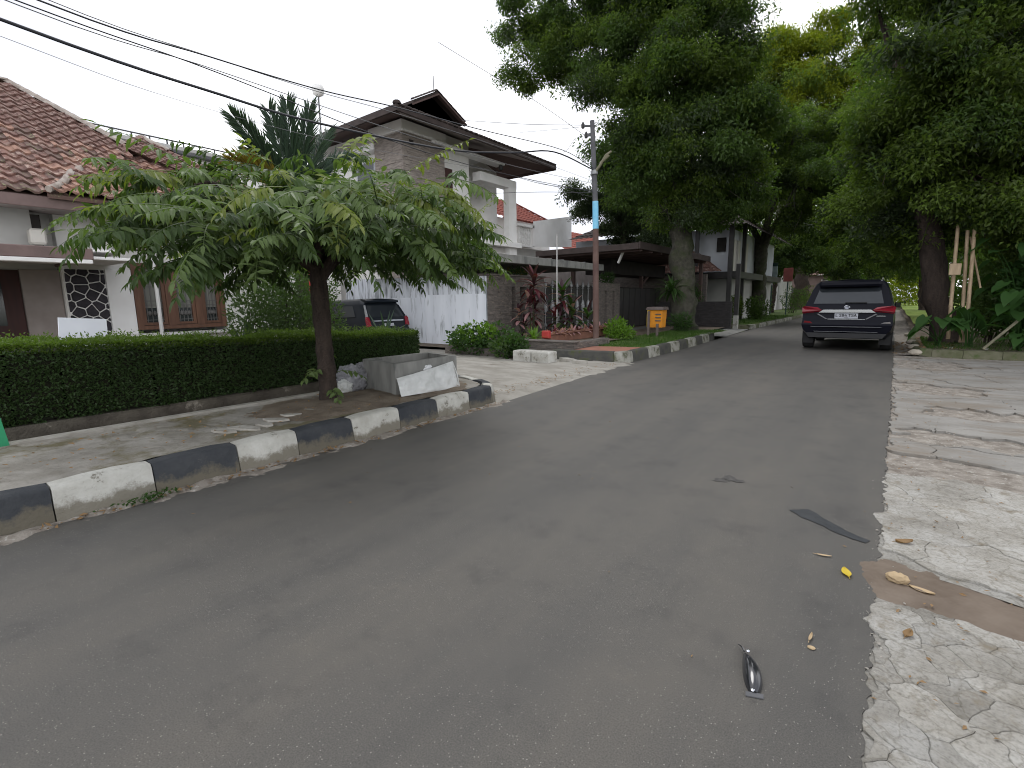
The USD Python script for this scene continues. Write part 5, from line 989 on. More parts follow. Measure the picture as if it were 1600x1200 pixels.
single('green_post', MB().prism([(-5.98, .40, .2), (-5.84, .40, .2), (-5.84, .705, .2), (-5.98, .705, .2)], [(-5.98, .40, .62), (-5.84, .40, .62), (-5.84, .66, .62), (-5.98, .66, .62)]), 'green_paint', 'bright green edge of a bin at the far left beside the hedge', 'bin')
bd = thing('sign_board', 'plain white board standing behind the hedge before the stone panel', 'board', (-7.7, 1.7, .2))
part(bd, 'panel', MB().prism([(-7.72, 1.47, .95), (-7.69, 1.47, .95), (-7.69, 1.93, .93), (-7.72, 1.93, .93)], [(-7.72, 1.50, 1.285), (-7.69, 1.50, 1.285), (-7.69, 1.945, 1.25), (-7.72, 1.945, 1.25)]), 'board_white')
for y in (1.55, 1.85): part(bd, 'leg', MB().box((-7.76, y - .02, .2), (-7.725, y + .02, 1.2)), 'pole_grey')
rp = (-9.000, 5.545, 1.823)
single('red_banner_strip', MB().box((-9.02, rp[1] - .05, 1.55), (-8.99, rp[1] + .07, 2.15), .005), 'red_paint', 'narrow red strip showing beside the small tree trunk', 'banner')

# ------------------------------------------------------------------ bin on posts, bench trough
bn = np.array((-5.802, 15.187, 0.220)); bn = np.array([-6.0, 15.75, .22])
b_ = thing('litter_bin', 'orange litter bin with dark lid on two posts beside the big trunk', 'litter bin', bn)
bx0, by0 = bn[0], bn[1]
for nm, d in (('post', -.30), ('post', .12)): part(b_, nm, MB().box((bx0 + d * .7 - .035, by0 - .22, .15), (bx0 + d * .7 + .035, by0 - .15, .62 if d > 0 else 1.02), .005), 'bin_lid')
shell = MB().prism([(bx0 - .24, by0 - .14, .50), (bx0 + .20, by0 - .14, .50), (bx0 + .20, by0 + .22, .50), (bx0 - .24, by0 + .22, .50)], [(bx0 - .265, by0 - .15, 1.05), (bx0 + .225, by0 - .15, 1.05), (bx0 + .225, by0 + .24, 1.05), (bx0 - .265, by0 + .24, 1.05)])
part(b_, 'shell', shell, 'bin_orange')
for k in range(3): part(b_, 'slot', MB().box((bx0 + .0, by0 - .165, .70 + .10 * k), (bx0 + .18, by0 - .155, .735 + .10 * k)), 'bin_lid')
part(b_, 'side_rib', MB().box((bx0 - .275, by0 - .175, .52), (bx0 - .20, by0 - .165, 1.04)), 'bin_yellow', label='yellower side strip')
part(b_, 'lid', MB().hull([(bx0 - .31, by0 - .20, 1.06), (bx0 + .28, by0 - .20, 1.06), (bx0 + .28, by0 + .28, 1.06), (bx0 - .31, by0 + .28, 1.06), (bx0 - .28, by0 - .17, 1.15), (bx0 + .25, by0 - .17, 1.15), (bx0 + .25, by0 + .25, 1.15), (bx0 - .28, by0 + .25, 1.15)]), 'bin_lid')
tr = thing('flower_trough', 'long terracotta trough of reddish plants behind the utility pole', 'trough', (-7.2, 12.8, .3))
part(tr, 'trough', MB().box((-7.35, 11.15, .28), (-7.1, 14.6, .50), .02), 'terracotta_pot'); part(tr, 'rim', MB().box((-7.38, 11.1, .501), (-7.07, 14.65, .55), .01), 'terracotta_pot')
single('red_block', MB().box((-7.3, 10.98, .42), (-7.08, 11.12, .62), .02), 'red_paint', 'small bright red block at the end of the flower trough', 'block')

# ------------------------------------------------------------------ litter on the road
q = np.array((-0.310, 1.870, 0.000))
pod = thing('black_pod', 'glossy black plastic piece with a pointed stalk lying on the road', 'litter', (q[0], q[1], 0))
ax_ = unit(np.array((-0.370, 2.020)) - np.array((-0.269, 1.755))); sd_ = np.array([ax_[1], -ax_[0]])
L_ = .215; vs = []
for s in np.linspace(0, 1, 15):
    wd = .034 * (math.sin(math.pi * min(1, s * .97 + .03))**.55) * (1.15 - .45 * s); hgt = .036 * math.sin(math.pi * min(1, .06 + s * .92))**.6
    cc = q[:2] + ax_ * (s - .5) * L_ + sd_ * .010 * math.sin(s * 3)
    for a in np.linspace(0, np.pi, 8): vs.append([*(cc + sd_ * wd * math.cos(a)), .002 + hgt * math.sin(a)**.8])
    vs.append([*cc, .001])
part(pod, 'shell', MB().add(vs, [[i * 9 + j, i * 9 + (j + 1) % 9, (i + 1) * 9 + (j + 1) % 9, (i + 1) * 9 + j] for i in range(14) for j in range(9)]), 'plastic_black', smooth=60)
tp = q[:2] + ax_ * L_ * .49
part(pod, 'stalk', MB().tube([(*tp, .015), (*(tp + ax_ * .02 - sd_ * .006), .018), (*(tp + ax_ * .042 - sd_ * .016), .012)], [.004, .003, .0015], 6), 'plastic_black')
bt = q[:2] - ax_ * L_ * .5
part(pod, 'flap', MB().prism([(*(bt - sd_ * .030 - ax_ * .016), .001), (*(bt + sd_ * .028 - ax_ * .016), .001), (*(bt + sd_ * .030), .001), (*(bt - sd_ * .028), .001)], [(*(bt - sd_ * .030 - ax_ * .016), .005), (*(bt + sd_ * .028 - ax_ * .016), .005), (*(bt + sd_ * .030), .009), (*(bt - sd_ * .028), .009)]), 'pole_grey', label='grey flap at the blunt end')
for (px, lab) in (((-0.332, 1.953, 0.030), 'small chrome lump standing for a highlight near the stalk'), ((-0.274, 1.749, 0.030), 'small chrome lump standing for a highlight near the flap')):
    part(pod, 'cap', lump((px[0], px[1], .034), .007, 2, .1, 2, (1, 1.4, .5)), 'chrome', smooth=True, label=lab)  # chrome lumps modelled as the highlights on the glossy shell
def flat_leaf(name, label, p, ang, L, W, mat, curl=.3, cat='leaf', z=.004, group=None, n=7):
    t = np.linspace(0, 1, n); ca, sa = math.cos(ang), math.sin(ang); v = []
    for s in t:
        wd = W / 2 * math.sin(math.pi * min(1, .04 + s * .94))**.8
        for o in (-1, 0, 1):
            x, y = (s - .5) * L, o * wd; v.append([p[0] + ca * x - sa * y, p[1] + sa * x + ca * y, z + curl * W * (abs(o) * .6 + (s - .4)**2 * 1.6)])
    mb = MB().add(v, [[i * 3 + j, i * 3 + j + 1, (i + 1) * 3 + j + 1, (i + 1) * 3 + j] for i in range(n - 1) for j in (0, 1)])
    e = p[:2] + np.array([-ca, -sa]) * L * .5; mb.tube([(*e, z + curl * W * .3), (*(e + np.array([-ca, -sa]) * L * .2), z + .004)], .0015, 4)
    return single(name, mb, mat, label, cat, group=group, smooth=True)
flat_leaf('fallen_leaf', 'bright yellow fallen leaf on the road near the mud strip', np.array((-0.066, 2.899, 0.000)), 1.9, .085, .042, 'leaf_yellow')
flat_leaf('fallen_leaf', 'narrow greenish-yellow leaf on the road above the yellow one', np.array((-0.177, 3.042, 0.000)), .2, .075, .018, 'leaf_tan')
flat_leaf('fallen_leaf', 'thin pale twist of dry leaf on the road above the black piece', np.array((-0.149, 2.228, 0.000)), 1.5, .062, .012, 'leaf_tan', .8)
single('pebble', lump(np.array((-0.138, 2.163, 0.004)), .011, 2, .2, 4, (1.3, 1, .5)), 'leaf_tan', 'small tan pebble below the thin dry leaf', 'pebble', smooth=True)
flat_leaf('fallen_leaf', 'yellowish dry leaf lying on the slab edge above the mud', np.array((0.174, 3.462, 0.000)), .4, .085, .05, 'leaf_dry', .5)
flat_leaf('fallen_leaf', 'small brown leaf on the cracked slab below the mud', np.array((0.173, 2.476, 0.000)), 1.2, .055, .035, 'leaf_dry', .6)
dc = np.array((0.142, 2.954, 0.000))
single('dry_leaf_clump', MB().add(*lump((dc[0], dc[1], .022), .04, 3, .3, 12, (1.15, .8, .7)).get()), 'leaf_tan', 'curled pinkish-brown dry leaf at the head of the mud strip', 'leaf', smooth=50)
flat_leaf('fallen_leaf', 'pale broken leaf on the mud strip beside the curled one', np.array((0.234, 2.918, 0.000)), -.3, .10, .04, 'leaf_tan', .3)
single('white_scrap', MB().prism([(.46, 1.70, .008), (.53, 1.70, .008), (.53, 1.76, .008), (.45, 1.75, .008)], [(.465, 1.705, .03), (.525, 1.705, .035), (.525, 1.75, .03), (.455, 1.745, .025)]), 'bag_white', 'scrap of white plastic at the lower right corner', 'litter')
mb = MB(); r_ = np.random.default_rng(8); n = 260
yy = r_.uniform(.5, 5.3, n); xx = -4.235 + np.abs(r_.normal(0, .035, n))
mb.add(*leaves(np.column_stack([xx, yy, r_.uniform(.003, .02, n)]), np.column_stack([r_.normal(size=(n, 2)), r_.normal(0, .2, n)]), np.tile([0, 0, 1.], (n, 1)) + r_.normal(0, .3, (n, 3)), r_.uniform(.015, .055, n), r_.uniform(.008, .028, n)))
n = 240; yy = r_.uniform(15.2, 19, n); xx = r_.uniform(.15, 1.3, n); mb.add(*leaves(np.column_stack([xx, yy, np.full(n, .02) + .16 * (xx > .6)]), np.column_stack([r_.normal(size=(n, 2)), r_.normal(0, .2, n)]), np.tile([0, 0, 1.], (n, 1)) + r_.normal(0, .3, (n, 3)), r_.uniform(.04, .12, n), r_.uniform(.02, .06, n)))
n = 160; yy = r_.uniform(5.4, 9.8, n); xx = -4.5 - np.abs(r_.normal(0, .25, n)); mb.add(*leaves(np.column_stack([xx, yy, np.full(n, .045)]), np.column_stack([r_.normal(size=(n, 2)), r_.normal(0, .2, n)]), np.tile([0, 0, 1.], (n, 1)) + r_.normal(0, .3, (n, 3)), r_.uniform(.02, .07, n), r_.uniform(.01, .035, n)))
n = 420; yy = 1 + 14 * r_.random(n)**.8; xx = .08 + np.abs(r_.normal(0, .5, n)) * (.4 + yy / 8); mb.add(*leaves(np.column_stack([xx, yy, np.full(n, .010)]), np.column_stack([r_.normal(size=(n, 2)), r_.normal(0, .15, n)]), np.tile([0, 0, 1.], (n, 1)) + r_.normal(0, .3, (n, 3)), r_.uniform(.008, .035, n), r_.uniform(.004, .016, n)))
n = 200; yy = r_.uniform(.4, 5.2, n); xx = r_.uniform(-5.65, -4.5, n); mb.add(*leaves(np.column_stack([xx, yy, np.full(n, .272)]), np.column_stack([r_.normal(size=(n, 2)), r_.normal(0, .2, n)]), np.tile([0, 0, 1.], (n, 1)) + r_.normal(0, .3, (n, 3)), r_.uniform(.015, .06, n), r_.uniform(.008, .03, n)))
n = 130; yy = 1.2 + 18 * r_.random(n); xx = r_.uniform(-4.1, 0, n); mb.add(*leaves(np.column_stack([xx, yy, np.full(n, .004)]), np.column_stack([r_.normal(size=(n, 2)), r_.normal(0, .15, n)]), np.tile([0, 0, 1.], (n, 1)) + r_.normal(0, .3, (n, 3)), r_.uniform(.008, .03, n), r_.uniform(.005, .015, n)))
single('leaf_litter', mb, 'leaf_dry', 'dry leaf litter along the kerbs and behind the parked car', 'leaf litter', kind='stuff')
for k, (x, y) in enumerate(((0.523, 20.800), (0.512, 17.502), (0.531, 15.940), (0.518, 14.392))):
    single('edging_stone', lump((x, y, .14), .12, 2, .25, k, (1, 1, .55)), 'stone_path', 'pale edging stone number %s from the parked car along the soil island' % ('one', 'two', 'three', 'four')[k], 'stone', smooth=50)

# ------------------------------------------------------------------ small street tree with drooping feathery leaves
def bend(p0, d, L, droop, n):
    """A stem from p0 that starts along d and bends down."""
    pts, dirs = [np.array(p0, float)], []; d = unit(d)
    for k in range(n):
        d = unit(d + np.array([0, 0, -droop / n])); dirs.append(d); pts.append(pts[-1] + d * L / n)
    return np.array(pts), np.array(dirs + [dirs[-1]])
def frond(p0, d, L, r, pairs=10, ll=.15, lw=.046, droop=1.0, hang=.7):
    pts, dirs = bend(p0, d, L, droop, 8); mb = MB(); rad = np.linspace(.006, .002, 9); mb.tube(pts, rad, 3, cap=False)
    side = unit(np.cross(dirs[0], [0, 0, 1]) + 1e-6); P, D, N, LL = [], [], [], []
    for k in range(pairs):
        t = .16 + .84 * (k + .5) / pairs; x = t * 8; i = min(int(x), 7); p = pts[i] + (pts[i + 1] - pts[i]) * (x - i); dd = dirs[i]
        sc = .65 + .5 * math.sin(math.pi * min(1, .15 + t * .85))
        for s in (-1, 1):
            P.append(p); D.append(unit(side * s * (.75 + r.normal(0, .22)) + dd * (.35 + r.normal(0, .22)) + np.array([0, 0, -hang + r.normal(0, .28)]))); N.append(unit(np.array([0, 0, .6]) + side * s * .5 + dd * .5 + r.normal(0, .2, 3))); LL.append(ll * sc * r.uniform(.85, 1.15))
    P.append(pts[-1]); D.append(dirs[-1]); N.append([0, 0, 1]); LL.append(ll * .8)
    LL = np.array(LL); D = unit(np.array(D)); N = np.array(N); S = unit(np.cross(D, N)); N = np.cross(S, D); P = np.array(P); W = LL * lw / ll
    a, b = P + D * (LL * .3)[:, None], P + D * (LL * .68)[:, None] - N * (LL * .05)[:, None]; w1, w2 = (W * .5)[:, None], (W * .40)[:, None]
    v = np.stack([P, a + S * w1 + N * w1 * .4, a, a - S * w1 + N * w1 * .4, b + S * w2 + N * w2 * .4, b, b - S * w2 + N * w2 * .4, P + D * LL[:, None] - N * (LL * .16)[:, None]], 1).reshape(-1, 3)
    f = np.array([[0, 2, 1], [0, 3, 2], [1, 2, 5], [1, 5, 4], [2, 3, 6], [2, 6, 5], [4, 5, 7], [5, 6, 7]])
    mb.add(v, (np.arange(len(P))[:, None, None] * 8 + f).reshape(-1, 3)); return mb
TX, TY = -5.32, 3.38
st = thing('street_tree', 'small umbrella-shaped tree with drooping feathery leaves on the pavement', 'tree', (TX, TY, .25))
tp_ = [(TX, TY, .18), (TX + .01, TY - .005, .34), (TX, TY, .7), (TX - .015, TY + .0, 1.1), (TX - .01, TY - .01, 1.5), (TX + .0, TY - .01, 1.85)]
part(st, 'trunk', MB().tube(smooth_path(tp_, 8), np.interp(np.linspace(0, 1, 41), [0, .08, .3, 1], [.150, .118, .100, .095]), 14, jitter=.22, seed=3), 'bark_dark', smooth=60)
r = np.random.default_rng(42); tips = []
for k in range(9):
    a = k / 9 * 2 * np.pi + r.uniform(-.25, .25); rr = r.uniform(.7, 1.15); z1 = r.uniform(2.1, 2.5)
    p = smooth_path([(TX, TY, 1.62 + .02 * k), (TX + .35 * rr * math.cos(a), TY + .35 * rr * math.sin(a), 2.0), (TX + rr * math.cos(a + .15), TY + rr * math.sin(a + .15), z1), (TX + 1.2 * rr * math.cos(a + .1), TY + 1.2 * rr * math.sin(a + .1), z1)], 6)
    part(st, 'branch', MB().tube(p, np.linspace(.055, .012, len(p)), 8, jitter=.2, seed=k), 'bark_dark', smooth=60); tips += list(p[5:])
for k in range(3):
    p = smooth_path([(TX, TY, 1.8), (TX + r.normal(0, .12), TY + r.normal(0, .12), 2.3), (TX + r.normal(0, .3), TY + r.normal(0, .3), 2.65)], 6); part(st, 'branch', MB().tube(p, np.linspace(.05, .012, len(p)), 8, jitter=.2, seed=k), 'bark_dark', smooth=60); tips += list(p[6:])
rest, NF = {'leaf_frond': MB(), 'leaf_frond_dark': MB(), 'leaf_frond_yellow': MB()}, 0
specs = []
for k in range(900):
    a = r.uniform(0, 2 * np.pi); ro = 2.33 * math.sqrt(r.uniform(0, 1)); q = ro / 2.33
    ztop = 2.82 - .45 * q**1.8 + .14 * math.sin(a * 3 + 1) + .10 * math.sin(a * 7)
    lay = r.uniform(0, 1)**1.1; z = ztop - lay * (0.80 - .34 * q)
    st_r = max(.05, ro - .55); p0 = np.array([TX + st_r * math.cos(a), TY + st_r * math.sin(a), z])
    az = a + r.normal(0, .55 if ro > .9 else 1.5); el = r.uniform(-.05, .45) - .25 * lay
    specs.append((lay, ro, p0, np.array([math.cos(az) * math.cos(el), math.sin(az) * math.cos(el), math.sin(el)]), r.uniform(.45, .75), z))
for az, el, z, L in ((1.62 + .9, .45, 2.62, .95), (-1.05, .35, 2.35, 1.0), (-1.25, .25, 2.15, .95), (-.85, .30, 2.05, .85), (-1.5, .5, 2.55, .95), (1.3, .5, 2.75, .8), (1.75, .3, 2.35, .8), (2.4, .75, 2.85, .8), (.6, .6, 2.8, .8), (-.3, .5, 2.7, .8)):
    specs.append((-.1, 3, np.array([TX + 1.05 * math.cos(az), TY + 1.05 * math.sin(az), z]), np.array([math.cos(az) * math.cos(el), math.sin(az) * math.cos(el), math.sin(el)]), L, z))
specs.sort(key=lambda s: s[0] - .25 * s[1] - .12 * ((s[2] - [TX, TY, 0]) @ np.array([.84, -.54, 0])))
for lay, ro, p0, d, L, z in specs:
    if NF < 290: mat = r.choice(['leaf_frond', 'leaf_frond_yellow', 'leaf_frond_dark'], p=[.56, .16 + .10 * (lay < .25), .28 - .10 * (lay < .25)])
    else: mat = r.choice(['leaf_frond', 'leaf_frond_dark'], p=[.4, .6])
    small = lay > -.05 and r.random() < .45; m = frond(p0, d + (r.normal(0, .35, 3) if small else 0), L * (r.uniform(.5, .75) if small else 1), r, pairs=int(r.integers(6, 9)) if small else int(r.integers(10, 13)), ll=r.uniform(.085, .125) if small else r.uniform(.11, .16), lw=.040, droop=r.uniform(.3, 1.25), hang=r.uniform(.15, .95))
    if NF < 290: part(st, 'leaf', m, mat); NF += 1
    else: rest[mat].add(*m.get())
for mname, m in rest.items():
    if m.n: part(st, 'foliage', m, mname, kind='stuff')
for az, z in ((-1.2, .62), (.9, .58), (2.5, .75), (-.3, .38)):  # shoots low on the trunk
    d = np.array([math.cos(az), math.sin(az), .5]); part(st, 'shoot', frond((TX + .09 * d[0], TY + .09 * d[1], z), d, .34, r, pairs=4, ll=.10, lw=.055, droop=1.2, hang=.3), 'leaf_frond')

# ------------------------------------------------------------------ clipped hedge
hd = thing('hedge', 'long clipped dark green hedge along the drain', 'hedge', (-7, 2.5, .3))
HX0, HX1 = -7.42, -6.50
def hz(y): return np.interp(y, [-1.5, .7, 3.2, 6.0], [1.08, 1.06, .97, .90])
mb = MB(); ys_ = np.linspace(-1.5, 5.9, 20)
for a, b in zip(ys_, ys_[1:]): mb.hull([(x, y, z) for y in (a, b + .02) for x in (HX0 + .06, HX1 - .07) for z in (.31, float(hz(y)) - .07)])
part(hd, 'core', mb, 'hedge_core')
r = np.random.default_rng(9); L, T = MB(), MB()
def lumpy(p): return (meshkit.fbm(p * 3.2, 3, 12) - .5)[:, None]
n = 30000; y = r.uniform(-1.2, 5.95, n); z = .28 + (hz(y) - .28) * r.uniform(0, 1, n); P = np.column_stack([HX1 + np.abs(r.normal(0, .03, n)) * -1 + .02, y, z]); P[:, 0] += lumpy(P)[:, 0] * .16 - .05 * (z > hz(y) - .06); keepl = (meshkit.fbm(P * 4.5, 3, 31) > .36 - .5 * (z > .5)) | (z > .62); P = P[keepl]; n = len(P)
D = unit(np.column_stack([r.uniform(.2, 1.2, n), r.normal(0, .6, n), r.normal(.1, .6, n)])); L.add(*leaves(P, D, np.column_stack([r.normal(.4, .5, n), r.normal(0, .5, n), np.ones(n)]), r.uniform(.026, .050, n), r.uniform(.016, .026, n)))
n = 5500; x = r.uniform(HX0, HX1, n); z = .3 + r.uniform(0, .64, n); P = np.column_stack([x, np.full(n, 5.95) - np.abs(r.normal(0, .03, n)), z]); D = unit(np.column_stack([r.normal(0, .6, n), r.uniform(.2, 1.2, n), r.normal(.1, .6, n)])); L.add(*leaves(P, D, np.column_stack([r.normal(0, .5, n), r.normal(.4, .5, n), np.ones(n)]), r.uniform(.026, .050, n), r.uniform(.016, .026, n)))
part(hd, 'foliage', L, 'leaf_hedge', kind='stuff')
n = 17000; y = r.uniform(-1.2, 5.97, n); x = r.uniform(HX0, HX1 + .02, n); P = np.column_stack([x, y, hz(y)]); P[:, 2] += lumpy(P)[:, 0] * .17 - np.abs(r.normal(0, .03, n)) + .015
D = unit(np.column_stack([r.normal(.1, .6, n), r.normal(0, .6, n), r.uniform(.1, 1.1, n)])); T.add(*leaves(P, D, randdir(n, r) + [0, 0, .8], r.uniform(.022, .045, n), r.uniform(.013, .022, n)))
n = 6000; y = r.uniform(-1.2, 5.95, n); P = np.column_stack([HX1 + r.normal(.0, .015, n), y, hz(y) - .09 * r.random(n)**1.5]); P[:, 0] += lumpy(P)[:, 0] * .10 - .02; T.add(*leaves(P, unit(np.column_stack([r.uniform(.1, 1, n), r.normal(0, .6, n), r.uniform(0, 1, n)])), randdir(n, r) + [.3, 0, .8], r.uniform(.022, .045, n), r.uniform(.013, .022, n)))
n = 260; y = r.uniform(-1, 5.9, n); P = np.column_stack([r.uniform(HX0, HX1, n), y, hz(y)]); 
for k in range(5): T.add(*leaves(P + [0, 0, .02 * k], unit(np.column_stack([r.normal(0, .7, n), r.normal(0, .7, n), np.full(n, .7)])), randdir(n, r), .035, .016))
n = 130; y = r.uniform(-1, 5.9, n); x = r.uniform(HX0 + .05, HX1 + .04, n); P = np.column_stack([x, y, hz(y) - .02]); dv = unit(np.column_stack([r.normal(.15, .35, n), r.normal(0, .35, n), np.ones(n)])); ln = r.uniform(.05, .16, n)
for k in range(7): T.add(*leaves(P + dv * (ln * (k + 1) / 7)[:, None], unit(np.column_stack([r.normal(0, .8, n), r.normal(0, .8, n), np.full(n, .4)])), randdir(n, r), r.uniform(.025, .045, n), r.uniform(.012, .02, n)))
part(hd, 'top_foliage', T, 'leaf_hedge_lit', kind='stuff', label='leaves along the top, the light from above painted in as a lighter green')

# ------------------------------------------------------------------ shrubs
def shrub(name, label, c, rad, n, ll, lw, mat, seed, stems=6, up=.35, group=None, lumps=10, mat2=None, cat='shrub'):
    r = np.random.default_rng(seed); c, rad = np.array(c, float), np.array(rad, float); t = thing(name, label, cat, (c[0], c[1], c[2] - rad[2]), group=group)
    cs = c + randdir(lumps, r) * rad * .62; mb = MB(); m2 = MB(); per = n // lumps
    for q in cs:
        d = randdir(per, r); P = q + d * rad * .48 * r.uniform(.55, 1.05, (per, 1))**.5; P[:, 2] = np.maximum(P[:, 2], c[2] - rad[2] + .02)
        D = unit(d * .8 + r.normal(0, .5, (per, 3)) + [0, 0, up]); m = leaves(P, D, d + r.normal(0, .5, (per, 3)) + [0, 0, .6], ll * r.uniform(.6, 1.25, per), lw * r.uniform(.7, 1.2, per), droop=.1)
        (m2 if (mat2 and r.random() < .3) else mb).add(*m)
    part(t, 'foliage', mb, mat, kind='stuff')
    if m2.n: part(t, 'foliage', m2, mat2, kind='stuff')
    for k in range(stems):
        e = cs[k % lumps]; part(t, 'stem', MB().tube(smooth_path([(c[0] + r.normal(0, rad[0] * .15), c[1] + r.normal(0, rad[1] * .15), c[2] - rad[2]), (c + e) / 2 - [0, 0, rad[2] * .3], e], 4), np.linspace(.022, .006, 9), 5), 'bark_dark')
    return t
a = np.array((-9.066, 9.900, 0.240))
shrub('ivy_mound', 'low rambling creeper mound at the foot of the white wall', (-8.35, 9.95, .38), (1.25, .50, .46), 2400, .11, .07, 'leaf_ivy', 5, lumps=24, mat2='leaf_bush')
shrub('ivy_mound', 'creeper spilling over the low brick edge beside the white kerb stones', (-7.25, 9.55, .26), (.5, .36, .36), 1000, .10, .065, 'leaf_ivy', 6, lumps=12, mat2='leaf_frond_dark')
single('brick_edge', MB().box((-9.6, 9.7, -.02), (-7.2, 9.85, .22), .02), 'slate', 'low brick edge half buried under the creeper', 'edging')
shrub('green_bush', 'round bright green bush on the verge beside the utility pole', (-6.35, 13.9, .50), (.50, .50, .40), 1100, .13, .05, 'leaf_bush', 7, lumps=16)
shrub('garden_shrub', 'dense dark shrub behind the hedge left of the tree trunk', (-8.6, 4.7, 1.15), (.75, .85, .95), 5200, .08, .035, 'leaf_frond_dark', 8, lumps=26)
shrub('garden_shrub', 'feathery garden shrub behind the hedge right of the tree trunk', (-9.3, 6.0, .95), (.45, .35, .75), 1500, .085, .03, 'leaf_frond_dark', 9, lumps=18)
shrub('garden_shrub', 'tall leafy shrub against the tiled house under the palm', (-10.2, 5.9, 1.7), (.9, .9, 1.5), 5200, .10, .04, 'leaf_frond_dark', 10, lumps=26)
shrub('wall_plants', 'sparse weeds growing on top of the slate gate wall', (-9.45, 12.9, 2.30), (.2, .95, .16), 500, .12, .035, 'leaf_ivy', 11, stems=0, lumps=9, mat2='leaf_palm_yellow')
shrub('pillar_plant', 'leafy plant on top of the gate pillar', (-9.5, 19.0, 2.25), (.25, .6, .22), 260, .2, .04, 'leaf_ivy', 12, stems=0, lumps=6)
shrub('variegated_shrub', 'pale variegated shrub above the slate garden wall', (-8.3, 25.2, 1.5), (.9, .7, .9), 1600, .13, .05, 'leaf_ivy', 13, lumps=14)
shrub('trunk_fern_base', 'yellow-green leafy plant at the foot of the first big trunk', (-5.95, 18.1, .5), (.45, .35, .36), 420, .2, .035, 'leaf_ivy', 14, stems=0, lumps=8, cat='plant')
for k, (x, y, s, lab) in enumerate(((-5.9, 30.5, .7, 'dark shrub left of the second big trunk'), (-7.2, 29.5, .8, 'brownish shrub under the grey house'), (-6.2, 45, 1.0, 'clipped round shrub on the far verge'), (-5.9, 53, 1.1, 'farther round shrub beside the third trunk'), (-8.5, 43, 1.3, 'tall green shrub under the white signs'))):
    shrub('verge_shrub', lab, (x, y, .15 + s), (s * .9, s * .9, s), 1500, .13, .06, 'leaf_tree_olive' if k % 2 else 'leaf_tree', 20 + k, lumps=14)
for k, (x, y, w, h, lab) in enumerate(((2.9, 17.6, 1.2, 1.5, 'dark bush behind the leaning bamboo pole'), (4.6, 17.2, 1.4, 1.9, 'tall bush at the far right beyond the apron'), (2.2, 20.5, 1.2, 1.3, 'dark bush behind the bamboo props'), (4.4, 22.5, 2.0, 2.6, 'large dark thicket behind the right tree'), (7.5, 19.5, 2.4, 3.0, 'large thicket at the right picture edge'), (6.5, 28, 3, 3.2, 'far thicket right of the lawn'))):
    shrub('thicket', lab, (x, y, .1 + h), (w, w, h), int(2600 * w), .15, .075, ('leaf_tree', 'leaf_tree_olive')[k % 2], 40 + k, lumps=int(16 * w))

shrub('thicket', 'bushy broad-leaved thicket filling the right edge behind the leaning pole', (2.95, 16.7, 1.55), (.85, .6, 1.45), 1500, .20, .14, 'leaf_big', 61, lumps=26)
shrub('thicket', 'mid-green bush between the right trunk and the picture edge', (2.1, 17.6, 1.1), (.7, .5, 1.0), 1300, .14, .08, 'leaf_tree', 62, lumps=20)
def strap(base, d, L, W, droop, n=5, fold=.25):
    pts, dirs = bend(base, d, L, droop, n); side = unit(np.cross(dirs, [0, 0, 1]) + 1e-6); up = np.cross(side, dirs); v = []
    for i in range(n + 1):
        w = W / 2 * math.sin(math.pi * min(1, .12 + .88 * i / n))**.7 if i < n else .001
        v += [pts[i] + side[i] * w + up[i] * w * fold, pts[i], pts[i] - side[i] * w + up[i] * w * fold]
    return MB().add(v, [[i * 3 + j, i * 3 + j + 1, (i + 1) * 3 + j + 1, (i + 1) * 3 + j] for i in range(n) for j in (0, 1)])
def cordyline(label, x, y, z0, heads, seed, mats, group=None):
    r = np.random.default_rng(seed); t = thing('ti_plant', label, 'plant', (x, y, z0))
    for hx, hy, hz_, n, L in heads:
        top = np.array([x + hx, y + hy, hz_]); part(t, 'stem', MB().tube(smooth_path([(x + hx * .3, y + hy * .3, z0), (x + hx * .7, y + hy * .7, (z0 + hz_) / 2), top], 5), np.linspace(.022, .014, 11), 6), 'bark_grey', smooth=True)
        for k in range(n):
            a = k * 2.4 + r.uniform(-.3, .3); q = k / n; el = 1.25 - 1.7 * q + r.normal(0, .12)
            part(t, 'leaf', strap(top - [0, 0, .45 * q], (math.cos(a) * math.cos(el), math.sin(a) * math.cos(el), math.sin(el)), L * r.uniform(.8, 1.15), .115 * r.uniform(.8, 1.2), r.uniform(.6, 1.2)), mats[r.integers(len(mats))])
    return t
cordyline('tall red-leaved plant before the slate gate wall', -8.3, 12.0, .3, [(0, .1, 2.0, 30, .60), (.1, -.25, 1.45, 18, .45), (-.1, .3, 1.2, 16, .42)], 1, ['leaf_red', 'leaf_red', 'leaf_pink', 'leaf_purple'])
cordyline('pink and green leaved plant before the metal gate', -8.1, 13.35, .3, [(0, 0, 1.65, 30, .58), (.1, .4, 1.25, 18, .48), (0, -.4, 1.0, 14, .42)], 2, ['leaf_pink', 'leaf_red', 'leaf_purple', 'leaf_ivy'])
cordyline('dark purple-leaved plant in front of the niche', -8.5, 11.75, .3, [(0, -.1, 1.15, 14, .30), (.05, .15, .85, 12, .28)], 3, ['leaf_purple', 'leaf_purple', 'leaf_pink'])
cordyline('green-leaved plant behind the flower trough', -8.0, 12.9, .3, [(0, .2, 1.0, 16, .5), (0, .9, 1.05, 18, .52), (.1, 1.7, .95, 18, .5)], 4, ['leaf_ivy', 'leaf_frond', 'leaf_purple'])
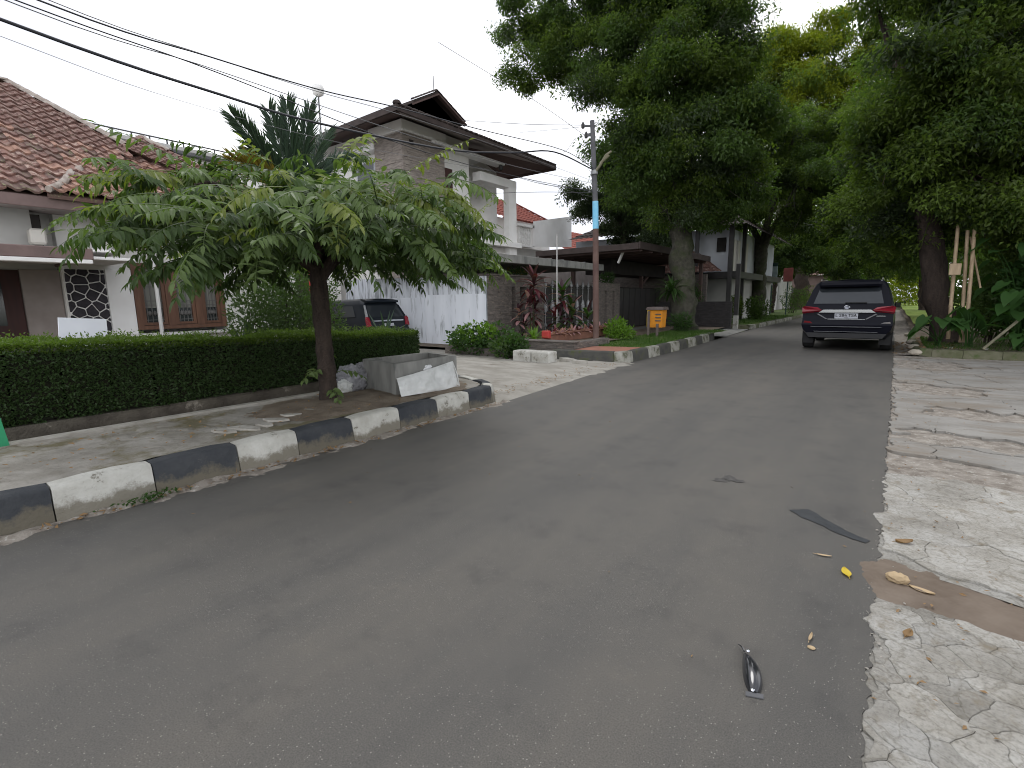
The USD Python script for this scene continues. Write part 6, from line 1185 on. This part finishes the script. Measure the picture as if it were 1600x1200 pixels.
def tuft(name, label, p, n, L, W, mat, seed, el=(.5, 1.4), cat='plant', droop=1.0):
    r = np.random.default_rng(seed); t = thing(name, label, cat, p)
    for k in range(n):
        a = r.uniform(0, 2 * np.pi); e = r.uniform(*el); part(t, 'leaf', strap(np.array(p) + [r.normal(0, .03), r.normal(0, .03), 0], (math.cos(a) * math.cos(e), math.sin(a) * math.cos(e), math.sin(e)), L * r.uniform(.6, 1.1), W * r.uniform(.8, 1.2), droop * r.uniform(.6, 1.4)), mat)
    return t
tuft('spider_plant', 'green grassy tuft beside the red block', (-7.5, 10.95, .38), 34, .5, .035, 'leaf_bush', 5)
tuft('yucca', 'spiky plant behind the hedge left of the parked people carrier', (-8.6, 6.9, .5), 26, .8, .06, 'leaf_palm', 6, el=(.3, 1.4), droop=.5)
tuft('yucca', 'spiky dark plant beside the brown window', (-10.6, 4.9, .4), 30, 1.0, .06, 'leaf_palm', 16, el=(.2, 1.3), droop=.7)
tuft('staghorn_fern', 'hanging fern clump on the trunk of the first big tree', (-6.55, 18.5, 1.7), 54, .85, .075, 'leaf_ivy', 7, el=(-.2, 1.3), droop=1.4)
r = np.random.default_rng(4)
for k in range(16):
    y = 11.3 + k * .21; tuft('trough_flower', 'small reddish plant in the terracotta flower trough', (-7.20 + r.normal(0, .03), y, .50), 14, .26, .06, ('leaf_pink', 'leaf_red', 'leaf_pink')[k % 3], 100 + k, el=(.2, 1.3)); 
for p in stage.GetPrimAtPath('/World').GetChildren():
    if p.GetName().startswith('trough_flower'): p.SetCustomDataByKey('group', 'reddish plants in the flower trough')
w_ = thing('weed', 'small green weed growing against the white kerb block', 'weed', (-4.22, 1.3, 0))
P = np.column_stack([r.uniform(-4.24, -4.15, 150), r.normal(1.15, .10, 150), r.uniform(.0, .05, 150)]); part(w_, 'foliage', MB().add(*leaves(P, unit(np.column_stack([r.normal(.5, .6, 150), r.normal(0, .8, 150), r.uniform(.1, .9, 150)])), randdir(150, r) + [0, 0, 1], r.uniform(.02, .045, 150), r.uniform(.010, .018, 150))), 'leaf_ivy', kind='stuff')

# ------------------------------------------------------------------ big-leaved plants, bamboo
def heart(base, d, L, W, tilt, r):
    """A heart-shaped blade on a plane through d, creased along its midrib."""
    d = unit(d); side = unit(np.cross(d, [0, 0, 1]) + 1e-6); up = np.cross(side, d); prof = [(-.16, .22), (-.20, .34), (-.05, .48), (.15, .50), (.4, .42), (.65, .27), (.85, .12), (1.0, .0)]; mid = [0, .0, .08, .15, .4, .65, .85, 1.0]; v = []
    for (t, w), m in zip(prof, mid):
        dr = up * (-.22 * L * max(t, 0)**2)
        v += [base + d * L * t + side * W * w + up * W * w * .22 + dr + up * r.normal(0, .008), base + d * L * max(m, 0) - up * .22 * L * m**2, base + d * L * t - side * W * w + up * W * w * .22 + dr + up * r.normal(0, .008)]
    return MB().add(v, [[i * 3 + j, i * 3 + j + 1, (i + 1) * 3 + j + 1, (i + 1) * 3 + j] for i in range(7) for j in (0, 1)])
def elephant(label, x, y, z0, n, h, L, seed, lean=(0, -.4)):
    r = np.random.default_rng(seed); t = thing('elephant_ear', label, 'plant', (x, y, z0))
    for k in range(n):
        a = r.uniform(0, 2 * np.pi); e = r.uniform(.15, .75); tip = np.array([x + math.cos(a) * h * e * .7 + lean[0] * e, y + math.sin(a) * h * e * .7 + lean[1] * e, z0 + h * r.uniform(.45, 1.1)])
        lf = part(t, 'leaf', heart(tip, (math.cos(a) + lean[0], math.sin(a) + lean[1], -.55 + r.normal(0, .25)), L * r.uniform(.7, 1.2), L * .8 * r.uniform(.8, 1.1), 0, r), 'leaf_big', smooth=40)
        part(lf, 'stalk', MB().tube(smooth_path([(x + r.normal(0, .05), y + r.normal(0, .05), z0), (x * .5 + tip[0] * .5, y * .5 + tip[1] * .5, z0 + (tip[2] - z0) * .7), tip], 4), np.linspace(.014, .007, 9), 5), 'leaf_big')
elephant('broad-leaved plant in front of the right tree trunk', .95, 15.6, .2, 9, .75, .42, 1); elephant('broad-leaved plant between the bamboo props and the leaning pole', 1.5, 15.7, .2, 10, .8, .40, 2)
elephant('big-leaved plant at the right edge behind the leaning pole', 2.35, 15.9, .2, 20, 1.4, .40, 3); elephant('tall big-leaved plant rising at the right picture edge', 2.5, 16.6, .3, 26, 2.4, .42, 4); elephant('low big-leaved plant at the far right by the kerb', 2.3, 15.4, .18, 9, .45, .28, 5)
elephant('big-leaved plant beyond the picture edge at right', 3.4, 16.2, .3, 14, 1.9, .5, 6)
def culm(mb, a, b, r0, r1, n=7):
    a, b = np.array(a, float), np.array(b, float); t = []; rr = []
    for k in range(n):
        for s, q in ((0, 1.0), (.02, 1.12), (.04, 1.0), (.96, .97)): t.append((k + s) / n); rr.append((r0 + (r1 - r0) * (k + s) / n) * q)
    return mb.tube([a + (b - a) * x for x in t + [1]], rr + [r1], 8)
bp = thing('bamboo_props', 'pale bamboo props standing in a bundle against the right tree', 'bamboo', (1.3, 16, .2))
for a, b in (((1.150, 15.900, 0.349), (1.091, 16.200, 3.026)), ((1.396, 16.000, 0.274), (1.275, 16.200, 2.892)), ((1.467, 15.900, 0.284), (1.387, 16.100, 2.900))): part(bp, 'culm', culm(MB(), a, b, .040, .036), 'bamboo', smooth=40)
part(bp, 'culm', culm(MB(), (1.645, 16.300, 1.551), (1.343, 16.300, 2.749), .022, .02), 'bamboo', smooth=40)
part(bp, 'tie', MB().box(np.array((1.067, 15.850, 1.857)) - [.06, .06, .0], np.array((1.159, 15.850, 2.073)) + [.06, .06, .05], .01), 'bamboo', label='short cross piece tied on the props')
bl = thing('leaning_pole', 'grey bamboo pole leaning out over the mossy kerb', 'bamboo', (1.75, 15.5, .2)); part(bl, 'culm', culm(MB(), (1.72, 15.25, .19), (3.2, 16.0, 1.95), .030, .026), 'bamboo_old', smooth=40)

# ------------------------------------------------------------------ palm behind the small tree
pm = thing('palm', 'palm with stiff dark feather fronds behind the small tree', 'palm', (-10.0, 5.95, .2))
part(pm, 'trunk', MB().tube([(-10.0, 5.95, .1), (-9.98, 5.94, 2), (-10, 5.95, 3.7)], [.16, .13, .12], 10, jitter=.15), 'bark_grey', smooth=50)
def palm_frond(p0, d, L, droop, ll, mat, r, lift=.9):
    pts, dirs = bend(p0, d, L, droop, 10); lf = MB().tube(pts, np.linspace(.03, .006, 11), 5, cap=False); side = unit(np.cross(dirs[0], [.25, -.95, .1])); P, D, N, LL = [], [], [], []
    for k in range(80):
        t = .08 + .92 * k / 80; x = t * 10; i = min(int(x), 9); p = pts[i] + (pts[i + 1] - pts[i]) * (x - i)
        for s in (-1, 1): P.append(p); D.append(unit(side * s * .50 + dirs[i] * lift + r.normal(0, .10, 3))); N.append(np.array([.6, -.6, .3]) + r.normal(0, .15, 3)); LL.append(ll * (.55 + .6 * math.sin(math.pi * min(1, .2 + .75 * t))))
    lf.add(*leaves(P, D, N, np.array(LL) * r.uniform(.8, 1.15, len(LL)), .042, fold=.35)); part(pm, 'frond', lf, mat)
r = np.random.default_rng(6); C0 = np.array([-10.0, 5.95, 3.55])
for tgt, dr, mat in (((-10.200, 4.959, 4.919), .25, 'leaf_palm'), ((-10.000, 5.922, 5.369), .05, 'leaf_palm'), ((-9.900, 6.361, 5.373), .05, 'leaf_palm'), ((-9.800, 7.086, 4.644), .5, 'leaf_palm'), ((-10.300, 5.318, 4.427), .5, 'leaf_palm'), ((-10.200, 4.836, 4.156), .7, 'leaf_palm_yellow'), ((-10.300, 7.016, 5.157), .2, 'leaf_palm'), ((-10.400, 5.757, 5.270), .1, 'leaf_palm')):
    v = np.array(tgt) - C0; L = np.linalg.norm(v); palm_frond(C0, unit(v) + [0, 0, dr * .5], L * .98, dr, .52, mat, r)

# ------------------------------------------------------------------ big trees: trunk, limbs, crown of leaf sprays
def spray(seed, n=46, R=.42, L=.145, W=.066):
    r = np.random.default_rng(seed); d = randdir(n, r); P = d * R * r.uniform(.25, 1, (n, 1))**.6 * [1, 1, .75]; D = unit(d * .6 + r.normal(0, .55, (n, 3)) + [0, 0, -.35]); m = MB().add(*leaves(P, D, r.normal(0, .5, (n, 3)) + [0, 0, 1], L * r.uniform(.7, 1.25, n), W * r.uniform(.8, 1.2, n), droop=.12))
    for k in range(5): m.tube([(0, 0, 0), d[k] * R * .5, d[k] * R * .9], [.008, .005, .002], 3, cap=False)
    return m
SPRAYS = [spray(1), spray(2), spray(3), spray(4, 40, .40, .125, .055), spray(5, 40, .46, .165, .075)]
TONES = {'leaf_tree': ('leaf_tree', 'leaf_tree', 'leaf_tree_dark', 'leaf_tree_light', 'leaf_tree_olive'), 'leaf_tree_olive': ('leaf_tree_olive', 'leaf_tree_olive', 'leaf_tree', 'leaf_tree_light', 'leaf_tree_dark'), 'leaf_tree_bright': ('leaf_tree_bright', 'leaf_tree_bright', 'leaf_tree_light', 'leaf_tree_bright', 'leaf_tree_olive')}
def crown(tree, blobs, n, mat, seed, size=1.0, name='crown'):
    """Leaf sprays clumped on twigs through the crown's volume, denser towards its skin."""
    r = np.random.default_rng(seed); vol = np.array([b[3]**2.3 for b in blobs]); cnt = np.maximum((n * vol / vol.sum()).astype(int), 5); pos, kind = [], []
    for (x, y, z, R), c in zip(blobs, cnt):
        k = max(6, c // 15); d = randdir(k, r); far = r.uniform(.12, 1, (k, 1))**.45 * np.where(r.random((k, 1)) < .14, 1.22, 1.0); sub = np.array([x, y, z]) + d * R * far * [1, 1, .85]
        sg = r.uniform(.14, .42, k) * size; w = sg**1.6; i = r.choice(k, size=c, p=w / w.sum()); pos.append(sub[i] + r.normal(0, 1, (c, 3)) * sg[i][:, None] * [1, 1, .5]); kind.append(np.where(r.random(c) < .75, r.choice(5, size=k, p=[.26, .22, .16, .24, .12])[i], r.integers(5, size=c)))
    pos = np.vstack(pos); kind = np.concatenate(kind); m = len(pos); tones = TONES.get(mat, (mat,) * 5)
    path = path_for(tree, name); pi = UsdGeom.PointInstancer.Define(stage, path); o = ORIGIN[str(tree.GetPath())]
    protos = []
    for k, s in enumerate(SPRAYS):
        v, f = s.get(); p = usdkit.mesh(stage, f'{path}/leaf_spray_{k:03d}' if k else f'{path}/leaf_spray', (v, f), MAT[tones[k]]); protos.append(p.GetPath())
    pi.CreatePrototypesRel().SetTargets(protos); pi.CreateProtoIndicesAttr(Vt.IntArray.FromNumpy(kind.astype(np.int32)))
    pi.CreatePositionsAttr(Vt.Vec3fArray.FromNumpy((pos - o).astype(np.float32))); a = r.uniform(0, 2 * np.pi, m) / 2; t = r.normal(0, .25, (m, 2))
    q = np.column_stack([np.cos(a), t[:, 0] * .5, t[:, 1] * .5, np.sin(a)]); q /= np.linalg.norm(q, axis=1, keepdims=True)
    pi.CreateOrientationsAttr(Vt.QuathArray([Gf.Quath(float(b[0]), float(b[1]), float(b[2]), float(b[3])) for b in q]))
    s_ = (size * r.uniform(.75, 1.3, m)).astype(np.float32); pi.CreateScalesAttr(Vt.Vec3fArray.FromNumpy(np.column_stack([s_, s_, s_])))
    tag(pi, kind='stuff')
def tree(name, label, base, fork, r0, r1, limbs, blobs, n, mat, seed, bark='bark_grey', size=1.0, group=None, extra=None, flare=1.5, jit=.6):
    t = thing(name, label, 'tree', base, group=group); b, f = np.array(base, float), np.array(fork, float)
    p = smooth_path([b - [0, 0, .1], b + [0, 0, .25], b * .72 + f * .28, b * .4 + f * .6, f], 6); rad = np.interp(np.linspace(0, 1, len(p)), [0, .08, .25, 1], [r0 * flare, r0 * 1.15, r0, r1])
    part(t, 'trunk', MB().tube(p, rad, 16, jitter=jit, seed=seed), bark, smooth=70)
    r = np.random.default_rng(seed)
    for k, e in enumerate(limbs):
        e = np.array(e, float); s = f - (f - b) * r.uniform(0, .12); mid = (s + e) / 2 + r.normal(0, .12, 3) * np.linalg.norm(e - s) * .4 + [0, 0, .05]
        q = smooth_path([s - (f - b) * .05, s * .6 + mid * .4, mid, e], 6); part(t, 'limb', MB().tube(q, np.linspace(r1 * .72, r1 * .12, len(q)), 9, jitter=.3, seed=k), bark, smooth=70)
    ends = [np.array(e, float) for e in limbs] + [f]
    for k, (x, y, z, R) in enumerate(blobs):
        c = np.array([x, y, z]); s = min(ends, key=lambda e: np.linalg.norm(e - c)); q = smooth_path([s, (s + c) / 2 + r.normal(0, .15, 3) * np.linalg.norm(c - s) * .5, c + r.normal(0, .2, 3) * R], 5); part(t, 'branch', MB().tube(q, np.linspace(r1 * .22, r1 * .05, len(q)), 6, jitter=.3, seed=k), bark, smooth=70)
        for j in range(3): part(t, 'branch', MB().tube(smooth_path([q[5], (q[5] + c) / 2 + randdir(1, r)[0] * R * .4, c + randdir(1, r)[0] * R * .85], 5), np.linspace(r1 * .12, r1 * .03, 11), 5), bark)
    crown(t, blobs, n, mat, seed, size)
    if extra: crown(t, *extra)
    return t
tree('street_shade_tree', 'first big shade tree with mossy trunk beside the litter bin', (-6.15, 19.0, .2), (-6.5, 19, 4.4), .44, .36, [(-8.2, 19, 7), (-9.6, 19.2, 12.0), (-7.0, 18.6, 9), (-5.0, 18.8, 7.5), (-6, 20.5, 9)],
     [(-11.9, 19, 11.1, 1.6), (-12.9, 19, 12.6, 1.5), (-11.2, 19.3, 12.9, 1.6), (-10.2, 19, 11.6, .8), (-8.3, 19, 10.9, 1.8), (-6.6, 18.4, 8.4, 2.1), (-7.9, 18.6, 7.5, 1.7), (-6.0, 18.6, 9.8, 1.9), (-5.7, 18.0, 6.6, 1.6), (-4.9, 18.8, 7.3, 1.4), (-8.5, 18.2, 13, 1.9), (-7, 19, 13, 2.2), (-5.5, 19, 11.5, 1.5), (-5.1, 18.9, 9.2, 1.2), (-4.7, 18.9, 6.6, 1.1), (-7.9, 18.6, 6.0, 1.3), (-5.1, 18.6, 5.2, 1.1), (-6.8, 18.0, 5.7, 1.0), (-5.2, 19.4, 4.7, .8), (-4.5, 19.5, 5.4, 1.0), (-8.3, 18.2, 9.3, 1.6), (-5.6, 21.5, 5.5, 1.0), (-6.9, 22, 5.7, 1.1), (-4.9, 21.5, 6.0, 1.0), (-7.8, 21.5, 5.6, .9), (-6.9, 18.2, 4.5, .7), (-5.5, 18.3, 4.4, .7)], 6200, 'leaf_tree', 11, size=.85)
tree('street_shade_tree', 'second big shade tree on the left, forked over the road', (-6.7, 34.5, .2), (-6.6, 34, 4.6), .42, .36, [(-4.9, 33.2, 7.6), (-8, 34, 9), (-6.4, 34, 11), (-5, 35, 12)],
     [(-6.5, 34, 9, 2.4), (-4.8, 34, 10, 2.2), (-7.8, 34, 10.5, 2.2), (-3.6, 33.5, 8.4, 1.9), (-7.4, 33, 6.4, 1.4), (-3.0, 34, 6.4, 1.5), (-4.8, 33, 6.0, 1.2), (-2.0, 34, 8.6, 1.8), (-8.2, 33, 7.5, 1.5), (-1.6, 34, 5.6, 1.1)], 2800, 'leaf_tree_olive', 12, size=1.0)
tree('street_shade_tree', 'third shade tree on the left with a thick dark trunk behind the parked car', (-7.5, 58, .2), (-7.3, 58, 5.5), .75, .6, [(-5, 57, 10), (-9, 58, 11), (-7, 58, 13)], [(-7, 58, 12, 4), (-3.5, 57, 11, 3), (-10, 58, 12, 3.5), (-6, 57, 8, 2.3), (-2, 58, 8, 2.4)], 2000, 'leaf_tree_olive', 13, bark='bark_dark', size=1.5)
tree('bright_tree', 'tall yellow-green tree above the road in the distance, backlight painted into its leaves', (-9.5, 49, .2), (-8, 50, 11), .45, .35, [(-7, 50, 17), (-10, 50, 17), (-5, 50, 17)], [(-7, 50, 20, 2.6), (-9.8, 50, 18.5, 2.2), (-4.4, 50, 18.2, 2.2), (-8.6, 50, 22.2, 1.9), (-5.4, 50, 22, 1.7), (-8.6, 50, 15.6, 1.9), (-5.4, 50, 15.4, 1.9), (-10.8, 50, 20.8, 1.5), (-3.0, 50, 15.8, 1.5), (-7, 50, 13.0, 2.0), (-2.6, 50, 20, 1.5), (-4, 50, 12.5, 1.8), (-1.2, 50, 17.5, 1.4), (-6.8, 49, 17.6, 2.0), (-1.4, 50, 21.5, 1.2)], 2600, 'leaf_tree_bright', 14, size=1.4)
tree('verge_tree', 'low bushy tree on the far left verge before the thick trunk', (-7.9, 46, .2), (-7.7, 46, 3.2), .2, .16, [(-6.5, 46, 5), (-9, 46, 5)], [(-6.3, 46, 5.4, 1.7), (-8.6, 46, 5.6, 1.8), (-5.0, 46, 4.2, 1.2), (-7.4, 45.5, 3.9, 1.1), (-4.2, 46, 6.4, 1.4), (-9.8, 46, 4.2, 1.2)], 1500, 'leaf_tree', 19, bark='bark_dark', size=1.1)
tree('verge_tree', 'low spreading tree hiding the far houses above the car', (-5.4, 66, .2), (-5.2, 66, 4), .25, .2, [(-3.5, 66, 6), (-7, 66, 6)], [(-3, 66, 6.4, 2.2), (-6.5, 66, 6.4, 2.3), (-1.2, 66, 5.0, 1.8), (-4.6, 65, 4.2, 1.5), (-8.8, 66, 5.0, 2.0), (0.6, 66, 7.2, 2.2), (-4, 66, 9, 2.4)], 1700, 'leaf_tree_olive', 20, bark='bark_dark', size=1.4)
tree('right_shade_tree', 'dark shade tree behind the bamboo props, forking above the car', (1.15, 17.3, .15), (-.05, 17.1, 6.4), .30, .20, [(-.75, 17, 8.2), (.35, 17, 8.2), (2.4, 17, 7.6), (-1.2, 17.3, 9.6), (1.2, 17, 9.6)],
     [(2.6, 17.5, 4.3, 1.5), (1.3, 18.4, 4.4, 1.4), (3.8, 17, 6.0, 2.2), (1.9, 17, 7.4, 1.7), (-.1, 17.5, 10.4, 1.1), (-.5, 18, 6.6, .8), (-.1, 18.3, 4.6, 1.2), (2.8, 16.5, 9.6, 2.5), (.6, 16.4, 10.2, 1.9), (-.6, 17, 11.6, 1.1), (.4, 18, 3.3, .9), (1.7, 16.8, 3.7, .8), (.5, 17.8, 6.0, 1.1), (3.0, 17.6, 2.9, 1.0), (1.0, 17.5, 9.0, 1.2), (.6, 16.3, 4.5, .9), (.1, 16.2, 5.3, .9), (1.5, 16.1, 5.0, 1.2), (-.3, 16.4, 4.2, .9), (2.2, 16.2, 3.4, .9), (-.6, 17, 5.4, .9), (-.3, 16.0, 6.0, .8), (.4, 15.9, 6.4, 1.0), (.9, 16.0, 6.0, 1.0), (.7, 16.1, 8.0, .8), (-.6, 17, 12.4, 1.4), (1.4, 16.6, 12.2, 1.8), (3.2, 16.5, 12, 2), (-1.6, 17.5, 13.4, 1.2), (-.9, 17.4, 9.2, .7), (.1, 17, 9.3, .7), (1.3, 16.2, 8.4, 1.1)], 7000, 'leaf_tree_olive', 15, bark='bark_dark', size=.85)
for k, (x, y, m, lab) in enumerate(((1.6, 28, 'leaf_tree', 'nearer slim tree on the right beyond the lawn edge'), (2.2, 37, 'leaf_tree_olive', 'middle tree of the right-hand row beyond the car'), (1.9, 50, 'leaf_tree', 'farther tree of the right-hand row'), (6.5, 30, 'leaf_tree_olive', 'broad tree deep in the park at right'))):
    tree('park_tree', lab, (x, y, .2), (x - .3, y, 4.2), .26, .2, [(x - 2.2, y - .5, 6.5), (x + 2, y, 7), (x, y, 8.5), (x - 1, y - 1, 5)],
         [(x - 2.4, y, 7.2, 2.1), (x - 1, y, 9.5, 2.6), (x + 1.6, y, 8.2, 2.6), (x - 3.2, y - .5, 4.9, 1.3), (x - 1.4, y - .6, 4.4, 1.3), (x + .6, y, 5.4, 1.6), (x + 2.8, y, 5.2, 1.8), (x - 1.5, y, 11.4, 1.8), (x, y, 12.5, 2.6), (x + 2.4, y - .5, 3.4, 1.2), (x - 2.6, y - .8, 3.7, .9), (x - .9, y - .4, 3.4, .9)], 2500, m, 30 + k, bark='bark_dark', size=1.1)
tree('dark_tree', 'dark tree behind the carport left of the first shade tree', (-12.2, 27, .2), (-12.4, 27, 4.6), .25, .18, [(-13.2, 27, 7), (-12, 27, 8)], [(-13.3, 27, 7.4, 1.5), (-12.6, 27, 9.0, 1.3), (-14.6, 27, 6.9, 1.0), (-12.6, 27, 5.6, 1.1), (-11, 27, 7, 1.6), (-10.6, 27, 4.8, 1.0)], 1300, 'leaf_tree_dark', 16, size=.95)
for k, (x, y, z, R, m) in enumerate(((-4, 78, 3.5, 3.5, 'leaf_bush'), (1.5, 75, 3.0, 3.4, 'leaf_tree_bright'))):
    shrub('pale_thicket', ('pale green thicket closing the end of the road', 'bright yellow-green thicket above the parked car')[k], (x, y, z), (R, R * .7, z - .1), 3600, .34, .18, m, 90 + k, lumps=30)  # two thickets in pale green and yellow-green leaf tones
fw = MB(); r = np.random.default_rng(77)
n = 26000; P = np.column_stack([r.uniform(-34, 34, n), r.uniform(92, 100, n), 17 * r.random(n)**.8]); P[:, 2] *= .75 + .5 * meshkit.fbm(P * [.18, .1, 0], 3, 4); P[:, 1] += 5 * (meshkit.fbm(P * .25, 3, 8) - .5)
fw.add(*leaves(P, randdir(n, r) + [0, -.3, -.3], randdir(n, r) + [0, 0, .8], r.uniform(.5, 1.0, n), r.uniform(.3, .6, n)))
single('distant_wood', fw, 'leaf_tree', 'distant mass of trees closing the far end of the street', 'wood', kind='stuff')
